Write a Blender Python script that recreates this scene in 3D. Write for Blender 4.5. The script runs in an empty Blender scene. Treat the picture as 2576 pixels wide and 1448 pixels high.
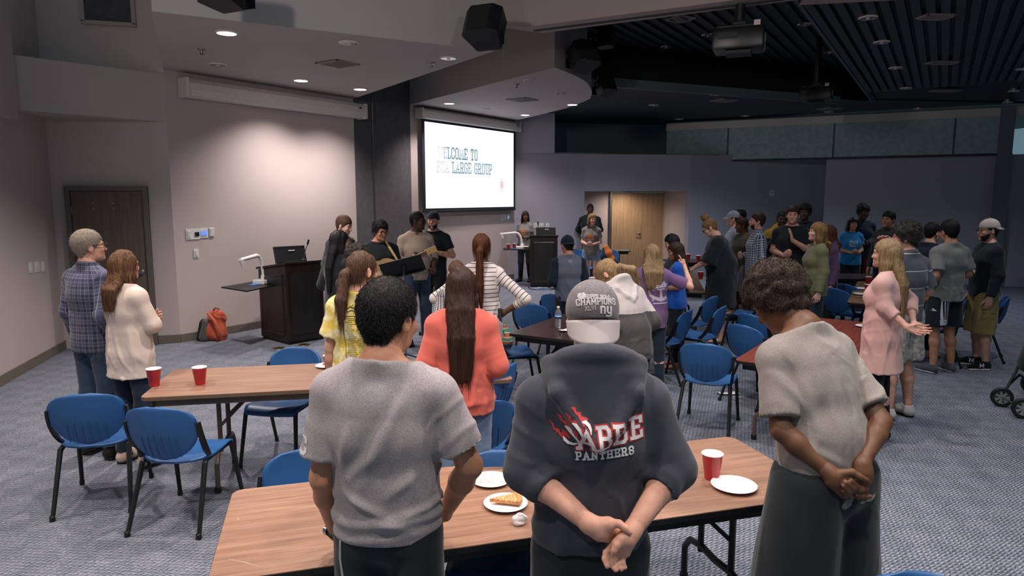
import bpy, bmesh, math, random
import numpy as np
from mathutils import Vector, Matrix
from mathutils.bvhtree import BVHTree
random.seed(7)
SC = bpy.context.scene
COL = SC.collection
R = math.radians

# ---------------------------------------------------------------- camera
CAMH = 2.0
FPX = 24.0 / 36.0 * 2576
PITCH = math.atan((724 - 495) / FPX)
cam_d = bpy.data.cameras.new('camera')
cam_d.lens = 24.0
cam_d.sensor_width = 36.0
cam_d.clip_start = 0.05
cam = bpy.data.objects.new('camera', cam_d)
COL.objects.link(cam)
cam.location = (0, 0, CAMH)
cam.rotation_euler = (math.pi / 2 - PITCH, 0, 0)
SC.camera = cam

# ---------------------------------------------------------------- world, exposure
SC.view_settings.view_transform = 'Standard'
SC.view_settings.look = 'None'
SC.view_settings.gamma = 1.0
SC.view_settings.use_curve_mapping = False
SC.view_settings.exposure = 0.0
world = bpy.data.worlds.new('world')
SC.world = world
world.use_nodes = True
wbg = world.node_tree.nodes['Background']
wbg.inputs[0].default_value = (0.36, 0.60, 0.72, 1)
wbg.inputs[1].default_value = 0.3

WARM = (1.0, 0.89, 0.85)


def spot(name, loc, power, angle=110, blend=0.7, color=WARM, size=0.07, aim=None):
    d = bpy.data.lights.new(name, 'SPOT')
    d.energy = power
    d.spot_size = R(angle)
    d.spot_blend = blend
    d.color = color
    d.shadow_soft_size = size
    o = bpy.data.objects.new(name, d)
    COL.objects.link(o)
    o.location = loc
    if aim is not None:
        o.rotation_euler = (Vector(aim) - Vector(loc)).to_track_quat('-Z', 'Y').to_euler()
    return o


# downlights of the front half of the hall (their cans sit in the ceiling above the frame)
FRONT_LIGHTS = [(-3.7, 4.9, 3.9, 260), (-1.1, 4.7, 3.9, 270), (-2.7, 2.7, 3.9, 230), (-0.4, 2.5, 3.9, 240),
                (1.3, 4.4, 3.9, 260), (1.7, 2.3, 3.9, 230), (-4.3, 1.2, 3.9, 130), (0.5, 0.9, 3.9, 170), (-1.7, 0.9, 3.9, 170), (2.6, 0.8, 3.9, 110)]
for x, y, z, pw in FRONT_LIGHTS:
    spot('downlight_and_fill', (x, y, z), pw, 125, 0.8)
# added cool fill spots over the right half, where the ceiling downlights are off
for x, y, pw in [(3.4, 4.9, 130), (4.6, 2.6, 60), (3.0, 7.6, 110), (5.6, 7.2, 90), (3.6, 10.6, 75), (7.4, 10.0, 75), (5.0, 14.6, 260), (8.0, 12.6, 200), (2.4, 14.9, 190), (1.7, 6.7, 130)]:
    spot('downlight_and_fill', (x, y, 3.85), pw, 130, 0.9, (0.9, 0.92, 1.0) if y < 12 else (0.72, 0.84, 1.0))
# added fill spots standing in for floor bounce on the beam and soffit faces
spot('bounce_fill', (-2.6, 0.2, 3.5), 400, 80, 0.9, WARM, 0.15, (-0.8, 7.2, 4.4))
spot('bounce_fill', (1.4, 0.8, 3.5), 110, 75, 0.9, WARM, 0.15, (1.2, 7.0, 4.5))


# ---------------------------------------------------------------- pixel helpers: pixel -> point in the room
def ray(px, py):
    u = (px - 1288) / FPX
    v = (724 - py) / FPX
    s, c = math.sin(PITCH), math.cos(PITCH)
    return Vector((u, c + v * s, -s + v * c))


CAMP = Vector((0, 0, CAMH))


def at_z(px, py, z=0.0):
    d = ray(px, py)
    return CAMP + d * ((z - CAMH) / d.z)


def at_y(px, py, y):
    d = ray(px, py)
    return CAMP + d * (y / d.y)


def on_wall(px, py, A, B):
    d = ray(px, py)
    n = Vector((-(B.y - A.y), B.x - A.x, 0))
    return CAMP + d * (n.dot(A - CAMP) / n.dot(d))


# ---------------------------------------------------------------- materials
def lin(h):
    if isinstance(h, str):
        h = h.lstrip('#')
        h = [int(h[i:i + 2], 16) / 255 for i in (0, 2, 4)]
        return tuple(((x + 0.055) / 1.055) ** 2.4 if x > 0.04045 else x / 12.92 for x in h)
    return tuple(h)


MATS = {}


class NT:
    def __init__(self, name):
        self.m = bpy.data.materials.new(name)
        self.m.use_nodes = True
        self.t = self.m.node_tree
        self.b = self.t.nodes['Principled BSDF']
        self._tc = None

    def n(self, typ, **kw):
        o = self.t.nodes.new(typ)
        for k, v in kw.items():
            if k.startswith('i_'):
                key = k[2:]
                o.inputs[int(key) if key.isdigit() else key.replace('_', ' ')].default_value = v
            else:
                setattr(o, k, v)
        return o

    def l(self, a, b):
        self.t.links.new(a, b)

    def obj(self):
        if self._tc is None:
            self._tc = self.n('ShaderNodeTexCoord')
        return self._tc.outputs['Object']

    def mapping(self, scale, src=None, rot=(0, 0, 0)):
        mp = self.n('ShaderNodeMapping')
        mp.inputs['Scale'].default_value = scale
        mp.inputs['Rotation'].default_value = rot
        self.l(src or self.obj(), mp.inputs['Vector'])
        return mp.outputs[0]

    def noise(self, scale, vec=None, detail=3, rough=0.55):
        o = self.n('ShaderNodeTexNoise')
        o.inputs['Scale'].default_value = scale
        o.inputs['Detail'].default_value = detail
        o.inputs['Roughness'].default_value = rough
        self.l(vec or self.obj(), o.inputs['Vector'])
        return o.outputs['Fac']

    def ramp(self, fac, stops):
        o = self.n('ShaderNodeValToRGB')
        e = o.color_ramp.elements
        while len(e) < len(stops):
            e.new(0.5)
        for el, (p, c) in zip(e, stops):
            el.position = p
            el.color = (*c, 1)
        self.l(fac, o.inputs[0])
        return o.outputs[0]

    def mix(self, fac, a, b, mode='MIX'):
        o = self.n('ShaderNodeMix', data_type='RGBA', blend_type=mode)
        for s, v in ((o.inputs[0], fac), (o.inputs[6], a), (o.inputs[7], b)):
            if isinstance(v, bpy.types.NodeSocket):
                self.l(v, s)
            elif isinstance(v, (int, float)):
                s.default_value = v
            else:
                s.default_value = (*v, 1)
        return o.outputs[2]

    def math(self, op, a, b=0.0, c=0.0):
        o = self.n('ShaderNodeMath', operation=op)
        for i, v in enumerate((a, b, c)):
            if isinstance(v, bpy.types.NodeSocket):
                self.l(v, o.inputs[i])
            else:
                o.inputs[i].default_value = v
        return o.outputs[0]

    def bump(self, h, strength, dist=0.002):
        o = self.n('ShaderNodeBump')
        o.inputs['Strength'].default_value = strength
        o.inputs['Distance'].default_value = dist
        self.l(h, o.inputs['Height'])
        self.l(o.outputs[0], self.b.inputs['Normal'])

    def col(self, c):
        if isinstance(c, bpy.types.NodeSocket):
            self.l(c, self.b.inputs['Base Color'])
        else:
            self.b.inputs['Base Color'].default_value = (*c, 1)

    def attr(self, name):
        return self.n('ShaderNodeAttribute', attribute_name=name)

    def fin(self, rough=0.8, spec=0.3, metal=0.0, sheen=0.0):
        self.b.inputs['Roughness'].default_value = rough
        self.b.inputs['Specular IOR Level'].default_value = spec
        self.b.inputs['Metallic'].default_value = metal
        if sheen:
            self.b.inputs['Sheen Weight'].default_value = sheen
        return self.m


def plain(name, c, rough=0.6, spec=0.4, metal=0.0, var=0.08, nscale=30, bump=0.0):
    """a colour with a little grain"""
    if name in MATS:
        return MATS[name]
    t = NT(name)
    c = lin(c)
    nz = t.noise(nscale)
    t.col(t.ramp(nz, [(0.25, tuple(x * (1 - var) for x in c)), (0.75, tuple(min(1, x * (1 + var)) for x in c))]))
    if bump:
        t.bump(nz, bump, 0.001)
    MATS[name] = t.fin(rough, spec, metal)
    return MATS[name]


def emit(name, c, strength):
    if name in MATS:
        return MATS[name]
    t = NT(name)
    t.col((0, 0, 0))
    t.b.inputs['Emission Color'].default_value = (*lin(c), 1)
    t.b.inputs['Emission Strength'].default_value = strength
    MATS[name] = t.fin(0.6)
    return MATS[name]


def fabric(name, c, rough=0.9, var=0.18, heather=0.0, bump=0.22, scale=350, fn=None):
    """woven or knit cloth: thread-scale grain, cloudy wear, optional heather flecks; fn(t, c) can recolour"""
    if name in MATS:
        return MATS[name]
    t = NT(name)
    c = lin(c)
    cloud = t.noise(9, detail=4)
    base = t.ramp(cloud, [(0.3, tuple(x * (1 - var) for x in c)), (0.7, tuple(min(1, x * (1 + var)) for x in c))])
    if heather:
        fl = t.noise(190, t.mapping((1, 1, 2)), detail=2)
        base = t.mix(heather, base, t.ramp(fl, [(0.38, (0.25, 0.25, 0.25)), (0.6, (1.3, 1.3, 1.3))]), 'MULTIPLY')
    if fn:
        base = fn(t, base)
    t.col(base)
    t.bump(t.noise(scale, detail=2), bump, 0.0015)
    MATS[name] = t.fin(rough, 0.2, 0, 0.15)
    return MATS[name]


def wood(name, dark, light, rough=0.35, scale=1.0, spec=0.5, axis=0):
    if name in MATS:
        return MATS[name]
    t = NT(name)
    dark, light = lin(dark), lin(light)
    sc = [14 * scale] * 3
    sc[axis] = 0.9 * scale
    v = t.mapping(tuple(sc))
    n1 = t.noise(2.2, v, 6, 0.65)
    sc2 = [90 * scale] * 3
    sc2[axis] = 3 * scale
    n2 = t.noise(1.5, t.mapping(tuple(sc2)), 3, 0.6)
    a = t.ramp(n1, [(0.3, dark), (0.52, tuple((p + q) / 2 for p, q in zip(dark, light))), (0.7, light)])
    b = t.mix(0.35, a, t.ramp(n2, [(0.35, (0.45, 0.42, 0.4)), (0.6, (1.1, 1.1, 1.1))]), 'MULTIPLY')
    t.col(b)
    t.bump(n2, 0.08, 0.0006)
    MATS[name] = t.fin(rough, spec)
    return MATS[name]


def wall_paint(name, c, bump=0.25):
    if name in MATS:
        return MATS[name]
    t = NT(name)
    c = lin(c)
    big = t.noise(1.2, detail=2)
    fine = t.noise(160, detail=3)
    t.col(t.ramp(big, [(0.3, tuple(x * 0.97 for x in c)), (0.7, tuple(x * 1.03 for x in c))]))
    t.bump(fine, bump, 0.002)
    MATS[name] = t.fin(0.75, 0.25)
    return MATS[name]


def carpet():
    t = NT('carpet')
    v = t.mapping((1, 1, 1), rot=(0, 0, R(-33)))
    sp = t.n('ShaderNodeSeparateXYZ')
    t.l(v, sp.inputs[0])
    x, y = sp.outputs[0], sp.outputs[1]
    # rows of loop pile broken into dashes, shifted from tile to tile
    ck = t.n('ShaderNodeTexChecker')
    t.l(v, ck.inputs['Vector'])
    ck.inputs['Scale'].default_value = 6.0
    wob = t.noise(30, v, 2)
    row = t.math('SINE', t.math('ADD', t.math('MULTIPLY', y, 330.0), t.math('MULTIPLY', wob, 7.0)))
    alt = t.math('SINE', t.math('ADD', t.math('MULTIPLY', y, 165.0), t.math('MULTIPLY', wob, 3.5)))
    dash = t.math('SINE', t.math('ADD', t.math('MULTIPLY', x, 130.0), t.math('MULTIPLY', t.math('SIGN', alt), 1.6)))
    fleck = t.noise(1.0, t.mapping((70, 150, 100), v), 3, 0.7)
    h = t.math('ADD', t.math('MULTIPLY', row, 0.5), t.math('ADD', t.math('MULTIPLY', dash, 0.28), t.math('MULTIPLY', t.math('SUBTRACT', fleck, 0.5), 2.6)))
    h = t.math('ADD', h, t.math('MULTIPLY', t.math('SUBTRACT', ck.outputs['Fac'], 0.5), 0.13))
    f = t.math('ADD', t.math('MULTIPLY', h, 0.36), 0.5)
    c = t.ramp(f, [(0.16, lin('#333c49')), (0.45, lin('#626874')), (0.62, lin('#868790')), (0.9, lin('#b3afb2'))])
    patch = t.noise(4.0, detail=3)
    t.col(t.mix(0.35, c, t.ramp(patch, [(0.35, (0.72, 0.75, 0.8)), (0.65, (1.08, 1.06, 1.05))]), 'MULTIPLY'))
    t.bump(h, 0.5, 0.003)
    return t.fin(0.95, 0.1)


# ---------------------------------------------------------------- object helpers
def tag(o, label=None, cat=None, group=None, kind=None):
    if label:
        o['label'] = label
    if cat:
        o['category'] = cat
    if group:
        o['group'] = group
    if kind:
        o['kind'] = kind
    return o


def empty(name, loc, rz=0.0, label=None, cat=None, group=None):
    o = bpy.data.objects.new(name, None)
    COL.objects.link(o)
    o.location = loc
    o.rotation_euler = (0, 0, rz)
    o.empty_display_size = 0.1
    return tag(o, label, cat, group)


def copy_tree(o, parent=None):
    c = o.copy()
    COL.objects.link(c)
    if parent is not None:
        c.parent = parent
    for ch in list(o.children):
        copy_tree(ch, c)
    return c


class MB:
    """collects shapes and links them as one mesh object"""

    def __init__(self):
        self.v, self.f = [], []

    def add(self, vs, fs):
        k = len(self.v)
        self.v += [tuple(p) for p in vs]
        self.f += [tuple(i + k for i in f) for f in fs]
        return self

    def box(self, c, s, rot=None):
        M = rot.to_3x3() if rot is not None else Matrix.Identity(3)
        c = Vector(c)
        vs = [c + M @ Vector((x * s[0] / 2, y * s[1] / 2, z * s[2] / 2)) for z in (-1, 1) for y in (-1, 1) for x in (-1, 1)]
        return self.add(vs, [(0, 2, 3, 1), (4, 5, 7, 6), (0, 1, 5, 4), (2, 6, 7, 3), (0, 4, 6, 2), (1, 3, 7, 5)])

    def prism(self, plan, z0, z1):
        n = len(plan)
        a = sum(plan[i][0] * plan[(i + 1) % n][1] - plan[(i + 1) % n][0] * plan[i][1] for i in range(n))
        if a < 0:
            plan = plan[::-1]
        vs = [(p[0], p[1], z0) for p in plan] + [(p[0], p[1], z1) for p in plan]
        return self.add(vs, [tuple(range(n - 1, -1, -1)), tuple(range(n, 2 * n))] +
                        [(i, (i + 1) % n, n + (i + 1) % n, n + i) for i in range(n)])

    def wall(self, A, B, z0, z1, th):
        """upright slab from A to B, thickness th to the left of A->B"""
        d = Vector((B[0] - A[0], B[1] - A[1])).normalized()
        n = Vector((-d.y, d.x)) * th
        return self.prism([(A[0], A[1]), (B[0], B[1]), (B[0] + n.x, B[1] + n.y), (A[0] + n.x, A[1] + n.y)], z0, z1)

    def tube(self, pts, r, n=8, caps=True):
        pts = [Vector(p) for p in pts]
        rs = r if isinstance(r, (list, tuple)) else [r] * len(pts)
        rings = []
        x = None
        for i, p in enumerate(pts):
            a = (pts[i] - pts[i - 1]).normalized() if i else (pts[1] - pts[0]).normalized()
            b = (pts[i + 1] - pts[i]).normalized() if i < len(pts) - 1 else a
            d = (a + b).normalized() if (a + b).length > 1e-6 else a
            if x is None:
                x = d.cross(Vector((0, 0, 1)) if abs(d.z) < 0.9 else Vector((1, 0, 0)))
            x = (x - d * x.dot(d)).normalized()
            y = d.cross(x).normalized()
            rings.append([p + (x * math.cos(a) + y * math.sin(a)) * rs[i] for a in [2 * math.pi * k / n for k in range(n)]])
        vs = [q for ring in rings for q in ring]
        fs = [(i * n + k, (i + 1) * n + k, (i + 1) * n + (k + 1) % n, i * n + (k + 1) % n) for i in range(len(pts) - 1) for k in range(n)]
        if caps:
            fs += [tuple(range(n)), tuple((len(pts) - 1) * n + k for k in range(n - 1, -1, -1))]
        return self.add(vs, fs)

    def lathe(self, prof, n=24, c=(0, 0, 0), M=None):
        vs = []
        for r, z in prof:
            for k in range(n):
                a = 2 * math.pi * k / n
                p = Vector((r * math.cos(a), r * math.sin(a), z))
                if M is not None:
                    p = M @ p
                vs.append(p + Vector(c))
        m = len(prof)
        fs = [(i * n + k, i * n + (k + 1) % n, (i + 1) * n + (k + 1) % n, (i + 1) * n + k) for i in range(m - 1) for k in range(n)]
        if prof[0][0] > 1e-6:
            fs.append(tuple(range(n - 1, -1, -1)))
        if prof[-1][0] > 1e-6:
            fs.append(tuple((m - 1) * n + k for k in range(n)))
        return self.add(vs, fs)

    def grid(self, fn, nu, nv, close=False):
        k = len(self.v)
        self.v += [tuple(fn(i / nu, j / nv)) for i in range(nu + 1) for j in range(nv + 1)]
        self.f += [(k + i * (nv + 1) + j, k + (i + 1) * (nv + 1) + j, k + (i + 1) * (nv + 1) + j + 1, k + i * (nv + 1) + j + 1)
                   for i in range(nu) for j in range(nv)]
        return self

    def shell(self, fn, nu, nv, th):
        """sheet fn(u,v) given thickness th along its normal"""
        P = [[Vector(fn(i / nu, j / nv)) for j in range(nv + 1)] for i in range(nu + 1)]
        k = len(self.v)
        W = nv + 1
        front, back = [], []
        for i in range(nu + 1):
            for j in range(nv + 1):
                du = P[min(i + 1, nu)][j] - P[max(i - 1, 0)][j]
                dv = P[i][min(j + 1, nv)] - P[i][max(j - 1, 0)]
                nrm = du.cross(dv)
                nrm = nrm.normalized() if nrm.length > 1e-9 else Vector((0, 0, 1))
                front.append(P[i][j] + nrm * th / 2)
                back.append(P[i][j] - nrm * th / 2)
        N = len(front)
        fs = []
        for i in range(nu):
            for j in range(nv):
                a, b, c, d = i * W + j, (i + 1) * W + j, (i + 1) * W + j + 1, i * W + j + 1
                fs += [(a, b, c, d), (N + d, N + c, N + b, N + a)]
        rim = [i * W for i in range(nu)] + [nu * W + j for j in range(nv)] + [i * W + nv for i in range(nu, 0, -1)] + [j for j in range(nv, 0, -1)]
        for a, b in zip(rim, rim[1:] + rim[:1]):
            fs.append((a, N + a, N + b, b))
        return self.add(front + back, fs)

    def build(self, name, mat, parent=None, smooth=False, bevel=0.0, segs=2, label=None, loc=None, rz=0.0):
        me = bpy.data.meshes.new(name)
        me.from_pydata(self.v, [], self.f)
        if bevel:
            bm = bmesh.new()
            bm.from_mesh(me)
            bmesh.ops.remove_doubles(bm, verts=bm.verts, dist=1e-6)
            bmesh.ops.recalc_face_normals(bm, faces=bm.faces)
            bmesh.ops.bevel(bm, geom=[e for e in bm.edges if e.is_manifold and e.calc_face_angle(0) > 0.5], offset=bevel, segments=segs, affect='EDGES', profile=0.6)
            bm.to_mesh(me)
            bm.free()
        me.materials.append(mat)
        if smooth:
            me.polygons.foreach_set('use_smooth', [True] * len(me.polygons))
            if smooth != 'all':
                me.set_sharp_from_angle(angle=R(40))
        me.update()
        o = bpy.data.objects.new(name, me)
        COL.objects.link(o)
        if parent is not None:
            o.parent = parent
        if loc is not None:
            o.location = loc
            o.rotation_euler = (0, 0, rz)
        if label:
            o['label'] = label
        return o


def struct(name, mb, mat, **kw):
    return tag(mb.build(name, mat, **kw), kind='structure')
# ================================================================ the room
M_WALL = wall_paint('wall_paint', '#b9aba7')
M_WALL2 = wall_paint('wall_paint_grey', '#a09ca8')
M_BULK = wall_paint('bulkhead_paint', '#a39792')
M_SOFF = wall_paint('soffit_paint', '#b0a9a8', 0.15)
M_DARKWALL = wall_paint('dark_wall_paint', '#6a7076')
M_BASE = plain('baseboard_vinyl', '#6b6258', 0.5)
M_ACOUS = fabric('acoustic_fabric', '#4d4b4e', bump=0.5, scale=250)
M_PANEL = fabric('partition_fabric', '#94a9a8', bump=0.4, scale=200)
M_CEILDARK = plain('dark_metal_deck', '#2b3033', 0.6, 0.3, 0.0, 0.1)
M_CEILSLAT = plain('dark_ceiling_slat', '#2c3236', 0.45, 0.4)
M_BLACK = plain('black_plastic', '#14171a', 0.5, 0.4)
M_WHITE = plain('white_plastic', '#d9d6d2', 0.4)
M_OFFW = plain('white_enamel', '#cfc8c4', 0.45)
M_CHROME = plain('chrome', '#c9c9cc', 0.18, 0.5, 1.0, 0.02)
M_STEEL = plain('brushed_steel', '#8e8c89', 0.4, 0.5, 1.0, 0.05)
M_TRIM = plain('light_trim', '#b9b4ac', 0.6)

ZS1, ZS2, ZB = 3.66, 3.80, 3.95
L0, L1, L2 = at_z(0, 972), at_z(165, 877), at_z(455, 861)
w1 = (at_z(655, 825) - L2).normalized()


def hit_col(P, d, px):
    """where the plan line P + t d crosses the image column px (at floor level)"""
    best = None
    for i in range(4000):
        q = P + d * (i * 0.004 - 4)
        s, c = math.sin(PITCH), math.cos(PITCH)
        dep = q.y * c - (0 - CAMH) * s
        e = abs(1288 + FPX * q.x / dep - px)
        if best is None or e < best[0]:
            best = (e, q.copy())
    return best[1]


W1E = hit_col(L2, w1, 904)
WG = at_z(1275, 703)
E2 = hit_col(WG, w1, 1040)
G2 = hit_col(WG, w1, 1292)
SEAM = hit_col(W1E, (E2 - W1E).normalized(), 947)
LF = L0 + (L0 - L1).normalized() * 8.5          # left wall runs on beside the camera

fl = MB()
fl.prism([(-12, -6), (14, -6), (14, 24), (-12, 24)], -0.12, 0.0)
struct('floor', fl, carpet())

struct('wall_left', MB().wall(LF, L1, 0, 6.2, 0.15), M_WALL)
PL = on_wall(36, 280, L0, L1)
struct('wall_left_bulkhead', MB().wall(L0 + (L0 - L1).normalized() * 5, on_wall(30, 300, L0, L1), 2.86, 6.2, -0.07), M_WALL)
struct('wall_door', MB().wall(L1, L2, 0, 6.2, 0.15), M_WALL)
struct('wall_screen', MB().wall(L2, W1E, 0, 5.6, 0.15), M_WALL)
struct('ceiling_bulkhead', MB().prism([(PL.x, PL.y), (L2.x, L2.y), (L1.x, L1.y)], 2.99, 3.6), M_WALL)
struct('wall_panel_left', MB().wall(W1E, SEAM, 0, 5.2, 0.1), M_ACOUS)
struct('wall_panel_right', MB().wall(SEAM + (E2 - SEAM).normalized() * 0.03, E2, 0, 5.2, 0.1), M_ACOUS)
struct('trim_panel_seam', MB().wall(SEAM, SEAM + (E2 - SEAM).normalized() * 0.035, 0, 5.2, -0.012), M_STEEL)
struct('wall_second_screen', MB().wall(E2, G2, 0, 5.2, 0.15), M_WALL)


def baseboard(name, A, B, side=-0.014):
    struct(name, MB().wall(A, B, 0.0, 0.115, side), M_BASE, bevel=0.004)


baseboard('baseboard_left', LF, L1)
DFL, DFR = on_wall(184, 700, L1, L2), on_wall(388, 700, L1, L2)
baseboard('baseboard_door', DFR, L2)
baseboard('baseboard_screen', L2, W1E)
baseboard('baseboard_panel', W1E, E2)
baseboard('baseboard_second_screen', E2, G2)

# soffit over the first screen, beam with the partition track, soffit over the second screen
A1, B1 = at_z(382, 28, ZS1), at_z(1245, 128, ZS1)
s1 = [(A1.x, A1.y), (B1.x, B1.y), (W1E.x, W1E.y), (L2.x, L2.y)]
struct('ceiling_soffit', MB().prism(s1, ZS1, 5.6), M_SOFF)
b1, b2 = at_z(1320, 68, ZB), at_z(1850, 0, ZB)
c1, c2 = at_z(1364, 83, ZB), at_z(1966, 0, ZB)
bd = (b2 - b1).normalized()
b3, c3 = b2 + bd * 3.5, c2 + bd * 3.5
struct('ceiling_beam', MB().prism([(B1.x, B1.y), (b1.x, b1.y), (b3.x, b3.y), (c3.x, c3.y), (c1.x, c1.y), (B1.x - 0.05, B1.y + 0.08)], ZB, 5.6), M_BULK)
mid = [(b1 + c1) / 2, (b3 + c3) / 2]
struct('trim_partition_track', MB().wall(mid[0], mid[1], ZB - 0.012, ZB + 0.02, 0.05), M_BLACK)
S2PX = [(1425, 272), (1468, 256), (1484, 248), (1489, 238), (1488, 226), (1479, 210), (1462, 198), (1440, 187), (1418, 178), (1395, 170)]
s2 = [(G2.x, G2.y)] + [tuple(at_z(x, y, ZS2)[:2]) for x, y in S2PX] + [(E2.x, E2.y)]
struct('ceiling_second_soffit', MB().prism(s2, ZS2, 5.6), M_SOFF)

# far end of the hall: low wall with the door recess, darker wall set back above it
zW3 = 3.05
G3 = at_y(1469, 600, 17.2)
G3.z = 0
H3 = at_y(1731, 600, 17.45)
H3.z = 0
K3 = at_y(2110, 600, 18.7)
K3.z = 0
zdo = 2.14
DEP = 1.55
fn = Vector((-(K3 - G2).y, (K3 - G2).x, 0)).normalized()
struct('wall_back_left', MB().wall(G2, G3, 0, zW3, 0.2), M_WALL2)
struct('wall_back_over_door', MB().wall(G3, H3, zdo, zW3, 0.2), M_WALL2)
struct('wall_back_right', MB().wall(H3, K3, 0, zW3, 0.2), M_WALL2)
struct('trim_wall_ledge', MB().wall(G2, K3, zW3, zW3 + 0.03, 0.25), M_DARKWALL)
R3, T3 = G3 + fn * DEP, H3 + fn * DEP
struct('wall_recess_left', MB().wall(G3 + fn * 0.2, R3, 0, zdo + 0.3, 0.12), M_WALL)
struct('wall_recess_right', MB().wall(H3 + fn * 0.2, T3, 0, zdo + 0.3, -0.12), M_WALL)
struct('ceiling_recess', MB().prism([tuple(p[:2]) for p in (G3 + fn * 0.2, H3 + fn * 0.2, T3, R3)], zdo + 0.25, zdo + 0.35), M_SOFF)
dA, dB = on_wall(1531, 600, R3, T3), on_wall(1694, 600, R3, T3)
dA.z = dB.z = 0
struct('wall_recess_back', MB().wall(R3, dA, 0, zdo + 0.3, 0.12).wall(dB, T3, 0, zdo + 0.3, 0.12), M_WALL)
spot('recess_lamp', tuple((G3 + H3) / 2 + fn * 0.85 + Vector((0, 0, zdo + 0.2))), 120, 150, 1.0, (1.0, 0.86, 0.76), 0.1)
U3 = G2 + fn * 1.9
struct('wall_upper_back', MB().wall(U3 + (G2 - K3).normalized() * 1, K3 + fn * 1.9, 2.6, 4.6, 0.15), M_DARKWALL)
g4 = at_y(1395, 400, G3.y - 0.3)
struct('wall_back_bulkhead', MB().prism([(G2.x, G2.y), (g4.x, g4.y), (g4.x, g4.y + 0.6), (G2.x, G2.y + 0.9)], zW3, 4.6), M_WALL2)

# partition wall on the right: fabric panels above, wall below
P4a, P4b = at_y(1675, 400, 18.6), at_y(2545, 400, 15.1)
P4a.z = P4b.z = 0
w4 = (P4b - P4a).normalized()
z4a, z4b = 2.93, 3.74
wl = struct('wall_right_upper', MB().wall(P4a, P4b, z4a, 3.95, 0.2), M_DARKWALL)
cuts = [P4a] + [on_wall(x, 400, P4a, P4b) for x in (1830, 2095, 2396)] + [P4b]
for p, q in zip(cuts, cuts[1:]):
    MB().wall(p + w4 * 0.02, q - w4 * 0.02, z4a + 0.015, z4b, -0.04).build('panel', M_PANEL, wl, bevel=0.008)
struct('trim_panel_top', MB().wall(P4a, P4b + w4 * 2, z4b, 3.92, -0.055), M_TRIM)
struct('trim_panel_bottom', MB().wall(P4a, P4b, z4a - 0.03, z4a + 0.012, -0.05), M_BLACK)
Q4 = on_wall(2072, 500, P4a, P4b)
n4 = Vector((-w4.y, w4.x, 0))
struct('wall_right_lower', MB().wall(Q4 + n4 * 0.3, P4b + w4 * 2 + n4 * 0.3, 0, z4a, 0.15), M_WALL2)
struct('wall_right_column', MB().wall(P4b - w4 * 0.28, P4b - w4 * 0.02, 0, 3.9, -0.1), M_DARKWALL)
struct('wall_right', MB().wall((11.6, 15.6), (12.4, 1.0), 0, 4.6, 0.2), M_DARKWALL)

# dark ceilings over the right half: raised bay, far ceiling, slatted right ceiling
ZF, ZR = 4.0, 4.62
S1, S2 = at_z(1500, 197, ZF), at_z(2190, 252, ZF)
T1 = at_z(2010, 14, ZF)
sd = (S2 - T1).normalized()
T0 = T1 - sd * 3
struct('ceiling_far', MB().prism([(S1.x - 0.15, S1.y), (S2.x, S2.y), (15, S2.y + 1.0), (15, 24), (G2.x + 0.2, 24), (G2.x + 0.2, G2.y - 1.5)], ZF, ZF + 0.1), M_CEILDARK)
struct('ceiling_bay', MB().prism([(-1.2, 4), (T0.x + 1, T0.y - 1), (S2.x + 2, S2.y + 1.2), (-1.5, S1.y + 2)], ZR, ZR + 0.1), M_CEILDARK)
struct('wall_bay_far', MB().wall(S1, S2, ZF, ZR, 0.12), plain('bay_black', '#14191b', 0.8))
struct('trim_bay_edge', MB().wall(S1, S1 + (S2 - S1) * 0.86, ZF - 0.13, ZF + 0.02, -0.05), plain('bay_edge_metal', '#5f6f70', 0.5))
struct('wall_bay_side', MB().wall(T0, S2, ZF, ZR, -0.1), M_CEILDARK)
cs = struct('ceiling_right', MB().prism([(T0.x, T0.y), (S2.x, S2.y), (15, S2.y + 1.0), (15, 0)], ZF + 0.03, ZF + 0.12), M_CEILDARK)
struct('trim_bay_side', MB().wall(T0, S2, ZF - 0.02, ZF + 0.06, -0.04), plain('slat_edge', '#48525a', 0.5))
sn = Vector((sd.y, -sd.x, 0))
sl = None
for i in range(58):
    o0 = T1 + sn * (0.1 + i * 0.135)
    length = 9.0
    if sl is None:
        sl = MB().box((0, 0, 0), (0.085, length, 0.05)).build('slat', M_CEILSLAT, cs)
        s_ = sl
    else:
        s_ = sl.copy()
        COL.objects.link(s_)
    s_.location = (o0 + sd * (length / 2 - 2.0)).to_tuple()[:2] + (ZF + 0.005,)
    s_.rotation_euler = (0, 0, math.atan2(-sd.x, sd.y))
# ribs of the metal deck in the raised bay
sl2 = None
cb = bpy.data.objects['ceiling_bay']
for i in range(40):
    o0 = S2 - sn * (0.15 + i * 0.2)
    if sl2 is None:
        sl2 = MB().box((0, 0, 0), (0.06, 9.0, 0.05)).build('slat', M_CEILDARK, cb)
        s_ = sl2
    else:
        s_ = sl2.copy()
        COL.objects.link(s_)
    s_.location = (o0 - sd * 3.9).to_tuple()[:2] + (ZR - 0.02,)
    s_.rotation_euler = (0, 0, math.atan2(-sd.x, sd.y))
struct('ceiling_near_beam', MB().wall(at_z(2010, 13, ZF - 0.03), at_z(2010, 13, ZF - 0.03) + Vector((4.5, -0.9, 0)), ZF - 0.03, 4.6, -0.5), M_BULK)

# ---------------------------------------------------------------- doors
M_DOOR = wood('door_veneer', '#5c4f44', '#6d5f52', 0.5, 0.6, 0.3, axis=2)
M_DOORF = plain('door_frame_paint', '#5d5650', 0.5)


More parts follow.
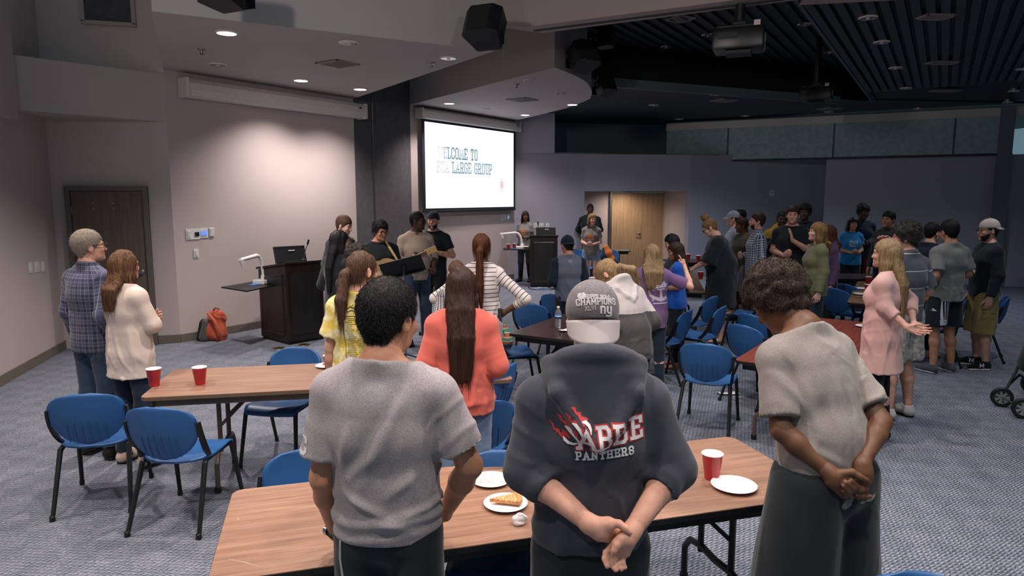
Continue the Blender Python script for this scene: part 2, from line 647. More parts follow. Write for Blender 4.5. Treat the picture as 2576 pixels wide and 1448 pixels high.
def door_on(name, A, B, p_left, p_right, ztop, mat, frame_mat, leaves=1, handle_right=True, side=-1, back=0.0):
    """door in the plane A-B between two plan points"""
    d = (p_right - p_left)
    W = d.length
    d = d.normalized()
    n = Vector((d.y, -d.x, 0))       # towards the room
    o = empty(name, p_left, math.atan2(d.y, d.x))
    o['kind'] = 'structure'
    fw = 0.06
    f = MB()
    f.box((fw / 2, -0.03, ztop / 2), (fw, 0.12, ztop)).box((W - fw / 2, -0.03, ztop / 2), (fw, 0.12, ztop)).box((W / 2, -0.03, ztop + fw / 2), (W, 0.12, fw))
    f.build('door_frame', frame_mat, o, bevel=0.006)
    lw = (W - 2 * fw) / leaves
    for k in range(leaves):
        x0 = fw + lw * k
        lf = MB().box((x0 + lw / 2, -0.02, ztop / 2 + 0.005), (lw - 0.006, 0.05, ztop - 0.02)).build('door_leaf', mat, o, bevel=0.003)
        hx = x0 + lw - 0.07 if (handle_right and k == 0) else x0 + 0.07
        if k == 0 or leaves == 1:
            h = MB()
            h.lathe([(0.036, 0), (0.036, 0.012), (0.03, 0.018), (0.012, 0.02), (0.012, 0.055)], 16, (hx, -0.045, 1.0), Matrix.Rotation(R(90), 3, 'X'))
            h.tube([(hx, -0.1, 1.0), (hx - 0.06, -0.1, 1.0), (hx - 0.125, -0.095, 0.995)], [0.013, 0.012, 0.009])
            h.build('door_handle', M_STEEL, o, smooth=True)
        for hz in (0.25, ztop / 2, ztop - 0.25):
            xe = x0 + 0.005 if (k == 0) else x0 + lw - 0.005
            MB().tube([(xe, -0.052, hz - 0.05), (xe, -0.052, hz + 0.05)], 0.009).build('hinge', M_STEEL, o, smooth=True)
        for q in range(4):
            MB().box((x0 + lw * (0.3 + 0.28 * (q % 2)), -0.046, ztop - 0.16 - 0.07 * (q // 2)), (0.012, 0.006, 0.012)).build('screw_plug', M_TRIM, o)
    return o


DFL.z = DFR.z = 0
door_on('door_1', L1, L2, DFL, DFR, 2.08, M_DOOR, M_DOORF)
M_DOOR2 = wood('oak_door_veneer', '#a58564', '#bd9d78', 0.45, 0.6, 0.4, axis=2)
door_on('door_2', R3, T3, dA, dB, 2.12, M_DOOR2, M_STEEL, leaves=2)
# slab standing for an opening in the recess side, dimness put into its colour
q0 = G3 + fn * 0.45
MBq = MB().wall(q0, G3 + fn * 0.95, 0, 1.98, -0.02)
struct('trim_recess_opening', MBq, plain('painted_dim_opening', '#a09488', 0.6))

# ---------------------------------------------------------------- screens
def wall_frame(A, B, px0, py0, px1, py1):
    """corner points on the wall A-B of a picture rectangle, in the wall's own metres: origin, direction, width, z0, z1"""
    a, b = on_wall(px0, py0, A, B), on_wall(px1, py1, A, B)
    d = Vector((B.x - A.x, B.y - A.y, 0)).normalized()
    return a, d, (b - a).dot(d)


def screen_case(label, A, B, pl, pr, zc, h, out):
    a, b = on_wall(*pl, A, B), on_wall(*pr, A, B)
    d = Vector((B.x - A.x, B.y - A.y, 0)).normalized()
    L = (b - a).dot(d)
    o = empty('projection_screen', (a.x + d.y * 0.02, a.y - d.x * 0.02, zc), math.atan2(d.y, d.x), label, 'projection screen')
    prof = [(0, 0.5), (-0.75, 0.5), (-1.0, 0.25), (-1.0, -0.1), (-0.85, -0.42), (-0.6, -0.5), (0, -0.5)]
    m = MB()
    vs = [(x, p[0] * out, p[1] * h) for x in (0, L) for p in prof]
    n = len(prof)
    m.add(vs, [(i, (i + 1) % n, n + (i + 1) % n, n + i) for i in range(n)] + [tuple(range(n - 1, -1, -1)), tuple(range(n, 2 * n))])
    m.build('case', M_OFFW, o, bevel=0.004)
    MB().box((0.02, -out * 0.5, 0), (0.05, out * 1.06, h * 1.06)).build('end_cap', M_OFFW, o, bevel=0.008)
    MB().box((L - 0.02, -out * 0.5, 0), (0.05, out * 1.06, h * 1.06)).build('end_cap', M_OFFW, o, bevel=0.008)
    MB().box((L - 0.16, -out - 0.004, h * 0.18), (0.06, 0.01, 0.02)).build('label_plate', M_BLACK, o)
    return o, L, out


def z_of(px, py, A, B):
    return on_wall(px, py, A, B).z


zt, zb = z_of(452, 197, L2, W1E), z_of(452, 236, L2, W1E)
screen_case('long white projection screen housing with its screen rolled up, under the first soffit', L2, W1E, (446, 210), (901, 260), (zt + zb) / 2 - 0.03, 0.24, 0.2)
zt2 = z_of(1045, 283, E2, G2)
so, sL, sout = screen_case('lowered white projection screen showing the welcome slide', E2, G2, (1042, 285), (1293, 315), zt2 - 0.02, 0.2, 0.2)
# the cloth hangs 8 cm in front of the wall
fa, fb = on_wall(1058, 400, E2, G2), on_wall(1281, 400, E2, G2)
dd = Vector((G2.x - E2.x, G2.y - E2.y, 0)).normalized()
x0s = (fa - on_wall(1042, 285, E2, G2)).dot(dd)
x1s = (fb - on_wall(1042, 285, E2, G2)).dot(dd)
zs_top = z_of(1056, 306, E2, G2) - so.location.z
zs_bot = z_of(1060, 524, E2, G2) - so.location.z
W_, H_ = x1s - x0s, zs_top - zs_bot
yc = -0.1
MB().box(((x0s + x1s) / 2, yc, (zs_bot - 0.05 + 0) / 2), (W_ + 0.16, 0.004, -zs_bot + 0.05)).build('screen_cloth', plain('screen_black_border', '#1d2430', 0.7), so)
MB().box(((x0s + x1s) / 2, yc - 0.004, (zs_top + zs_bot) / 2), (W_, 0.004, H_)).build('lit_slide', emit('slide_white', '#fbfbff', 1.25), so)
MB().tube([(x0s - 0.08, yc, zs_bot - 0.06), (x1s + 0.08, yc, zs_bot - 0.06)], 0.02).build('weight_bar', M_BLACK, so, smooth=True)
spot('slide_glow', tuple(Vector((fa.x + fb.x, fa.y + fb.y, 0)) / 2 + Vector((dd.y, -dd.x, 0)) * 0.6 + Vector((0, 0, so.location.z + (zs_top + zs_bot) / 2))), 1, 10)
bpy.data.objects.remove(bpy.data.objects['slide_glow'])

# ---------------------------------------------------------------- lettering made of strokes
# glyph: (width, strokes); strokes are polylines on a 0..1 high grid; serif ends listed as (x, y, halfwidth, 'h'|'v')
GL = {
    'A': (0.8, [[(0.08, 0), (0.4, 1), (0.72, 0)], [(0.2, 0.34), (0.6, 0.34)]], [(0.08, 0), (0.72, 0)]),
    'B': (0.72, [[(0.12, 0), (0.12, 1)], [(0.0, 1), (0.5, 1), (0.62, 0.88), (0.62, 0.64), (0.52, 0.53), (0.12, 0.53)], [(0.52, 0.53), (0.66, 0.4), (0.66, 0.12), (0.54, 0), (0.0, 0)]], []),
    'C': (0.68, [[(0.62, 0.72), (0.62, 0.86), (0.5, 1), (0.2, 1), (0.06, 0.86), (0.06, 0.14), (0.2, 0), (0.5, 0), (0.62, 0.14), (0.62, 0.28)]], []),
    'E': (0.68, [[(0.12, 0), (0.12, 1)], [(0.0, 1), (0.62, 1), (0.62, 0.78)], [(0.12, 0.52), (0.45, 0.52)], [(0.0, 0), (0.62, 0), (0.62, 0.24)]], []),
    'F': (0.66, [[(0.12, 0), (0.12, 1)], [(0.0, 1), (0.62, 1), (0.62, 0.78)], [(0.12, 0.52), (0.45, 0.52)]], [(0.12, 0)]),
    'G': (0.7, [[(0.62, 0.74), (0.62, 0.86), (0.5, 1), (0.2, 1), (0.06, 0.86), (0.06, 0.14), (0.2, 0), (0.5, 0), (0.62, 0.14), (0.62, 0.45), (0.4, 0.45)]], []),
    'H': (0.8, [[(0.12, 0), (0.12, 1)], [(0.66, 0), (0.66, 1)], [(0.12, 0.5), (0.66, 0.5)]], [(0.12, 0), (0.12, 1), (0.66, 0), (0.66, 1)]),
    'I': (0.34, [[(0.17, 0), (0.17, 1)]], [(0.17, 0), (0.17, 1)]),
    'J': (0.5, [[(0.4, 1), (0.4, 0.14), (0.28, 0), (0.06, 0)]], []),
    'K': (0.72, [[(0.12, 0), (0.12, 1)], [(0.62, 1), (0.14, 0.45)], [(0.3, 0.6), (0.66, 0)]], []),
    'L': (0.62, [[(0.12, 0), (0.12, 1)], [(0.0, 0), (0.58, 0), (0.58, 0.26)]], [(0.12, 1)]),
    'M': (0.96, [[(0.12, 0), (0.12, 1), (0.48, 0.25), (0.84, 1), (0.84, 0)]], [(0.12, 0), (0.84, 0)]),
    'N': (0.8, [[(0.12, 0), (0.12, 1), (0.66, 0), (0.66, 1)]], [(0.12, 0), (0.66, 1)]),
    'O': (0.7, [[(0.2, 0), (0.06, 0.14), (0.06, 0.86), (0.2, 1), (0.48, 1), (0.62, 0.86), (0.62, 0.14), (0.48, 0), (0.2, 0)]], []),
    'P': (0.68, [[(0.12, 0), (0.12, 1)], [(0.0, 1), (0.5, 1), (0.62, 0.88), (0.62, 0.56), (0.5, 0.44), (0.12, 0.44)]], [(0.12, 0)]),
    'R': (0.76, [[(0.12, 0), (0.12, 1)], [(0.0, 1), (0.5, 1), (0.62, 0.88), (0.62, 0.6), (0.5, 0.48), (0.12, 0.48)], [(0.42, 0.48), (0.66, 0)]], [(0.12, 0), (0.66, 0)]),
    'S': (0.66, [[(0.6, 0.72), (0.6, 0.87), (0.48, 1), (0.18, 1), (0.06, 0.88), (0.06, 0.64), (0.18, 0.53), (0.48, 0.48), (0.6, 0.37), (0.6, 0.13), (0.48, 0), (0.18, 0), (0.06, 0.13), (0.06, 0.28)]], []),
    'T': (0.72, [[(0.36, 0), (0.36, 1)], [(0.04, 0.76), (0.04, 1), (0.68, 1), (0.68, 0.76)]], [(0.36, 0)]),
    'U': (0.76, [[(0.12, 1), (0.12, 0.14), (0.26, 0), (0.5, 0), (0.64, 0.14), (0.64, 1)]], [(0.12, 1), (0.64, 1)]),
    'V': (0.74, [[(0.06, 1), (0.37, 0), (0.68, 1)]], []),
    'W': (1.0, [[(0.08, 1), (0.28, 0), (0.5, 0.8), (0.72, 0), (0.92, 1)]], [(0.08, 1), (0.92, 1)]),
    'X': (0.7, [[(0.08, 1), (0.62, 0)], [(0.08, 0), (0.62, 1)]], []),
    'Y': (0.7, [[(0.06, 1), (0.35, 0.5), (0.64, 1)], [(0.35, 0.5), (0.35, 0)]], []),
    'n': (0.7, [[(0.1, 0), (0.1, 0.7)], [(0.1, 0.58), (0.24, 0.7), (0.46, 0.7), (0.58, 0.56), (0.58, 0)]], []),
    'y': (0.7, [[(0.1, 0.7), (0.1, 0.16), (0.24, 0.02), (0.58, 0.02)], [(0.58, 0.7), (0.58, -0.2), (0.46, -0.32), (0.0, -0.32)]], []),
    'N2': (0.8, [[(0.12, 0), (0.12, 1), (0.66, 0), (0.66, 1)]], []),
    ' ': (0.4, [], []),
}


def ribbon2d(pts, ws, step):
    """flat strip along pts (2D) with widths; returns verts (2D), quads"""
    P = [Vector((p[0], p[1])) for p in pts]
    if not isinstance(ws, (list, tuple)):
        ws = [ws] * len(P)
    Q, Wd = [], []
    for i in range(len(P) - 1):
        n = max(1, int((P[i + 1] - P[i]).length / step))
        for k in range(n):
            Q.append(P[i].lerp(P[i + 1], k / n))
            Wd.append(ws[i] + (ws[i + 1] - ws[i]) * k / n)
    Q.append(P[-1])
    Wd.append(ws[-1])
    vs, fs = [], []
    for i, q in enumerate(Q):
        a = (Q[i] - Q[i - 1]).normalized() if i > 0 else (Q[1] - Q[0]).normalized()
        b = (Q[i + 1] - Q[i]).normalized() if i < len(Q) - 1 else a
        t = (a + b)
        t = t.normalized() if t.length > 1e-6 else a
        n = Vector((-t.y, t.x))
        k = 1 / max(0.6, n.dot(Vector((-a.y, a.x))))
        vs += [q + n * Wd[i] / 2 * k, q.copy(), q - n * Wd[i] / 2 * k]
    for i in range(len(Q) - 1):
        a = 3 * i
        fs += [(a, a + 3, a + 4, a + 1), (a + 1, a + 4, a + 5, a + 2)]
    return vs, fs


def text_strips(txt, h, th, wscale=1.0, gap=0.14, serif=0.0, step=0.01):
    """returns list of (verts, faces), total width; origin at the left end of the baseline"""
    out, x = [], 0.0
    for ch in txt:
        w, strokes, ser = GL[ch]
        for s in strokes:
            pts = [(x + p[0] * h * wscale, p[1] * h) for p in s]
            if len(pts) > 1:
                a, b = Vector(pts[0]), Vector(pts[-1])
                e0 = (Vector(pts[1]) - a).normalized() * th * 0.5
                e1 = (Vector(pts[-2]) - b).normalized() * th * 0.5
                pts[0], pts[-1] = tuple(a - e0), tuple(b - e1)
            out.append(ribbon2d(pts, th, step))
        if serif:
            for sx, sy in ser:
                cx, cy = x + sx * h * wscale, sy * h
                out.append(ribbon2d([(cx - serif, cy), (cx + serif, cy)], th, step))
        x += (w + gap) * h * wscale
    return out, x - gap * h * wscale


def flat_text(txt, x, z, h, th, mat, parent, y, name='lettering', **kw):
    st, w = text_strips(txt, h, th, **kw)
    m = MB()
    for vs, fs in st:
        m.add([(x + p.x, y, z + p.y) for p in vs], fs)
    return m.build(name, mat, parent), w


hs = H_ * 0.125
E1, E2m, E3 = emit('slide_grey', '#c3c8cf', 1.0), emit('slide_teal', '#6f9fb5', 0.95), emit('slide_teal_dark', '#4f89a5', 0.85)
E0 = emit('slide_pale', '#dddfe3', 1.0)
kx = x0s + W_ * 0.12
for word, mats, zz, x0_, tw in (('WELCOME TO', [E0, E1, E2m, E3, E3, E3, E3, E3, E3, E3], 0.6, 0.125, 0.435), ('FCA LARGE GROUP', [E0] * 4 + [E2m] * 11, 0.43, 0.115, 0.615)):
    gap = 0.2
    ws = tw * W_ / (sum(GL[ch][0] + gap for ch in word) * hs)
    x = x0s + x0_ * W_
    for ch, mt in zip(word, mats):
        if ch != ' ':
            flat_text(ch, x, zs_bot + zz * H_, hs, 0.024, mt, so, yc - 0.0075, wscale=ws, serif=0.045, step=0.5)
        x += (GL[ch][0] + gap) * hs * ws
sx, sz = x0s + W_ * 0.845, zs_bot + H_ * 0.295
ring = [(sx + 0.105 * math.cos(a), sz + 0.145 * math.sin(a)) for a in [k * math.pi / 16 for k in range(33)]]
m_ = MB()
vs, fs = ribbon2d(ring, 0.012, 1)
m_.add([(p.x, yc - 0.0075, p.y) for p in vs], fs)
m_.build('emblem_ring', E1, so)
m_ = MB().add([(sx + 0.07 * math.cos(a), yc - 0.0075, sz + 0.1 * math.sin(a)) for a in [k * math.pi / 12 for k in range(24)]], [tuple(range(24))])
m_.build('emblem_disc', emit('slide_pink', '#ead3d9', 1.0), so)
# ================================================================ ceiling fixtures
M_LAMPON = emit('lamp_glow', '#fff4ee', 14.0)
M_CAN = plain('can_reflector', '#9a9698', 0.25, 0.5, 0.9)
M_VENT = plain('vent_grey', '#8c8684', 0.5)


def downlight(label, p, r=0.095, on=False, group=None):
    o = empty('downlight', p, 0, label, 'ceiling light', group)
    MB().lathe([(r * 0.9, 0.07), (r * 0.9, 0.0)], 20).build('can', M_CAN, o, smooth=True)
    MB().lathe([(r, 0.0), (r * 1.02, -0.006), (r * 0.86, -0.016), (r * 0.84, 0.0)], 24).build('trim_ring', M_OFFW, o, smooth=True)
    if on:
        MB().lathe([(0, -0.012), (r * 0.86, -0.012)], 24).build('lens', M_LAMPON, o)
    else:
        m = MB()
        m.lathe([(0, -0.001), (r * 0.5, -0.002), (r * 0.84, -0.014)], 24)
        m.build('reflector', M_CAN, o, smooth=True)
        MB().lathe([(0, -0.02), (r * 0.2, -0.02), (r * 0.24, -0.004)], 12).build('bulb', M_WHITE, o, smooth=True)
    return o


LIT1 = [(570, 81), (757, 201), (906, 223)]
for i, ((x, y), w) in enumerate(zip(LIT1, ('nearest the hall', 'in front of the screen housing', 'at the right end of the screen housing'))):
    p = at_z(x, y, ZS1)
    downlight('lit round downlight in the first soffit, ' + w, p, 0.11, True)
    spot('downlight_and_fill', (p.x, p.y, p.z - 0.04), 420 if i == 0 else 235, 125, 0.8, (1, 0.91, 0.88), 0.06)
for (x, y), w in (((878, 107), 'near the beam'), ((548, 161), 'above the door side'), ((1128, 145), 'near the pointed corner')):
    downlight('unlit round downlight in the first soffit ' + w, at_z(x, y, ZS1), 0.11)
for (x, y), w in (((1130, 259), 'over the left end of the lit screen'), ((1321, 288), 'past the right end of the lit screen'), ((1440, 262), 'at the curved tip')):
    p = at_z(x, y, ZS2)
    downlight('lit round downlight in the curved soffit ' + w, p, 0.11, True)
    spot('downlight_and_fill', (p.x, p.y, p.z - 0.04), 200, 120, 0.8, (1, 0.88, 0.86), 0.06)
for (x, y), w in (((1332, 200), 'near its front corner'), ((1411, 233), 'near its rim'), ((1222, 274), 'just above the screen housing')):
    downlight('unlit round downlight in the curved soffit ' + w, at_z(x, y, ZS2), 0.1)
for x, y in ((1781, 87), (1676, 117), (2024, 60), (2087, 131), (2136, 184)):
    downlight('unlit downlight glinting in the raised dark metal ceiling', at_z(x, y, ZR - 0.03), 0.1, False, 'lights in the raised dark ceiling')
for x, y in ((2184, 43), (2218, 105), (2253, 170), (2279, 221), (2551, 228), (2535, 257), (2310, 273), (2574, 173)):
    downlight('unlit downlight glinting between the slats of the dark ceiling', at_z(x, y, ZF - 0.02), 0.1, False, 'lights in the slatted ceiling')
for x, y in ((1644, 264), (1800, 237), (1708, 299), (1876, 291), (2084, 281)):
    downlight('unlit downlight glinting in the far low dark ceiling', at_z(x, y, ZF), 0.11, False, 'lights in the far ceiling')


def vent(label, px, py, z, w, d, rz, mat=None, group=None):
    p = at_z(px, py, z)
    o = empty('ceiling_vent', (p.x, p.y, z), rz, label, 'vent', group)
    f = MB()
    for sx in (-1, 1):
        f.box((sx * w / 2, 0, -0.008), (0.03, d + 0.03, 0.016)).box((0, sx * d / 2, -0.008), (w + 0.03, 0.03, 0.016))
    f.build('vent_frame', mat or M_VENT, o)
    first = None
    for k in range(8):
        b = MB().box((0, -d / 2 + d * (k + 0.5) / 8, -0.006), (w, d * 0.055, 0.012)).build('slat', mat or M_VENT, o)
    MB().box((0, 0, -0.001), (w, d, 0.002)).build('duct', M_BLACK, o)
    return o


wrz = math.atan2(w1.y, w1.x)
vent('square supply vent in the first soffit', 850, 159, ZS1, 0.36, 0.36, wrz)
vent('square vent in the curved soffit over the lit screen', 1314, 250, ZS2, 0.4, 0.4, wrz)
vent('pale vent in the raised dark ceiling near the beam', 1712, 46, ZR - 0.03, 0.32, 0.32, 0.5)
vent('bright grille in the slatted dark ceiling, the nearest one', 2354, 41, ZF - 0.02, 0.32, 0.2, 0.1)
vent('dim grille in the slatted dark ceiling, second from the near beam', 2370, 157, ZF - 0.02, 0.4, 0.2, 0.1)
vent('dim grille in the slatted dark ceiling, third from the near beam', 2378, 228, ZF - 0.02, 0.5, 0.2, 0.1)
vent('square vent outline in the far low ceiling beside the black drop', 1822, 252, ZF, 0.4, 0.4, 0.5)
vent('square vent outline in the far low ceiling behind the second projector', 2086, 273, ZF, 0.4, 0.4, 0.5)
# vent panel high on the wall over the door
vA, vB = on_wall(208, 30, L1, L2), on_wall(336, 30, L1, L2)
vo = empty('wall_vent', (vA.x, vA.y, vA.z), math.atan2((L2 - L1).y, (L2 - L1).x), 'large square return air grille high on the wall over the door', 'vent')
vw = (Vector(vB[:2]) - Vector(vA[:2])).length
vz = on_wall(272, 60, L1, L2).z - vA.z
f = MB()
for zz in (vz, vz + vw):
    f.box((vw / 2, -0.02, zz), (vw + 0.05, 0.04, 0.05))
for xx in (0, vw):
    f.box((xx, -0.02, vz + vw / 2), (0.05, 0.04, vw))
f.build('vent_frame', M_BULK, vo)
MB().box((vw / 2, -0.006, vz + vw / 2), (vw, 0.01, vw)).build('vent_panel', M_ACOUS, vo)


def sprinkler(label, px, py, z):
    p = at_z(px, py, z)
    o = empty('sprinkler', (p.x, p.y, z), 0, label, 'sprinkler')
    MB().lathe([(0.045, 0), (0.04, -0.012), (0.012, -0.015), (0.01, -0.05)], 14).build('escutcheon', M_STEEL, o, smooth=True)
    MB().lathe([(0.0, -0.056), (0.028, -0.054), (0.024, -0.05), (0, -0.05)], 10).build('deflector', M_BLACK, o)


sprinkler('ceiling sprinkler near the lit light of the first soffit', 507, 124, ZS1)
sprinkler('ceiling sprinkler near the pointed corner of the first soffit', 1085, 158, ZS1)
sprinkler('ceiling sprinkler in the curved soffit', 1300, 212, ZS2)


def speaker(label, px, py, Y, w, h, yaw, tilt, flip=1):
    """wedge loudspeaker hung from a wall bracket"""
    p = at_y(px, py, Y)
    o = empty('loudspeaker', p, yaw, label, 'loudspeaker')
    M = Matrix.Rotation(tilt, 3, 'X')
    prof = [(-0.5, -0.28), (-0.3, -0.5), (0.3, -0.5), (0.5, -0.28), (0.34, 0.5), (-0.34, 0.5)]
    vs = [M @ Vector((a * w, b * w * 0.8, s * h / 2 * (1 if b > 0 else 0.9))) for s in (-1, 1) for a, b in prof]
    MB().add(vs, [tuple(range(5, -1, -1)), tuple(range(6, 12))] + [(i, (i + 1) % 6, 6 + (i + 1) % 6, 6 + i) for i in range(6)]).build('cabinet', M_BLACK, o, bevel=0.015)
    g = [M @ Vector((a * w, -0.405 * w, c * h)) for a, c in ((-0.28, -0.4), (0.28, -0.4), (0.28, 0.4), (-0.28, 0.4))]
    MB().shell(lambda u, v: g[0] + (g[1] - g[0]) * u + (g[3] - g[0]) * v, 2, 2, 0.012).build('grille', plain('speaker_grille', '#1b1e21', 0.8, bump=0.5, nscale=300), o)
    q = M @ Vector((0, 0.4 * w, 0))
    MB().tube([q, q + Vector((0, 0.14, 0.02))], 0.02).box(q + Vector((0, 0.15, 0.02)), (0.12, 0.02, 0.14)).build('bracket', M_BLACK, o)
    return o


speaker('large black loudspeaker hung from the beam at the corner of the first soffit', 1222, 68, 7.35, 0.42, 0.34, R(-25), R(-24))
speaker('black loudspeaker on the curved face over the second screen soffit', 1468, 142, 9.95, 0.42, 0.36, R(35), R(-24))
speaker('black loudspeaker high on the curved face close under the ceiling', 1524, 92, 10.6, 0.28, 0.34, R(70), R(0))
speaker('small black loudspeaker hung low at the end of the curved face', 1524, 218, 12.0, 0.34, 0.28, R(35), R(-24))
speaker('black loudspeaker at the top of the first soffit face', 558, -22, 5.9, 0.36, 0.24, R(-25), R(-10))


def projector(label, px, py, Y, w, yaw):
    p = at_y(px, py, Y)
    o = empty('ceiling_projector', p, yaw, label, 'projector')
    h, d = w * 0.42, w * 0.8
    MB().box((0, 0, 0), (w, d, h)).build('housing', plain('projector_black', '#0d0f0f', 0.35, 0.5), o, bevel=w * 0.06, smooth=True)
    MB().box((0, 0, h / 2 + 0.012), (w * 0.86, d * 0.8, 0.03)).build('lid', M_BLACK, o, bevel=0.008)
    MB().lathe([(w * 0.1, 0), (w * 0.1, 0.05), (w * 0.075, 0.055), (0.0, 0.035)], 20, (w * 0.2, d / 2, 0), Matrix.Rotation(R(-90), 3, 'X')).build('lens', M_BLACK, o, smooth=True)
    MB().box((0, 0, -h / 2 - 0.02), (w * 0.5, d * 0.6, 0.03)).build('mount_plate', M_BLACK, o)
    MB().box((-w * 0.2, -d / 2 - 0.002, h * 0.1), (w * 0.4, 0.006, h * 0.3)).build('port_panel', M_BLACK, o)
    MB().box((w * 0.36, -d / 2 + 0.02, h / 2 + 0.02), (0.06, 0.05, 0.05)).build('cable_plug', M_OFFW, o)
    MB().box((w / 2 + 0.002, 0, h * 0.05), (0.006, d * 0.2, h * 0.4)).build('side_window', M_TRIM, o)
    MB().box((0, 0, h / 2 + 0.05), (0.14, 0.14, 0.06)).build('mount_collar', M_BLACK, o, bevel=0.01)
    MB().tube([(0, 0, h / 2), (0, 0, ZR + 0.3 - p.z)], 0.05 if Y < 9 else 0.045, 14).build('pole', M_BLACK, o, smooth=True)


projector('large black projector hanging on a thick pole, the nearest one', 1859, 103, 7.3, 0.5, R(-22))
projector('dark projector hanging on a pole further back', 2053, 238, 11.8, 0.5, R(-30))

# ================================================================ wall plates
def wall_item(name, label, cat, A, B, px, py, w, h, parts, group=None):
    a = on_wall(px, py, A, B)
    d = Vector((B.x - A.x, B.y - A.y, 0)).normalized()
    o = empty(name, a, math.atan2(d.y, d.x), label, cat, group)
    MB().box((0, -0.005, 0), (w, 0.012, h)).build('plate', M_WHITE, o, bevel=0.003)
    for nm, x, z, ww, hh, mt in parts:
        MB().box((x, -0.014, z), (ww, 0.012, hh)).build(nm, mt, o, bevel=0.002)
    return o


LCD = emit('thermostat_blue', '#6a8fe0', 1.2)
LCDK = plain('thermostat_lcd', '#20262a', 0.3)
wall_item('light_switch', 'single light switch on the left wall, farthest from the door', 'switch', L0, L1, 76, 673, 0.08, 0.125, [('rocker', 0, 0, 0.034, 0.07, M_OFFW)])
wall_item('light_switch', 'double light switch on the left wall between two single ones', 'switch', L0, L1, 92, 671, 0.115, 0.125, [('rocker', -0.025, 0, 0.03, 0.065, M_OFFW), ('rocker', 0.025, 0, 0.03, 0.065, M_OFFW)])
wall_item('light_switch', 'single light switch on the left wall, closest to the door', 'switch', L0, L1, 107, 670, 0.08, 0.125, [('rocker', 0, 0, 0.034, 0.07, M_OFFW)])
wall_item('thermostat', 'wide white wall thermostat with small dark display', 'thermostat', L2, W1E, 485, 589, 0.2, 0.145, [('display', 0.055, 0.0, 0.062, 0.058, LCDK), ('button_row', -0.06, 0.0, 0.04, 0.09, M_OFFW)])
wall_item('control_panel', 'white control panel with glowing blue display on the wall', 'control panel', L2, W1E, 512, 586, 0.125, 0.135, [('display', 0, 0.0, 0.085, 0.062, LCD)])
wall_item('wall_sensor', 'small white box sensor beside the blue display', 'sensor', L2, W1E, 532, 584, 0.075, 0.13, [('cover', 0, 0, 0.06, 0.11, M_OFFW)])
wall_item('light_switch', 'white dimmer switch under the thermostat', 'switch', L2, W1E, 493, 637, 0.07, 0.12, [('rocker', 0, 0, 0.03, 0.07, M_OFFW)])
wall_item('wall_remote', 'thin white remote hung on the wall under the lit screen', 'remote', E2, G2, 1263, 548, 0.05, 0.17, [('button_row', 0, 0.02, 0.03, 0.06, M_OFFW)])
wall_item('light_switch', 'white switch under the lit screen beside the blue panel', 'switch', E2, G2, 1270, 546, 0.07, 0.12, [('rocker', 0, 0, 0.03, 0.06, M_OFFW)])
wall_item('control_panel', 'white panel with blue display at the corner below the lit screen', 'control panel', E2, G2, 1278, 546, 0.08, 0.13, [('display', 0, 0.0, 0.05, 0.05, LCD)])
wall_item('wall_outlet', 'white outlet plate above the far lectern, next to the corner', 'outlet', G2, G3, 1347, 567, 0.1, 0.12, [('socket', 0, 0.02, 0.03, 0.03, M_OFFW)])
wall_item('wall_outlet', 'double white outlet plate above the far lectern', 'outlet', G2, G3, 1362, 567, 0.12, 0.12, [('socket', -0.03, 0, 0.03, 0.05, M_OFFW), ('socket', 0.03, 0, 0.03, 0.05, M_OFFW)])
wall_item('wall_outlet', 'single white outlet plate above the far lectern, nearest the door recess', 'outlet', G2, G3, 1377, 567, 0.09, 0.12, [('socket', 0, 0.0, 0.03, 0.05, M_OFFW)])
wall_item('fire_alarm', 'small dark fire strobe on the dim back wall', 'alarm', H3, K3, 1942, 485, 0.12, 0.13, [('strobe', 0, 0.01, 0.06, 0.04, M_VENT)])
wall_item('motion_sensor', 'small white sensor on the bulkhead next to the soffit point', 'sensor', E2, at_z(1395, 170, ZS2), 1269, 134, 0.05, 0.1, [('cover', 0, 0, 0.04, 0.08, M_OFFW)])

# ================================================================ lecterns
M_LECT = wood('dark_lectern_wood', '#140f0e', '#2a1c18', 0.35, 0.8, 0.5, axis=2)
M_LECTP = wood('dark_lectern_panel', '#1a1c1b', '#252120', 0.4, 0.8, 0.45, axis=2)


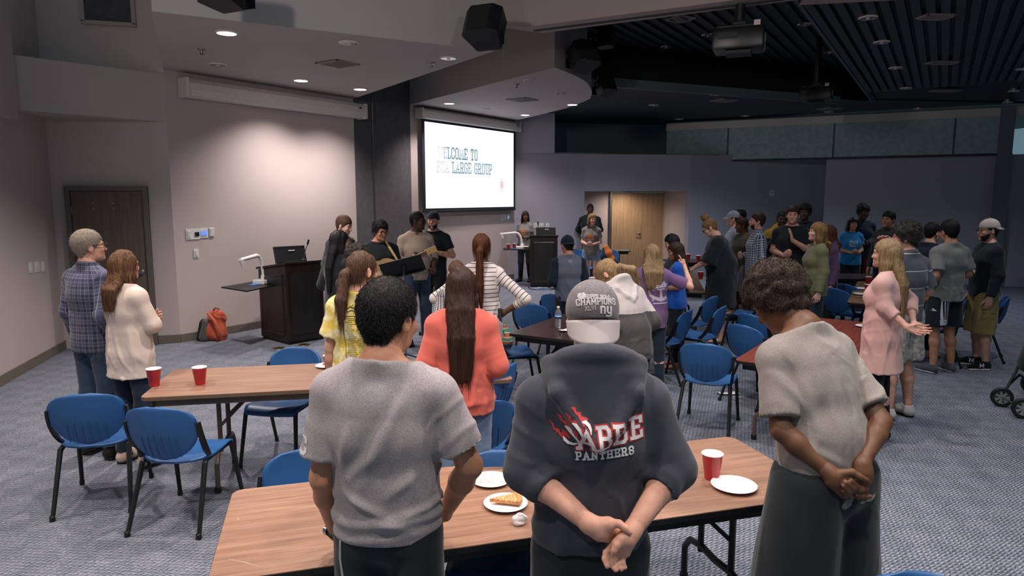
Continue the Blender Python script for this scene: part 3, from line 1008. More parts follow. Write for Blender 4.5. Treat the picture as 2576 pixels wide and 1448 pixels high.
def lectern(label, base, ux, uy, zc, zl):
    """box on the floor: base corner, edge vectors ux (front face) and uy (side face); top falls from zc to zl along uy"""
    o = empty('lectern', base, 0, label, 'lectern')
    X, Y = Vector((ux.x, ux.y, 0)), Vector((uy.x, uy.y, 0))
    Z = Vector((0, 0, 1))
    c = [Vector((0, 0, 0.03)), X + Z * 0.03, X + Y + Z * 0.03, Y + Z * 0.03]
    t = [Z * zc, X + Z * zc, X + Y + Z * zl, Y + Z * zl]
    MB().add(c + t, [(3, 2, 1, 0), (4, 5, 6, 7), (0, 1, 5, 4), (1, 2, 6, 5), (2, 3, 7, 6), (3, 0, 4, 7)]).build('body', M_LECT, o, bevel=0.02)
    k = [p + Vector((0, 0, 0)) for p in (X * 0.03 + Y * 0.03, X * 0.97 + Y * 0.03, X * 0.97 + Y * 0.97, X * 0.03 + Y * 0.97)]
    MB().prism([(p.x, p.y) for p in k], 0, 0.04).build('plinth', M_BLACK, o)
    ov = 0.02
    xn, yn = X.normalized() * ov, Y.normalized() * ov
    tt = [t[0] - xn - yn, t[1] + xn - yn, t[2] + xn + yn, t[3] - xn + yn]
    MB().add(tt + [p + Z * 0.03 for p in tt], [(3, 2, 1, 0), (4, 5, 6, 7), (0, 1, 5, 4), (1, 2, 6, 5), (2, 3, 7, 6), (3, 0, 4, 7)]).build('top', M_LECT, o, bevel=0.008)

    def face(o0, ax, z0, z1a, z1b, out):
        a, b = 0.13, 0.87
        f = MB()
        p = [o0 + ax * a + Z * z0, o0 + ax * b + Z * z0, o0 + ax * b + Z * z1b, o0 + ax * a + Z * z1a]
        for i in range(4):
            f.tube([p[i], p[(i + 1) % 4]], 0.012, 6)
        f.build('moulding', M_LECT, o, smooth=True)
        q = [v + out * 0.008 for v in p]
        MB().add(q + [v - out * 0.02 for v in q], [(0, 1, 2, 3), (7, 6, 5, 4), (0, 4, 5, 1), (1, 5, 6, 2), (2, 6, 7, 3), (3, 7, 4, 0)]).build('raised_panel', M_LECTP, o)

    face(Vector((0, 0, 0)), X, 0.13, zc - 0.13, zc - 0.13, -Y.normalized())
    zm = lambda s: zc + (zl - zc) * s - 0.13
    face(Vector((0, 0, 0)), Y, 0.13, zm(0.13), zm(0.87), -X.normalized())
    return o


lc, lr, ll = at_z(727, 868), at_z(819, 852), at_z(657, 850)
zc1, zl1 = 1.10, 0.99
lec1 = lectern('tall dark wooden lectern with raised panels before the bare wall', lc, lr - lc, (ll - lc) * 1.0, zc1, zl1)
l2a, l2b = at_z(1333, 722), at_z(1401, 722)
lec2 = lectern('dark wooden lectern under the lit screen near the far wall', l2a, l2b - l2a, Vector((0.05, 0.62, 0)), 1.13, 1.08)


def side_shelf(parent, pts, z):
    MB().prism([(p.x - parent.location.x, p.y - parent.location.y) for p in pts], z - 0.018, z).build('side_shelf', M_BLACK, parent, bevel=0.004)


zsh = 0.80
shp = [at_z(556, 721, zsh), at_z(620, 731, zsh), at_z(712, 712, zsh), at_z(655, 704, zsh)]
side_shelf(lec1, shp, zsh)
zsh2 = 0.83
b_ = l2a.y + 0.1
shp2 = [at_y(1266, 627, b_), at_y(1333, 627, b_), at_y(1333, 627, b_) + Vector((0, 0.45, 0)), at_y(1266, 627, b_) + Vector((0, 0.45, 0))]
zsh2 = shp2[0].z
side_shelf(lec2, shp2, zsh2)


def document_camera(label, p, direction, s=1.0, h=0.36):
    o = empty('document_camera', p, direction, label, 'document camera')
    MB().box((0.0, 0, 0.03), (0.3 * s, 0.2 * s, 0.06)).build('base', M_WHITE, o, bevel=0.015)
    MB().tube([(0, 0, 0.05), (-0.01, 0, 0.12)], [0.05, 0.035], 12).build('swivel', M_WHITE, o, smooth=True)
    pts = [(-0.01, 0, 0.1), (-0.03, 0, 0.25 * s), (-0.06 * s, 0, h * 0.85), (-0.11 * s, 0, h * 0.98), (-0.17 * s, 0, h)]
    MB().tube(pts, [0.024, 0.022, 0.022, 0.022, 0.024], 12).build('neck', M_WHITE, o, smooth=True)
    MB().tube([(-0.15 * s, 0, h), (-0.52 * s, 0, h - 0.03)], [0.03, 0.024], 12).build('arm', M_WHITE, o, smooth=True)
    MB().tube([(-0.50 * s, 0, h - 0.02), (-0.46 * s, 0, h - 0.12)], [0.035, 0.026], 12).build('camera_head', M_WHITE, o, smooth=True)
    MB().box((0.08 * s, -0.1 * s - 0.002, 0.03), (0.1, 0.006, 0.03)).build('port_panel', M_BLACK, o)
    MB().tube([(0.1, -0.1, 0.03), (0.16, -0.16, 0.01), (0.02, -0.2, 0.006), (-0.2, -0.18, 0.006)], 0.006, 6).build('cable', M_BLACK, o, smooth=True)
    MB().box((-0.2 * s, 0.02, 0.006), (0.14, 0.1, 0.012)).build('blue_card', plain('blue_plastic', '#4a86c8', 0.4), o)


pdc = at_z(665, 712, zsh)
document_camera('white document camera on the side shelf of the near lectern', pdc, math.atan2((shp[1] - shp[2]).y, (shp[1] - shp[2]).x) + math.pi, 0.95, 0.40)
document_camera('white document camera on the side shelf of the far lectern', Vector((at_y(1314, 620, b_ + 0.2).x, b_ + 0.2, zsh2)), 0.0, 0.95, 0.36)


def monitor(label, p, rz, w, h, tilt):
    o = empty('lectern_monitor', p, rz, label, 'monitor')
    M = Matrix.Rotation(tilt, 3, 'X')
    MB().box(M @ Vector((0, 0, h / 2)), (w, 0.035, h), Matrix.Rotation(tilt, 4, 'X')).build('housing', M_BLACK, o, bevel=0.008)
    MB().box(M @ Vector((0, 0, h)), (w * 1.0, 0.04, 0.012), Matrix.Rotation(tilt, 4, 'X')).build('top_edge', M_STEEL, o)
    MB().box(M @ Vector((w * 0.05, -0.02, h * 0.74)), (w * 0.2, 0.004, 0.014), Matrix.Rotation(tilt, 4, 'X')).build('label_strip', M_OFFW, o)
    MB().box((0, 0.06, 0.01), (w * 0.5, 0.18, 0.02)).build('foot', M_BLACK, o, bevel=0.004)


pm = lc + (lr - lc) * 0.48 + (ll - lc) * 0.42
monitor('black monitor tilted back on top of the near lectern', (pm.x, pm.y, 1.09), math.atan2((lr - lc).y, (lr - lc).x) - 0.1, 0.45, 0.23, R(-18))
monitor('black monitor on top of the far lectern', (l2a.x + 0.36, l2a.y + 0.25, 1.15), 0, 0.44, 0.17, R(-10))


def gooseneck(label, p, top):
    o = empty('gooseneck_microphone', p, 0, label, 'microphone')
    v = Vector(top) - Vector(p)
    MB().lathe([(0.035, 0), (0.03, 0.02), (0.008, 0.03)], 12).build('base', M_BLACK, o, smooth=True)
    MB().tube([(0, 0, 0.01), v * 0.4 + Vector((0, 0, 0.02)), v * 0.75], 0.006, 6).build('stem', M_STEEL, o, smooth=True)
    MB().tube([v * 0.74, v * 0.8, v], [0.006, 0.014, 0.012], 8).build('capsule', M_BLACK, o, smooth=True)


pg = lc + (lr - lc) * 0.62 + (ll - lc) * 0.2
gooseneck('thin gooseneck microphone rising from the near lectern', (pg.x, pg.y, 1.12), at_y(777, 602, pg.y))
gooseneck('thin gooseneck microphone on the far lectern', (l2a.x + 0.2, l2a.y + 0.3, 1.14), at_y(1353, 557, l2a.y + 0.3))

# ================================================================ tables
M_LAM = wood('oak_laminate', '#815e4a', '#a58069', 0.38, 1.0, 0.45)
M_LAMD = wood('dark_walnut_laminate', '#33201c', '#4a2e27', 0.3, 1.0, 0.5)
M_LAMR = wood('red_mahogany_laminate', '#6d2f22', '#8d4433', 0.3, 1.0, 0.5)
M_LAMB = wood('oak_laminate_shaded', '#6e5138', '#8a6a4a', 0.38, 1.0, 0.4)  # oak laminate with the right half's dimness put into its colour
M_EDGEK = plain('black_table_edge', '#17191b', 0.45)
M_EDGEB = plain('brown_table_edge', '#6a5644', 0.5)
M_LEGB = plain('brown_steel_tube', '#5d4c42', 0.4, 0.5)
M_LEGK = plain('black_steel_tube', '#131518', 0.4, 0.5)


def table(label, p, dirv, L, W, z, top, edge, legs, inset=0.3, cups=None):
    """folding table; p = corner on the floor plan, dirv = direction of the long side, width to the left of it"""
    rz = math.atan2(dirv.y, dirv.x)
    o = empty('folding_table', (p.x, p.y, 0), rz, label, 'table')
    r = 0.05
    plan = []
    for cx, cy, a0 in ((L - r, W - r, 0), (r, W - r, 90), (r, r, 180), (L - r, r, 270)):
        plan += [(cx + r * math.cos(R(a0 + t)), cy + r * math.sin(R(a0 + t))) for t in (0, 22, 45, 67, 90)]
    MB().prism(plan, z - 0.02, z).build('tabletop', top, o, bevel=0.002)
    MB().prism([((x - L / 2) * 1.0015 + L / 2, (y - W / 2) * 1.004 + W / 2) for x, y in plan], z - 0.026, z - 0.004).build('edge_band', edge, o)
    ap = MB()
    for x0, y0, x1, y1 in ((0.06, 0.05, L - 0.06, 0.07), (0.06, W - 0.07, L - 0.06, W - 0.05), (0.06, 0.05, 0.08, W - 0.05), (L - 0.08, 0.05, L - 0.06, W - 0.05)):
        ap.prism([(x0, y0), (x1, y0), (x1, y1), (x0, y1)], z - 0.08, z - 0.02)
    ap.build('apron', edge, o)
    for sx, xx in ((1, inset), (-1, L - inset)):
        lg = MB()
        for sy in (-1, 1):
            yy = W / 2 + sy * 0.13
            ye = W / 2 + sy * (W / 2 - 0.1)
            lg.tube([(xx, yy, z - 0.03), (xx, yy, 0.24)], 0.016, 8)
            lg.tube([(xx, W / 2, 0.26), (xx, yy, 0.27), (xx, ye - sy * 0.05, 0.25), (xx, ye, 0.19), (xx, ye, 0.02)], 0.017, 8)
        lg.build('leg_frame', legs, o, smooth=True)
        br = MB()
        br.tube([(xx, W / 2 - 0.13, 0.42), (xx + sx * 0.2, W / 2 - 0.05, 0.62), (xx + sx * 0.34, W / 2, z - 0.05)], 0.011, 6)
        br.tube([(xx, W / 2 + 0.13, 0.42), (xx + sx * 0.2, W / 2 + 0.05, 0.62), (xx + sx * 0.34, W / 2, z - 0.05)], 0.011, 6)
        br.build('brace', legs, o, smooth=True)
        for sy in (-1, 1):
            MB().lathe([(0.022, 0), (0.022, 0.04), (0.018, 0.045)], 10, (xx, W / 2 + sy * (W / 2 - 0.1), 0)).build('foot_cap', M_BLACK, o)
    return o


ZT = 0.72
t1bl, t1br = at_z(586, 1232, ZT), at_z(1832, 1097, ZT)
d1 = (t1br - t1bl).normalized()
n1 = Vector((d1.y, -d1.x, 0))
L1t = (t1br - t1bl).length + 0.02
p1 = t1bl + n1 * 0.76
table('oak folding table with black edge in the foreground, plates and a cup on it', p1, d1, L1t, 0.76, ZT, M_LAM, M_EDGEK, M_LEGK, 0.32)
a_, b_2 = at_z(350, 1000, ZT), at_z(1262, 955, ZT)
d2 = (b_2 - a_).normalized()
table('oak folding table with brown legs, two red cups on its left end', a_, d2, 2.45, 0.74, ZT, M_LAM, M_EDGEB, M_LEGB, 0.42)
c0, c1_, c2_ = at_z(1277, 838, ZT), at_z(1421, 788, ZT), at_z(1427, 862, ZT)
d3 = (c1_ - c0).normalized()
d3p = Vector((d3.y, -d3.x, 0))
table('dark walnut table with a water bottle on it, in the middle of the hall', c0 + d3p * 0.76, d3, 1.6, 0.76, ZT, M_LAMD, M_EDGEK, M_LEGK, 0.35)
e0, e1 = at_z(1847, 905, ZT), at_z(1924, 857, ZT)
d4 = (e1 - e0).normalized()
table('red mahogany table running behind the bowing person in warm grey', e0 + Vector((d4.y, -d4.x, 0)) * 0.76, d4, 2.44, 0.76, ZT, M_LAMR, M_EDGEK, M_LEGB, 0.3)
f0, f1 = at_z(2131, 760, ZT), at_z(2147, 727, ZT)
d5 = (f1 - f0).normalized()
table('dim oak table with two plates beside the pink blouse', f0 + Vector((d5.y, -d5.x, 0)) * 0.76, d5, 2.44, 0.76, ZT, M_LAMB, M_EDGEK, M_LEGK, 0.3)
g0 = at_z(1776, 736, ZT)
table('dim oak table under the hands of the person in the black dress', g0, Vector((0.2, 0.98, 0)), 2.44, 0.76, ZT, M_LAMB, M_EDGEK, M_LEGK, 0.3)
h0 = at_z(1690, 660, ZT)
table('dark table with red cups near the back wall', h0, Vector((1, 0.02, 0)), 1.83, 0.76, ZT, M_LAMD, M_EDGEK, M_LEGK, 0.3)
k0 = at_z(2085, 700, ZT)
table('dark table in the dim corner in front of the standing crowd', k0, Vector((1, -0.1, 0)), 1.83, 0.76, ZT, M_LAMD, M_EDGEK, M_LEGK, 0.3)
m0 = at_y(1428, 626, 16.0)
table('black folding table along the far wall beside the double door', Vector((m0.x, 16.0, 0)), Vector((1, 0.02, 0)), 1.5, 0.6, 0.74, M_EDGEK, M_EDGEK, M_LEGK, 0.25)

# ================================================================ chairs
M_CB = plain('blue_chair_shell', '#2a588c', 0.42, 0.4, 0, 0.05, 60, 0.05)
M_CK = plain('black_chair_frame', '#0f1215', 0.42, 0.45)


def make_chair():
    o = empty('stacking_chair', (0, 0, 0))

    def seat(u, v):
        v2 = 0.015 + v * 0.985
        y = -0.215 + 0.44 * v2
        w = 0.215 * (1 - max(0, (0.42 - v2) / 0.42) ** 2.2) ** 0.5
        if v2 > 0.85:
            w *= 1 - ((v2 - 0.85) / 0.15) ** 2 * 0.1
        x = w * (2 * u - 1)
        z = 0.435 - 0.014 * math.cos(math.pi * (v2 - 0.35)) + 0.012 * (x / 0.23) ** 2 - 0.05 * max(0, (v2 - 0.8) / 0.2) ** 2
        return (x, y, z)

    MB().shell(seat, 14, 14, 0.014).build('seat', M_CB, o, smooth='all')

    def back(u, v):
        t = 0.004 + v * 0.992
        if t < 0.6:
            w = 0.217 * (1 - ((0.6 - t) / 0.6) ** 2) ** 0.5
        else:
            w = 0.217 * (1 - ((t - 0.6) / 0.4) ** 3.0) ** 0.45
        x = w * (2 * u - 1)
        z = 0.455 + 0.345 * t
        y = -0.225 - 0.085 * t - 0.02 * math.sin(math.pi * t) + 0.085 * (x / 0.238) ** 2
        return (x, y, z)

    MB().shell(lambda u, v: back(1 - u, v), 16, 16, 0.013).build('backrest', M_CB, o, smooth='all')
    rb = MB()
    for k in range(6):
        u = 0.5 + (k - 2.5) * 0.1
        pts = []
        for q in range(5):
            p = Vector(back(u, 0.06 + (0.38 + 0.03 * (2.5 - abs(k - 2.5))) * q / 4))
            x = (k - 2.5) * 0.043
            pts.append((x, -0.225 - 0.085 * ((p.z - 0.455) / 0.345) - 0.02 * math.sin(math.pi * (p.z - 0.455) / 0.345) + 0.085 * (x / 0.238) ** 2 - 0.009, p.z))
        rb.tube(pts, 0.0035, 5)
    rb.build('rib', M_CB, o, smooth=True)
    rimm = MB()
    rimm.tube([tuple(Vector(back(0.02 if a < 0 else 0.98, abs(a))) + Vector((0, -0.004, 0))) for a in [-0.72, -0.55, -0.4, -0.25, -0.12, -0.03, 0.03, 0.12, 0.25, 0.4, 0.55, 0.72]], 0.006, 5)
    rimm.build('back_rim', M_CB, o, smooth=True)
    for s in (-1, 1):
        MB().tube([(s * 0.186, 0.16, 0.418), (s * 0.196, 0.2, 0.40), (s * 0.22, 0.275, 0.0)], [0.016, 0.017, 0.013], 8).build('leg', M_CK, o, smooth=True)
        MB().tube([(s * 0.186, -0.1, 0.418), (s * 0.196, -0.14, 0.40), (s * 0.22, -0.3, 0.0)], [0.016, 0.017, 0.013], 8).build('leg', M_CK, o, smooth=True)
        f = MB()
        f.tube([(s * 0.186, 0.18, 0.412), (s * 0.19, -0.12, 0.412)], 0.013, 8)
        MBk = f
        MBk.build('side_rail', M_CK, o, smooth=True)

        def br(u, v, s=s):
            # bracket that lifts the backrest off the rail
            t = v
            y = -0.06 - 0.155 * math.sin(t * 1.35) - 0.02 * t
            z = 0.42 + 0.27 * t ** 1.3
            x = s * (0.19 + 0.032 * math.sin(t * math.pi * 0.6))
            return (x, y + (u - 0.5) * (0.075 * (1 - 0.55 * t)), z - (u - 0.5) * 0.03 * (1 - t))

        MB().shell(br, 3, 8, 0.016).build('bracket', M_CK, o, smooth=True)
        for yy in (0.272, -0.297):
            MB().lathe([(0.017, 0), (0.017, 0.03), (0.013, 0.034)], 8, (s * 0.22, yy, 0)).build('foot_cap', M_CK, o)
    MB().tube([(-0.19, 0.1, 0.41), (0.19, 0.1, 0.41)], 0.01, 6).build('cross_bar', M_CK, o, smooth=True)
    return o


CH0 = make_chair()
used = [False]


def chair(label, x, y, yaw, z=0.0):
    """yaw 0: sitter looks along +Y (away from the camera)"""
    o = CH0 if not used[0] else copy_tree(CH0)
    used[0] = True
    o.location = (x, y, z)
    o.rotation_euler = (0, 0, R(yaw))
    return tag(o, label, 'chair', 'blue stacking chairs')


def chair_px(label, px, py, yaw, zref=0.785, off=0.0):
    """place by the pixel of the top middle of the backrest"""
    p = at_z(px, py, zref)
    a = R(yaw)
    bx, by = 0.0, -0.31
    chair(label, p.x - (math.cos(a) * bx - math.sin(a) * by), p.y - (math.sin(a) * bx + math.cos(a) * by), yaw)


chair_px('blue chair at the far left seen from behind, with its neighbour overlapping it', 205, 997, 16, 0.785)
chair_px('blue chair seen from behind at the left end of the oak table with brown legs', 384, 1031, -4, 0.785)
chair_px('blue chair facing us behind the oak table with brown legs', 752, 876, 172)
chair_px('blue chair facing us behind the foreground table, left of the heather grey t-shirt', 784, 1135, 176)
chair_px('blue chair seen from behind between the two nearest people, its seat in view', 1215, 1013, 14)
chair_px('blue chair tucked at the far side of the front table, beside the hoodie', 1262, 1138, 178)
chair_px('blue chair seen edge-on by the right end of the oak table with brown legs', 1285, 922, 62)
ps = at_z(1292, 880, 0.45)
chair('blue chair with a striped knit bag on its seat', ps.x, ps.y, -78)
chair_px('dark blue chair seen from behind left of the walnut table', 1330, 766, -22)
chair_px('blue chair half hidden behind the raglan shirt', 1392, 742, -30)
chair_px('blue chair seen from behind standing alone right of the charcoal hoodie, white paper under it', 1772, 868, -26)
chair_px('blue chair edge-on just right of the purple t-shirt', 1738, 782, 58)
chair_px('blue chair with shiny backrest behind the bench row, below the person in the black dress', 1800, 747, 50)
chair_px('blue chair turned sideways in front of the person in the black dress', 1825, 772, 58)
chair_px('blue chair facing right behind another at the red table', 1880, 792, -66)
chair_px('bright blue chair facing right at the corner of the red table', 1862, 820, -58)
ps = at_z(1880, 785, 0.45)
chair('blue chair in the dim aisle with its seat towards us', ps.x, ps.y, 60)
chair_px('dim blue chair beside the dim oak table, in front of its neighbour', 2095, 727, -60)
chair_px('dim blue chair beside the dim oak table, behind its neighbour', 2121, 716, -62)
chair_px('dim blue chair between the two people in shorts', 2432, 755, 60)
chair_px('dim blue chair behind the cargo shorts', 2540, 748, 58)
chair('blue chair facing us by the double door with a bright orange jacket on it', at_y(1536, 620, 15.4).x, 15.4, 176)
chair('blue chair facing us behind the denim shorts', at_y(1466, 620, 15.4).x, 15.4, 178)
chair_px('blue chair just peeking up behind the bowing person at the bottom edge', 2325, 1440, 165, 0.795)
# ================================================================ organic shapes: distance fields turned into smooth meshes
F32 = np.float32


def V3(*a):
    return np.array(a, dtype=np.float64)


class Field:
    def __init__(self):
        self.pr = []
        self.cuts = []

    def ec(self, a, b, wa, da, wb, db, X=(1, 0, 0), k=0.02, flat=(False, False), op='+'):
        """tapered elliptic capsule from a to b; w along X, d across"""
        a, b = np.asarray(a, float), np.asarray(b, float)
        ab = b - a
        L = np.linalg.norm(ab)
        Z = ab / max(L, 1e-6)
        X = np.asarray(X, float)
        X = X - Z * X.dot(Z)
        if np.linalg.norm(X) < 1e-4:
            X = np.cross(Z, (0, 1, 0))
        X = X / np.linalg.norm(X)
        Yv = np.cross(Z, X)
        m = max(wa, da, wb, db)
        lo, hi = np.minimum(a, b) - m, np.maximum(a, b) + m
        fa, fb = flat

        def f(x, y, z):
            qx, qy, qz = x - a[0], y - a[1], z - a[2]
            t0 = (qx * Z[0] + qy * Z[1] + qz * Z[2])
            t = np.clip(t0 / max(L, 1e-6), 0, 1)
            rx = qx * X[0] + qy * X[1] + qz * X[2]
            ry = qx * Yv[0] + qy * Yv[1] + qz * Yv[2]
            rz = t0 - t * L
            if fa:
                rz = np.where(t0 < 0, 0, rz)
            if fb:
                rz = np.where(t0 > L, 0, rz)
            w = wa + (wb - wa) * t
            d = da + (db - da) * t
            mm = np.sqrt(rx * rx + ry * ry + rz * rz) + 1e-6
            q = np.sqrt((rx / w) ** 2 + (ry * ry + rz * rz) / (d * d)) + 1e-5
            o = mm - mm / q
            if fa:
                o = np.maximum(o, -t0)
            if fb:
                o = np.maximum(o, t0 - L)
            return o
        self.pr.append((lo, hi, f, k, op))
        return self

    def rc(self, a, b, ra, rb, k=0.02, flat=(False, False), op='+'):
        return self.ec(a, b, ra, ra, rb, rb, (1, 0.01, 0.02), k, flat, op)

    def chain(self, pts, rs, k=0.015):
        for i in range(len(pts) - 1):
            self.rc(pts[i], pts[i + 1], rs[i], rs[i + 1], k)
        return self

    def ell(self, c, r, M=None, k=0.02, op='+'):
        c, r = np.asarray(c, float), np.asarray(r, float)
        M = np.eye(3) if M is None else np.asarray(M, float)
        m = r.max()

        def f(x, y, z):
            qx, qy, qz = x - c[0], y - c[1], z - c[2]
            l = [qx * M[0, i] + qy * M[1, i] + qz * M[2, i] for i in range(3)]
            mm = np.sqrt(qx * qx + qy * qy + qz * qz) + 1e-6
            q = np.sqrt((l[0] / r[0]) ** 2 + (l[1] / r[1]) ** 2 + (l[2] / r[2]) ** 2) + 1e-5
            return mm - mm / q
        self.pr.append((c - m, c + m, f, k, op))
        return self

    def torus(self, c, n, R_, r, k=0.01, ex=1.0):
        c, n = np.asarray(c, float), np.asarray(n, float)
        n = n / np.linalg.norm(n)
        m = R_ * max(1, ex) + r
        X = np.array((1.0, 0, 0))
        X = X - n * X.dot(n)
        X /= np.linalg.norm(X)
        Yv = np.cross(n, X)

        def f(x, y, z):
            qx, qy, qz = x - c[0], y - c[1], z - c[2]
            h = qx * n[0] + qy * n[1] + qz * n[2]
            u = (qx * X[0] + qy * X[1] + qz * X[2]) / ex
            v = qx * Yv[0] + qy * Yv[1] + qz * Yv[2]
            return np.sqrt((np.sqrt(u * u + v * v) - R_) ** 2 + h * h) - r
        self.pr.append((c - m, c + m, f, k, '+'))
        return self

    def plane(self, n, p, box=None):
        """keep the side where n.(x-p) < 0"""
        n = np.asarray(n, float)
        n = n / np.linalg.norm(n)
        self.cuts.append((n, float(n.dot(np.asarray(p, float))), box))
        return self

    def slice(self, n, p, box):
        """like plane, but applied at this point of the build-up, inside a box"""
        n = np.asarray(n, float)
        n = n / np.linalg.norm(n)
        d = float(n.dot(np.asarray(p, float)))
        self.pr.append((np.asarray(box[0], float), np.asarray(box[1], float), lambda x, y, z: n[0] * x + n[1] * y + n[2] * z - d, 1e-4, 'x'))
        return self

    def bounds(self):
        lo = np.min([p[0] for p in self.pr if p[4] == '+'], axis=0)
        hi = np.max([p[1] for p in self.pr if p[4] == '+'], axis=0)
        return lo, hi

    def mesh(self, h, lo=None, hi=None):
        if lo is None:
            lo, hi = self.bounds()
        for n, d, box in self.cuts:      # axis-aligned cuts shrink the grid
            if box is None:
                for ax in range(3):
                    if n[ax] > 0.999:
                        hi = hi.copy()
                        hi[ax] = min(hi[ax], d)
                    if n[ax] < -0.999:
                        lo = lo.copy()
                        lo[ax] = max(lo[ax], -d)
        lo = np.asarray(lo) - 2.5 * h
        hi = np.asarray(hi) + 2.5 * h
        N = np.maximum(4, np.ceil((hi - lo) / h).astype(int) + 1)
        F = np.full(N, 0.3, dtype=F32)
        ax = [(lo[i] + h * np.arange(N[i])) for i in range(3)]
        for a, b, f, k, op in self.pr:
            i0 = np.clip(np.floor((a - k - 3 * h - lo) / h).astype(int), 0, N)
            i1 = np.clip(np.ceil((b + k + 3 * h - lo) / h).astype(int) + 1, 0, N)
            if (i1 <= i0).any():
                continue
            sl = tuple(slice(i0[j], i1[j]) for j in range(3))
            d = f(ax[0][sl[0]][:, None, None], ax[1][sl[1]][None, :, None], ax[2][sl[2]][None, None, :]).astype(F32)
            g = F[sl]
            if op == 'x':
                F[sl] = np.maximum(g, d)
            elif op == '+':
                hh = np.clip(0.5 + 0.5 * (d - g) / k, 0, 1)
                F[sl] = d + (g - d) * hh - k * hh * (1 - hh)
            else:
                d = -d
                hh = np.clip(0.5 - 0.5 * (d - g) / k, 0, 1)
                F[sl] = d + (g - d) * hh + k * hh * (1 - hh)
        for n, d, box in self.cuts:
            if box is None:
                sl = (slice(None),) * 3
            else:
                i0 = np.clip(np.floor((np.asarray(box[0]) - lo) / h).astype(int), 0, N)
                i1 = np.clip(np.ceil((np.asarray(box[1]) - lo) / h).astype(int), 0, N)
                if (i1 <= i0).any():
                    continue
                sl = tuple(slice(i0[j], i1[j]) for j in range(3))
            pl = (n[0] * ax[0][sl[0]][:, None, None] + n[1] * ax[1][sl[1]][None, :, None] + n[2] * ax[2][sl[2]][None, None, :] - d).astype(F32)
            F[sl] = np.maximum(F[sl], pl)
        return surfnet(F, lo, h)


_E = [(a, b) for a in range(8) for b in range(a + 1, 8) if bin(a ^ b).count('1') == 1]


def surfnet(F, lo, h):
    s = F < 0
    c = s.astype(np.uint8)
    cnt = sum(c[i:c.shape[0] - 1 + i, j:c.shape[1] - 1 + j, k:c.shape[2] - 1 + k] for i in (0, 1) for j in (0, 1) for k in (0, 1))
    act = (cnt > 0) & (cnt < 8)
    ids = np.argwhere(act)
    idx = np.full(act.shape, -1, dtype=np.int64)
    idx[act] = np.arange(len(ids))
    val = np.stack([F[ids[:, 0] + (q & 1), ids[:, 1] + ((q >> 1) & 1), ids[:, 2] + (q >> 2)] for q in range(8)], 1)
    pos = np.zeros((len(ids), 3))
    num = np.zeros(len(ids))
    cor = np.array([[q & 1, (q >> 1) & 1, q >> 2] for q in range(8)], float)
    for a, b in _E:
        va, vb = val[:, a], val[:, b]
        m = (va < 0) != (vb < 0)
        t = np.where(m, va / np.where(va == vb, 1, va - vb), 0)
        pos += m[:, None] * (cor[a] + t[:, None] * (cor[b] - cor[a]))
        num += m
    pos = (ids + pos / num[:, None]) * h + lo
    quads = []
    for ax in range(3):
        o1, o2 = (ax + 1) % 3, (ax + 2) % 3
        sa = [slice(None)] * 3
        sb = [slice(None)] * 3
        sa[ax], sb[ax] = slice(0, -1), slice(1, None)
        A, B = s[tuple(sa)], s[tuple(sb)]
        ch = np.argwhere(A != B)
        ch = ch[(ch[:, o1] > 0) & (ch[:, o2] > 0) & (ch[:, o1] < act.shape[o1]) & (ch[:, o2] < act.shape[o2])]
        if not len(ch):
            continue
        fl = A[tuple(ch.T)]

        def cell(d1, d2):
            q = ch.copy()
            q[:, o1] -= d1
            q[:, o2] -= d2
            return idx[tuple(q.T)]
        Q = np.stack([cell(1, 1), cell(0, 1), cell(0, 0), cell(1, 0)], 1)
        Q[~fl] = Q[~fl][:, ::-1]
        quads.append(Q)
    Q = np.concatenate(quads) if quads else np.zeros((0, 4), int)
    return pos, Q[(Q >= 0).all(1)]


def merge(parts):
    vs, qs, k = [], [], 0
    for v, q in parts:
        vs.append(v)
        qs.append(q + k)
        k += len(v)
    return np.concatenate(vs), np.concatenate(qs)


def normals(v, q):
    n = np.zeros_like(v)
    fn = np.cross(v[q[:, 2]] - v[q[:, 0]], v[q[:, 3]] - v[q[:, 1]])
    for i in range(4):
        np.add.at(n, q[:, i], fn)
    return n / (np.linalg.norm(n, axis=1, keepdims=True) + 1e-12)


def np_mesh(name, v, q, mats, parent=None, tris=None, attr=None, matidx=None, smooth=True):
    me = bpy.data.meshes.new(name)
    me.vertices.add(len(v))
    me.vertices.foreach_set('co', np.asarray(v, F32).ravel())
    nt = 0 if tris is None else len(tris)
    loops = q.ravel() if not nt else np.concatenate([q.ravel(), tris.ravel()])
    me.loops.add(len(loops))
    me.loops.foreach_set('vertex_index', loops.astype(np.int32))
    me.polygons.add(len(q) + nt)
    st = np.concatenate([np.arange(len(q)) * 4, len(q) * 4 + np.arange(nt) * 3]).astype(np.int32)
    me.polygons.foreach_set('loop_start', st)
    me.polygons.foreach_set('use_smooth', np.full(len(q) + nt, smooth))
    for m in (mats if isinstance(mats, (list, tuple)) else [mats]):
        me.materials.append(m)
    if matidx is not None:
        me.polygons.foreach_set('material_index', matidx.astype(np.int32))
    me.update(calc_edges=True)
    if attr is not None:
        a = me.attributes.new('pat', 'FLOAT_VECTOR', 'POINT')
        a.data.foreach_set('vector', attr.astype(F32).ravel())
    o = bpy.data.objects.new(name, me)
    COL.objects.link(o)
    if parent is not None:
        o.parent = parent
    return o


RNG = np.random.default_rng(11)


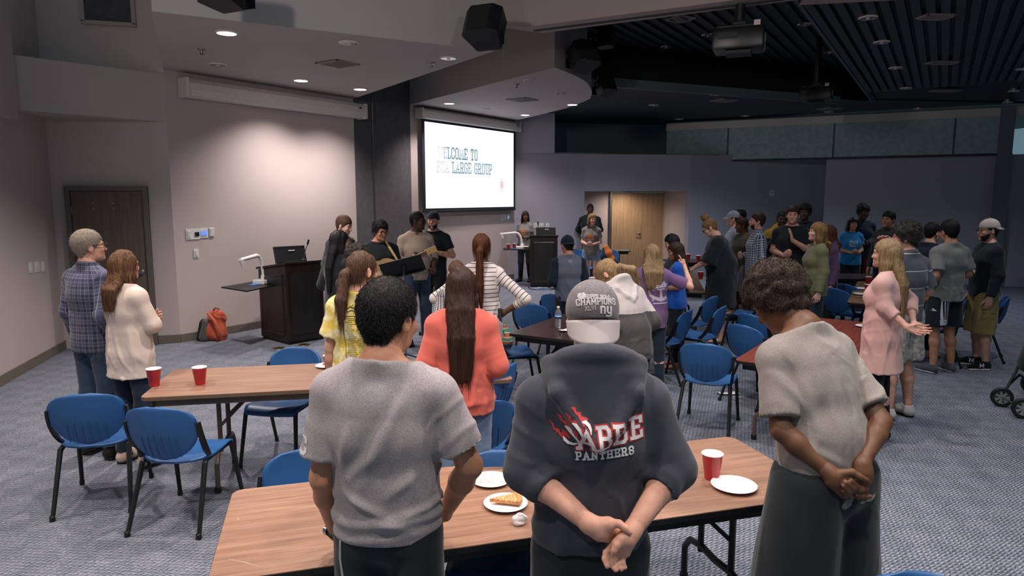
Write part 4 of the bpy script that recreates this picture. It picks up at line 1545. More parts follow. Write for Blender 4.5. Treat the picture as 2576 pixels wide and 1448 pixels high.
def waves(p, seed, n, kmin, kmax, squash=(1, 1, 1), warp=1.6):
    """cheap wavy noise in -1..1; squash small on an axis = stretched along it"""
    r = np.random.default_rng(seed)
    out = np.zeros(len(p))
    sq = np.asarray(squash)
    for _ in range(n):
        k = r.normal(size=3)
        k = k / np.linalg.norm(k) * r.uniform(kmin, kmax) * sq
        k2 = r.normal(size=3)
        k2 = k2 / np.linalg.norm(k2) * kmin * 0.7
        out += np.sin(p @ k + warp * np.sin((p * sq) @ k2 + r.uniform(0, 6)) + r.uniform(0, 6.28))
    return out / n ** 0.5


def sstep(x, a, b):
    t = np.clip((x - a) / (b - a), 0, 1)
    return t * t * (3 - 2 * t)


def Rx(a):
    c, s = math.cos(a), math.sin(a)
    return np.array([[1, 0, 0], [0, c, -s], [0, s, c]])


def Rz(a):
    c, s = math.cos(a), math.sin(a)
    return np.array([[c, -s, 0], [s, c, 0], [0, 0, 1]])


# ================================================================ people
SKIN = {}


def skin_mat(key, c):
    if key in MATS:
        return MATS[key]
    t = NT(key)
    c = lin(c)
    n1 = t.noise(22, detail=4)
    a = t.ramp(n1, [(0.3, (c[0] * 0.86, c[1] * 0.8, c[2] * 0.78)), (0.7, (min(1, c[0] * 1.08), c[1] * 1.08, c[2] * 1.08))])
    t.col(a)
    t.bump(t.noise(260, detail=2), 0.12, 0.0008)
    t.b.inputs['Subsurface Weight'].default_value = 0.0
    MATS[key] = t.fin(0.52, 0.35)
    return MATS[key]


SK = {'fair': skin_mat('skin_fair', '#dba893'), 'light': skin_mat('skin_light', '#d39f88'), 'tan': skin_mat('skin_tan', '#b98468'),
      'brown': skin_mat('skin_brown', '#63432f'), 'dark': skin_mat('skin_dark', '#4d352b'), 'pink': skin_mat('skin_pink', '#e2ae9c')}


def hair_mat(key, dark, light, streak=1.0, rough=0.62):
    if key in MATS:
        return MATS[key]
    t = NT(key)
    d, l = lin(dark), lin(light)
    v = t.mapping((150, 150, 7 / max(streak, 0.05) if streak < 5 else 150))
    n = t.noise(1.0, v, 4, 0.65)
    t.col(t.ramp(n, [(0.32, d), (0.55, tuple((a + b) / 2 for a, b in zip(d, l))), (0.74, l)]))
    t.bump(n, 0.5, 0.003)
    t.b.inputs['Anisotropic'].default_value = 0.3
    MATS[key] = t.fin(rough, 0.22)
    return MATS[key]


HR = {'black': hair_mat('hair_black', '#0f0e0f', '#242021'), 'dbrown': hair_mat('hair_dark_brown', '#1f1512', '#4a3026'),
      'brown': hair_mat('hair_brown', '#33231a', '#6e5240'), 'auburn': hair_mat('hair_auburn', '#24140f', '#6f4024'),
      'blonde': hair_mat('hair_blonde', '#66503a', '#b99a70'), 'dblonde': hair_mat('hair_dark_blonde', '#5a4026', '#a17c4e'),
      'grey': hair_mat('hair_grey', '#6e6257', '#a89a8a', 6), 'afro': hair_mat('hair_afro', '#221b18', '#5c4c42', 6, 0.8),
      'curl': hair_mat('hair_curly_dark', '#1b1716', '#4a423d', 6, 0.6), 'hilite': hair_mat('hair_highlighted', '#2c1b14', '#8d6546')}
M_EYEW = plain('eye_white', '#8f8682', 0.3)
M_EYED = plain('eye_dark', '#1a1210', 0.2)
M_LIP = plain('lip_rose', '#a8605a', 0.5)
M_SHOE = plain('black_leather', '#16130f', 0.35, 0.5)
M_SOLE = plain('black_rubber', '#0e0e0f', 0.7)

# right-arm poses: elbow, wrist, finger direction, palm normal, finger curl (left arms mirror them)
ARMS = {
    'down': ((0.235, -0.03, 1.13), (0.25, 0.04, 0.875), (0, 0.12, -1), (-1, 0, 0), 'relaxed'),
    'front': ((0.25, -0.05, 1.14), (0.09, 0.19, 1.02), (-0.8, 0.3, -0.2), (-0.2, -0.9, 0.2), 'relaxed'),
    'clasp': ((0.235, -0.02, 1.14), (0.06, 0.22, 1.10), (-0.85, 0.25, 0.25), (-0.2, -0.8, 0.5), 'grip'),
    'crossed': ((0.25, 0.05, 1.16), (-0.06, 0.2, 1.2), (-1, -0.1, 0.1), (0, -1, 0), 'relaxed'),
    'hip': ((0.44, -0.09, 1.17), (0.21, 0.0, 1.03), (-0.5, 0.7, -0.3), (-0.8, -0.5, 0), 'relaxed'),
    'behind': ((0.27, -0.15, 1.14), (0.06, -0.2, 0.95), (-0.8, -0.1, -0.5), (0.1, -1, 0), 'relaxed'),
    'pocket': ((0.262, -0.1, 1.135), (0.215, 0.05, 0.93), (-0.2, 0.3, -1), (-1, 0, 0), 'relaxed'),
    'phone': ((0.24, 0.0, 1.13), (0.10, 0.26, 1.2), (-0.5, 0.3, 0.6), (-0.6, -0.5, 0.5), 'grip'),
    'reach': ((0.22, 0.14, 1.16), (0.12, 0.36, 1.04), (-0.2, 0.9, -0.3), (-0.3, 0, -1), 'grip'),
    'clap': ((0.26, 0.08, 1.15), (0.05, 0.25, 1.30), (-0.2, 0.2, 0.9), (-1, 0, 0), 'flat'),
}
CURL = {'relaxed': (18, 28, 16), 'grip': (55, 70, 35), 'flat': (6, 8, 4), 'fist': (80, 90, 55), 'point': (75, 90, 50)}


def hand_field(wr, hd, pn, m, size, curl, el=None, rw=0.027):
    """five-fingered hand; m = +1 when the thumb lies on the +X side of the hand frame"""
    f = Field()
    Y = np.asarray(hd, float)
    Y = Y / np.linalg.norm(Y)
    Z = -np.asarray(pn, float)
    Z = Z - Y * Z.dot(Y)
    Z /= np.linalg.norm(Z)
    X = np.cross(Y, Z)
    B = np.stack([X, Y, Z], 1)
    wr = np.asarray(wr, float)
    P = lambda x, y, z: wr + B @ (np.array((m * x, y, z)) * size)
    s = size
    f.ec(P(0, -0.01, 0), P(0.002, 0.04, 0), 0.027 * s, 0.019 * s, 0.036 * s, 0.015 * s, X, 0.01)
    f.ec(P(0.002, 0.04, 0), P(0.0, 0.083, 0.002), 0.036 * s, 0.015 * s, 0.04 * s, 0.011 * s, X, 0.01)
    f.rc(P(0.018, 0.018, -0.008), P(0.042, 0.055, -0.014), 0.016 * s, 0.0125 * s, 0.012)
    f.rc(P(-0.024, 0.015, -0.006), P(-0.03, 0.06, -0.005), 0.014 * s, 0.011 * s, 0.012)
    cs = CURL[curl]
    for i, (bx, by, L, r) in enumerate(((0.030, 0.084, 0.074, 0.0088), (0.010, 0.089, 0.082, 0.009), (-0.0105, 0.086, 0.076, 0.0085), (-0.0295, 0.078, 0.06, 0.0075))):
        c = (8, 10, 5) if (curl == 'point' and i == 0) else tuple(q * (1 + 0.12 * i) for q in cs)
        a, p = 0.0, np.array((bx, by, 0.0))
        pts = [p]
        for l, cc in zip((0.45, 0.3, 0.25), c):
            a += R(cc)
            p = p + np.array(((bx * 0.9) * l * (0.35 if curl != 'flat' else 0.12), math.cos(a) * L * l, -math.sin(a) * L * l))
            pts.append(p)
        rr = [r * 1.05, r, r * 0.92, r * 0.8]
        for j in range(3):
            f.rc(P(*pts[j]), P(*pts[j + 1]), rr[j] * s, rr[j + 1] * s, 0.004)
    if curl in ('grip', 'fist', 'point'):
        th = [(0.042, 0.055, -0.014), (0.046, 0.085, -0.028), (0.026, 0.1, -0.045)]
    else:
        th = [(0.042, 0.055, -0.014), (0.058, 0.082, -0.022), (0.061, 0.108, -0.03)]
    f.rc(P(*th[0]), P(*th[1]), 0.0115 * s, 0.0105 * s, 0.006)
    f.rc(P(*th[1]), P(*th[2]), 0.0105 * s, 0.0085 * s, 0.004)
    if el is not None:
        el = np.asarray(el, float)
        d = (el - wr) / np.linalg.norm(el - wr)
        f.rc(wr + d * 0.07, wr, rw + 0.003, rw, 0.012)
    return f


def hand_pts(palm, fingers, thumb, el=None, wr=None, rw=0.028):
    """hand from explicit points: palm = list of (a, b, ra, rb); fingers/thumb = polylines with radii"""
    f = Field()
    for a, b, ra, rb in palm:
        f.rc(a, b, ra, rb, 0.012)
    for pts, rs in fingers + [thumb]:
        for i in range(len(pts) - 1):
            f.rc(pts[i], pts[i + 1], rs[i], rs[i + 1], 0.0045)
    if el is not None:
        d = (el - wr) / np.linalg.norm(el - wr)
        f.rc(wr + d * 0.09, wr, rw + 0.004, rw, 0.015)
    return f


def blades(v, n, count, length, width, dirf, seed=1, segs=2, curlr=0.0):
    """thin tapering hair blades rooted on a surface; returns verts, tris"""
    r = np.random.default_rng(seed)
    pick = r.integers(0, len(v), count)
    p, nn = v[pick], n[pick]
    d = dirf(p, nn) + r.normal(size=p.shape) * 0.18
    d /= np.linalg.norm(d, axis=1, keepdims=True)
    sd = np.cross(d, nn + r.normal(size=p.shape) * 0.6)
    sd /= (np.linalg.norm(sd, axis=1, keepdims=True) + 1e-9)
    L = length * r.uniform(0.6, 1.25, (count, 1))
    vs, ts = [], []
    rows = []
    cur = p + r.normal(size=p.shape) * 0.002
    dd = d
    for i in range(segs + 1):
        w = width * (1 - i / segs)
        if i == segs:
            rows.append((cur,))
        else:
            rows.append((cur - sd * w, cur + sd * w))
        cur = cur + dd * L / segs
        if curlr:
            dd = dd + np.cross(dd, sd) * curlr + r.normal(size=p.shape) * curlr * 0.4
            dd /= np.linalg.norm(dd, axis=1, keepdims=True)
    k = 0
    base = []
    for row in rows:
        ids = []
        for q in row:
            vs.append(q)
            ids.append(k + np.arange(count))
            k += count
        base.append(ids)
    for i in range(segs):
        a = base[i]
        b = base[i + 1]
        if len(b) == 2:
            ts += [np.stack([a[0], a[1], b[1]], 1), np.stack([a[0], b[1], b[0]], 1)]
        else:
            ts += [np.stack([a[0], a[1], b[0]], 1)]
    return np.concatenate(vs), np.concatenate(ts)


def ridge(ph, w=0.5):
    s_ = np.sin(ph)
    return np.exp(-(s_ / w) ** 2) - 0.45


def creases(v, at, tm, seed):
    """folds of hanging cloth: diagonal pulls from the armpits, drape towards the hem, rings round the sleeves"""
    u, z = at[:, 0], v[:, 2]
    wob = waves(v, seed, 3, 7, 16)
    wob2 = waves(v, seed + 1, 3, 9, 20)
    m1 = sstep(waves(v, seed + 2, 3, 6, 12), -0.2, 0.9)
    m2 = sstep(waves(v, seed + 3, 3, 6, 12), -0.2, 0.9)
    m3 = sstep(waves(v, seed + 4, 3, 6, 12), -0.4, 0.8)
    low = 0.2 + sstep(z, 1.36, 1.02)
    d1 = ridge(26 * (0.85 * u + 0.45 * z) + 1.3 * wob) * m1
    d2 = ridge(26 * (0.85 * u - 0.45 * z) + 1.3 * wob2) * m2
    d3 = ridge(34 * u + 1.2 * wob2) * m3 * sstep(z, 1.12, 0.88)
    d4 = ridge(30 * (z + 0.25 * np.abs(u)) + 1.8 * wob, 0.4) * m2 * sstep(z, 1.18, 1.0) * 0.6
    body = (d1 + d2 + 0.8 * d3 + d4) * low + 0.25 * wob
    al = 1.40 - at[:, 1]
    ang = at[:, 0] / 0.05
    slv = ridge(30 * al + 0.9 * np.sin(ang + 2 * at[:, 2]) + 1.2 * wob2, 0.45) * (0.35 + 0.65 * m1) * (0.4 + 0.8 * np.exp(-((al - 0.3) / 0.1) ** 2)) + 0.3 * wob
    return np.where(tm, body, slv)


HEIGHTS = []


class Person:
    pass


def person(label, px, py, Y, yaw=0, sex='m', skin='light', hair=('short', 'brown'), top=None, bottom=None, shoes=None, arms=('down', 'down'),
           lean=0, hy=0, hp=5, bw=1.0, res=0.013, face=True, group=None, spread=0.1, extra=None, hidden_legs=False, hips=1.0, belly=0.0, cap=None,
           beard=None, glasses=None, neck=0.0, roll=0.0, legs=None, armf=1.0, headk=1.0):
    S = Person()
    ln = R(lean)
    fem = sex == 'f'
    H0 = 1.75

    def bend(p):
        p = np.asarray(p, float)
        if not lean:
            return p
        t = np.clip((p[2] - 0.98) / 0.28, 0, 1)
        a = ln * t * t * (3 - 2 * t) * 0.9 + ln * 0.1 * t
        c = np.array((0, 0, 0.98))
        return c + Rx(-a) @ (p - c)

    shx = (0.146 if fem else 0.17) * bw
    hipc, waist, chest, uch = [bend(q) for q in ((0, 0.0, 0.93), (0, 0.005, 1.09), (0, 0.0, 1.27), (0, -0.012, 1.35))]
    neckb = bend((0, -0.022, 1.468))
    hr = Rz(R(hy)) @ Rx(-R(hp)) @ np.array([[math.cos(R(roll)), 0, math.sin(R(roll))], [0, 1, 0], [-math.sin(R(roll)), 0, math.cos(R(roll))]])
    nt = Rx(-(ln * 0.75 + R(hp) * 0.45 + R(neck))) @ np.array((0, 0.012, 0.085))
    headc = neckb + nt + hr @ np.array((0, 0.022, 0.075))
    hs = (0.97 if fem else 1.0) * headk
    htop = 0.0
    style = hair[0] if hair else None
    if cap:
        htop = 0.012
    elif style == 'afro':
        htop = 0.035
    elif style in ('short', 'long', 'pony', 'bob', 'curly', 'bun', 'messy', 'tight'):
        htop = {'curly': 0.03, 'messy': 0.035, 'short': 0.015, 'tight': 0.006}.get(style, 0.012)
    topl = headc + np.array((0, -0.012, 0.03)) * hs + np.array((0, 0, 0.092 * hs + htop))
    wp = at_y(px, py, Y)
    s = wp.z / topl[2]
    yw = R(yaw)
    M = Rz(yw)
    loc = np.array((wp.x, wp.y, 0)) - M @ (np.array((topl[0], topl[1], 0)) * s)
    HEIGHTS.append((round(s * H0, 2), label[:40]))
    S.s, S.loc, S.M = s, loc, M
    S.ar = (0.86 if fem else 0.5 + bw * 0.5) * armf

    def w2l(p):
        return M.T @ (np.asarray(p, float) - loc) / s
    S.w2l = w2l

    def L(p):
        if isinstance(p, tuple) and len(p) == 4 and p[0] == 'w':
            return w2l(tuple(at_y(*p[1:])))
        return bend(np.asarray(p, float))

    root = None
    # ---- skeleton joints
    sh, el, wr, hands = {}, {}, {}, {}
    for sd, ps in ((-1, arms[0]), (1, arms[1])):
        if isinstance(ps, str):
            e, w, hd, pn, cu = ARMS[ps]
            mir = lambda q: np.array((q[0] * sd, q[1], q[2]), float)
            e = bend(mir((e[0] + (shx - 0.187) * 0.9, e[1], e[2])))
            w = bend(mir(w))
            hd, pn = mir(hd), mir(pn)
            if lean:
                hd, pn = Rx(-ln * 0.8) @ hd, Rx(-ln * 0.8) @ pn
            hands[sd] = (hd, pn, cu)
        else:
            e, w = L(ps['el']), L(ps['wr'])
            hands[sd] = ps.get('hand')
        sh[sd] = bend((sd * shx, -0.012, 1.378)) if isinstance(ps, str) or 'sh' not in ps else L(ps['sh'])
        el[sd], wr[sd] = e, w
    lg = legs or {}
    hipj = {sd: np.array((sd * 0.088 * (1.05 if fem else 1), 0, 0.90)) for sd in (-1, 1)}
    knee = {sd: np.asarray(lg.get(('k', sd), (sd * (0.085 + spread * 0.2), 0.015, 0.49)), float) for sd in (-1, 1)}
    ank = {sd: np.asarray(lg.get(('a', sd), (sd * (0.075 + spread * 0.5), -0.03, 0.085)), float) for sd in (-1, 1)}
    b = bw
    if fem:
        tor = [(hipc, 0.165 * hips, 0.118), (waist, 0.125 * b, 0.095 + belly), (chest, 0.142 * b, 0.11), (uch, 0.13 * b, 0.09)]
    else:
        tor = [(hipc, 0.158 * hips, 0.118), (waist, 0.148 * b, 0.11 + belly), (chest, 0.168 * b, 0.122), (uch, 0.155 * b, 0.1)]

    def torso(f, g, k=0.05):
        for (a, wa, da), (c, wc, dc) in zip(tor, tor[1:]):
            f.ec(a, c, wa + g, da + g, wc + g, dc + g, (1, 0, 0), k)
        for sd in (-1, 1):
            f.rc(sh[sd] + (neckb - sh[sd]) * 0.12 + np.array((0, 0, 0.006)), neckb + np.array((sd * 0.012, 0.0, 0.022)), 0.046 + g * 0.9, 0.046 + g * 0.5, 0.04)
            f.ec(uch + np.array((sd * 0.07, 0, 0.0)), sh[sd], 0.07 + g * 0.9, 0.07 + g * 0.9, 0.051 * (0.9 if fem else 1) + g * 0.8, 0.051 + g * 0.8, (0, 1, 0), 0.04)
        if fem:
            for sd in (-1, 1):
                f.ell(chest + np.array((sd * 0.062, 0.075, -0.01)), (0.056 + g * 0.8, 0.048 + g * 0.6, 0.058 + g * 0.8), None, 0.05)
        return f

    ar = (0.86 if fem else 0.5 + b * 0.5) * armf
    # ---- the body: one skin surface
    f = Field()
    torso(f, 0.0)
    f.rc(neckb + np.array((0, 0, -0.04)), headc + hr @ np.array((0, -0.018, -0.05)), 0.056 * (0.86 if fem else 1), 0.052 * (0.86 if fem else 1), 0.03)
    for sd in (-1, 1):
        f.rc(sh[sd], el[sd], 0.05 * ar, 0.04 * ar, 0.03)
        mid = el[sd] + (wr[sd] - el[sd]) * 0.3
        f.rc(el[sd], mid, 0.040 * ar, 0.042 * ar, 0.02)
        f.rc(mid, wr[sd], 0.042 * ar, 0.0265 * ar, 0.02)
        f.rc(hipj[sd], knee[sd], 0.085, 0.053, 0.04)
        cm = knee[sd] + (ank[sd] - knee[sd]) * 0.32 + np.array((0, -0.012, 0))
        f.rc(knee[sd], cm, 0.052, 0.055, 0.03)
        f.rc(cm, ank[sd], 0.055, 0.035, 0.03)
        f.ec(ank[sd] + np.array((0, -0.01, -0.04)), ank[sd] + np.array((sd * 0.03, 0.16, -0.062)), 0.034, 0.034, 0.04, 0.02, (1, 0, 0), 0.03)
    f.plane((0, 0, -1), (0, 0, 0.004))
    parts = [f.mesh(res * 1.2 if res < 0.0095 else (0.017 if res < 0.0122 else 0.0205))]
    # head
    hf = Field()
    hp_ = lambda *q: headc + hr @ (np.array(q) * hs)
    jw = 0.92 if fem else 1.0
    hf.ell(hp_(0, -0.012, 0.03), np.array((0.075, 0.095, 0.089)) * hs, hr, 0.02)
    hf.ell(hp_(0, 0.028, -0.03), np.array((0.062 * jw, 0.066, 0.082)) * hs, hr, 0.03)
    hf.ell(hp_(0, 0.042, -0.078), np.array((0.046 * jw, 0.045, 0.036)) * hs, hr, 0.03)
    hf.rc(hp_(0, 0.082, 0.008), hp_(0, 0.103 if fem else 0.107, -0.029), 0.009 * hs, (0.0115 if fem else 0.014) * hs, 0.012)
    hf.ec(hp_(-0.036, 0.077, 0.022), hp_(0.036, 0.077, 0.022), 0.012, 0.01, 0.012, 0.01, (0, 1, 0), 0.015)
    for sd in (-1, 1):
        hf.ell(hp_(sd * 0.031, 0.1, 0.002), np.array((0.018, 0.016, 0.012)) * hs, hr, 0.012, '-')
        hf.ell(hp_(sd * 0.04, 0.068, -0.028), np.array((0.022, 0.02, 0.02)) * hs, hr, 0.02)
        er = hr @ Rz(R(-18 * sd))
        hf.ell(hp_(sd * 0.079, -0.008, -0.012), np.array((0.009, 0.02, 0.032)) * hs, er, 0.008)
        hf.ell(hp_(sd * 0.088, -0.004, -0.01), np.array((0.005, 0.011, 0.02)) * hs, er, 0.006, '-')
    hf.ec(hp_(-0.018, 0.087, -0.060), hp_(0.018, 0.087, -0.060), 0.009, 0.0085, 0.009, 0.0085, (0, 1, 0), 0.01)
    hf.rc(hp_(0, 0.084, -0.096), hp_(0, 0.08, -0.1), 0.017, 0.015, 0.02)
    hf.rc(neckb + np.array((0, 0, -0.02)), headc + hr @ np.array((0, -0.018, -0.05)), 0.0565 * (0.86 if fem else 1), 0.0525 * (0.86 if fem else 1), 0.03)
    parts.append(hf.mesh(0.006 if res < 0.0095 else (0.0068 if res < 0.0128 else 0.0082)))
    hres = 0.0046 if res < 0.0095 else (0.0056 if res < 0.0122 else 0.007)
    for sd in (-1, 1):
        hh = hands[sd]
        if hh is None:
            continue
        if isinstance(hh, Field):
            fl = hh
        elif callable(hh):
            fl = hh(S, sd, el[sd], wr[sd])
        else:
            hd, pn, cu = hh
            fl = hand_field(wr[sd], hd, pn, -sd, 0.9 if fem else 1.0, cu, el[sd], 0.0265 * ar)
        parts.append(fl.mesh(hres))
    v, q = merge(parts)
    root = np_mesh('person', v, q, SK[skin])
    root.location = loc
    root.rotation_euler = (0, 0, yw)
    root.scale = (s, s, s)
    tag(root, label, 'person', group)
    S.root, S.headc, S.hr, S.hs = root, headc, hr, hs
    S.sh, S.el, S.wr, S.neckb, S.uch, S.chest, S.waist = sh, el, wr, neckb, uch, chest, waist

    # ---- trousers, shorts, skirt
    hemz = (top or {}).get('hem', 0.86)
    if bottom:
        bf = Field()
        kind = bottom['kind']
        g = bottom.get('g', 0.012)
        bf.ec(hipc, waist, tor[0][1] + g, tor[0][2] + g, tor[1][1] * 0.98 + g, tor[1][2] + g * 0.5, (1, 0, 0), 0.04)
        zend = bottom.get('len', 0.09 if kind == 'trousers' else 0.52)
        for sd in (-1, 1):
            lw = bottom.get('w', 0.0)
            kn, an = knee[sd], ank[sd] + np.array((0, 0.0, 0.015))
            if kind == 'trousers':
                bf.ec(hipj[sd], kn, 0.088 + g, 0.092 + g, 0.06 + g + lw, 0.062 + g + lw, (1, 0, 0), 0.035)
                end = an if zend < 0.12 else kn + (an - kn) * ((kn[2] - zend) / (kn[2] - an[2]))
                bf.ec(kn + np.array((0, -0.004, 0.01)), end, 0.06 + g + lw, 0.066 + g + lw, 0.045 + g + lw, 0.05 + g + lw, (1, 0, 0), 0.03, (False, True))
            else:
                t = (hipj[sd][2] - zend) / (hipj[sd][2] - kn[2])
                end = hipj[sd] + (kn - hipj[sd]) * t + np.array((sd * 0.012, 0, 0))
                bf.ec(hipj[sd] + np.array((0, 0, 0.03)), end, 0.092 + g, 0.105 + g, 0.082 + g + lw, 0.092 + g + lw, (1, 0, 0), 0.016, (False, True))
        bf.plane((0, 0, 1), (0, 0, 1.03 if not lean else 1.0))
        v, q = bf.mesh(res * 1.3 if res < 0.0122 else 0.0175)
        n = normals(v, q)
        am = bottom.get('folds', 0.004)
        mask = 0.5 + 0.5 * sstep(v[:, 2], 0.75, 0.3)
        wb = waves(v, 5, 3, 8, 18)
        if kind == 'trousers':
            fo = ridge(34 * v[:, 2] + 1.0 * np.sin(3 * np.arctan2(v[:, 1], np.abs(v[:, 0]) - 0.09)) + 1.6 * wb, 0.42) * (0.3 + np.exp(-((v[:, 2] - 0.5) / 0.09) ** 2) + np.exp(-((v[:, 2] - 0.14) / 0.08) ** 2))
        else:
            fo = ridge(30 * v[:, 0] + 22 * v[:, 1] + 1.4 * wb, 0.5) * sstep(v[:, 2], 0.95, 0.6)
        v = v + n * np.maximum(am * (fo + 0.4 * wb), -0.0025)[:, None]
        po = np_mesh(bottom.get('name', 'trousers' if kind == 'trousers' else 'shorts'), v, q, bottom['mat'], root,
                     attr=np.stack([v[:, 0], v[:, 1], v[:, 2]], 1))
        if bottom.get('label'):
            po['label'] = bottom['label']
        S.bottom = po
        S.bottom_v, S.bottom_q = v, q
    # ---- shoes
    if shoes is not None:
        for sd in (-1, 1):
            sf = Field()
            a = ank[sd]
            t = np.array((sd * 0.03, 0.175, 0))
            sf.ec((a[0], a[1] - 0.02, 0.05), (a[0] + t[0] * 0.5, a[1] + 0.08, 0.055), 0.042, 0.045, 0.047, 0.04, (1, 0, 0), 0.03)
            sf.ec((a[0] + t[0] * 0.5, a[1] + 0.08, 0.05), (a[0] + t[0], a[1] + t[1], 0.035), 0.047, 0.04, 0.042, 0.03, (1, 0, 0), 0.03)
            if not shoes.get('low'):
                sf.rc((a[0], a[1] - 0.005, 0.06), (a[0], a[1], 0.105), 0.046, 0.044, 0.02, (False, True))
            sf.plane((0, 0, -1), (0, 0, 0.016))
            v, q = sf.mesh(0.009 if res < 0.0122 else 0.014)
            so = np_mesh('shoe', v, q, shoes['mat'], root)
            of = Field()
            of.ec((a[0], a[1] - 0.025, 0.012), (a[0] + t[0], a[1] + t[1] + 0.005, 0.012), 0.048, 0.02, 0.05, 0.02, (1, 0, 0), 0.02)
            of.plane((0, 0, 1), (0, 0, shoes.get('solez', 0.024)))
            of.plane((0, 0, -1), (0, 0, 0.0))
            v, q = of.mesh(0.01 if res < 0.0122 else 0.016)
            np_mesh('sole', v, q, shoes.get('sole', M_SOLE), so)
    # ---- shirt, sweater, dress
    if top:
        g = top.get('g', 0.018)
        tf = Field()
        torso(tf, g, 0.05)
        fl = top.get('flare', 0.0)
        if hemz < 0.9:
            tf.ec(waist, (0, 0, hemz - 0.02), max(tor[1][1], tor[0][1] * 0.93) + g, tor[1][2] + g, tor[0][1] + g + fl, tor[0][2] + g + fl, (1, 0, 0), 0.05, (False, False))
        slv = top.get('sleeve', 'short')
        slack = top.get('slack', 0.012)
        ends = {}
        for sd in (-1, 1):
            u = el[sd] - sh[sd]
            if slv == 'short':
                e = sh[sd] + u * top.get('slen', 0.62)
                tf.rc(sh[sd], e, 0.051 * ar + g * 0.8, 0.047 * ar + g * 0.7 + slack * 0.9, top.get('ks', 0.022), (False, True))
            elif slv != 'none':
                tf.rc(sh[sd], el[sd], 0.05 * ar + g * 0.75, 0.041 * ar + g * 0.65 + slack * 0.5, 0.024)
                fr = {'long': 0.97, 'mid': top.get('slen', 0.5)}[slv]
                e = el[sd] + (wr[sd] - el[sd]) * fr
                r1 = (0.042 + (0.03 - 0.042) * fr) * ar + g * 0.4 + slack * 0.5
                tf.rc(el[sd], e, 0.041 * ar + g * 0.65 + slack * 0.5, r1, 0.025, (False, True))
                if top.get('cuff'):
                    c0 = e - (wr[sd] - el[sd]) * 0.16
                    tf.rc(c0, e, r1 * 1.0 + 0.004, r1 * 0.9, 0.006, (False, True))
            else:
                e = sh[sd]
            ends[sd] = e
        nd = headc - neckb
        nd = nd / np.linalg.norm(nd) + 0.9 * (Rx(-ln) @ np.array((0, 0.1, 1.0)))
        nd = nd / np.linalg.norm(nd)
        if top.get('neck', 'crew') == 'crew':
            tf.torus(neckb + np.array((0, 0.012, 0.0)) + nd * (top.get('ncut', 0.024) - 0.006), nd, 0.069 * (0.88 if fem else 1), 0.0095, 0.01)
        elif top['neck'] == 'collar':
            tf.torus(neckb + np.array((0, 0.008, 0.0)) + nd * 0.03, nd, 0.064 * (0.88 if fem else 1), 0.017, 0.008)
        elif top['neck'] == 'hood':
            big = top.get('hood', 1.0)
            tf.torus(neckb + np.array((0, 0.0, 0.026)), nd + np.array((0, 0.45, 0)), 0.084 * big, 0.032 * big, 0.02, 1.15)
            rl = Rx(-ln)
            hq = lambda x, y, z: neckb + rl @ (np.array((x, y, z)) * big)
            tf.ec(hq(0, -0.05, 0.01), hq(0, -0.108, -0.13), 0.125 * big, 0.05 * big, 0.05 * big, 0.022 * big, (1, 0, 0), 0.025)
            for sd in (-1, 1):
                tf.chain([hq(sd * 0.125, 0.0, 0.03), hq(sd * 0.105, -0.085, -0.03), hq(sd * 0.045, -0.125, -0.12), hq(0, -0.135, -0.16)], [0.026 * big, 0.022 * big, 0.018 * big, 0.016 * big], 0.02)
        if top.get('neck') != 'hood':
            tf.plane(nd, neckb + nd * (top.get('ncut', 0.052 if top.get('neck') == 'collar' else 0.024)), (neckb - 0.13, neckb + 0.16))
            if top.get('scoop'):
                tf.ell(neckb + np.array((0, 0.0, 0.03)), (0.13, 0.12, 0.07), None, 0.02, '-')
        tf.plane((0, 0, -1), (0, 0, hemz))
        rs = top.get('res', res * (0.95 if res < 0.0122 else 1.15))
        v, q = tf.mesh(rs)
        n = normals(v, q)
        # which part, and pattern coordinates
        dist_t = np.full(len(v), 9.0)
        at = np.zeros((len(v), 3))
        ang = np.arctan2(v[:, 0], -v[:, 1])
        at[:, 0] = v[:, 0] if top.get('flatpat') else ang * 0.16
        at[:, 1] = v[:, 2]
        for sd in (-1, 1):
            if slv == 'none':
                break
            best = np.full(len(v), 9.0)
            along = np.zeros(len(v))
            acc = 0.0
            for a, c in ((sh[sd], el[sd]), (el[sd], wr[sd])):
                d = c - a
                Ls = np.linalg.norm(d)
                t = np.clip(((v - a) @ d) / Ls ** 2, 0, 1)
                r = np.linalg.norm(v - a - t[:, None] * d, axis=1)
                mm = r < best
                best[mm] = r[mm]
                along[mm] = (acc + t * Ls)[mm]
                acc += Ls
            # sleeve when outside the shoulder seam and close to the arm bones
            arm = (best < 0.1) & (((v - sh[sd]) @ np.array((sd, 0, 0)) > -0.012) | (along > 0.14)) & (best < np.abs(v[:, 0] * 0) + 0.075 + g + slack)
            lowb = (np.abs(v[:, 0]) < tor[1][1] + g + 0.004) & (np.abs(v[:, 1]) < 0.13) & (along > 0.14) & (best > 0.058 + g)
            arm &= ~lowb
            at[arm, 1] = 1.40 - along[arm]
            at[arm, 2] = sd
            at[arm, 0] = (np.arctan2(v[arm, 1], v[arm, 0] - sh[sd][0]) * 0.05)
        am = top.get('folds', 0.006)
        tm = at[:, 2] == 0
        zz = v[:, 2]
        dz = am * creases(v, at, tm, top.get('seed', 3))
        stk = list(top.get('strokes', ()))
        if top.get('strokes_px'):
            Yw, rows = top['strokes_px']
            for (xa, ya, xb, yb, wd, a) in rows:
                pa, pb = w2l(tuple(at_y(xa, ya, Yw))), w2l(tuple(at_y(xb, yb, Yw)))
                stk.append((pa[0], pa[2], pb[0], pb[2], wd, a))
        top = dict(top, strokes=stk)
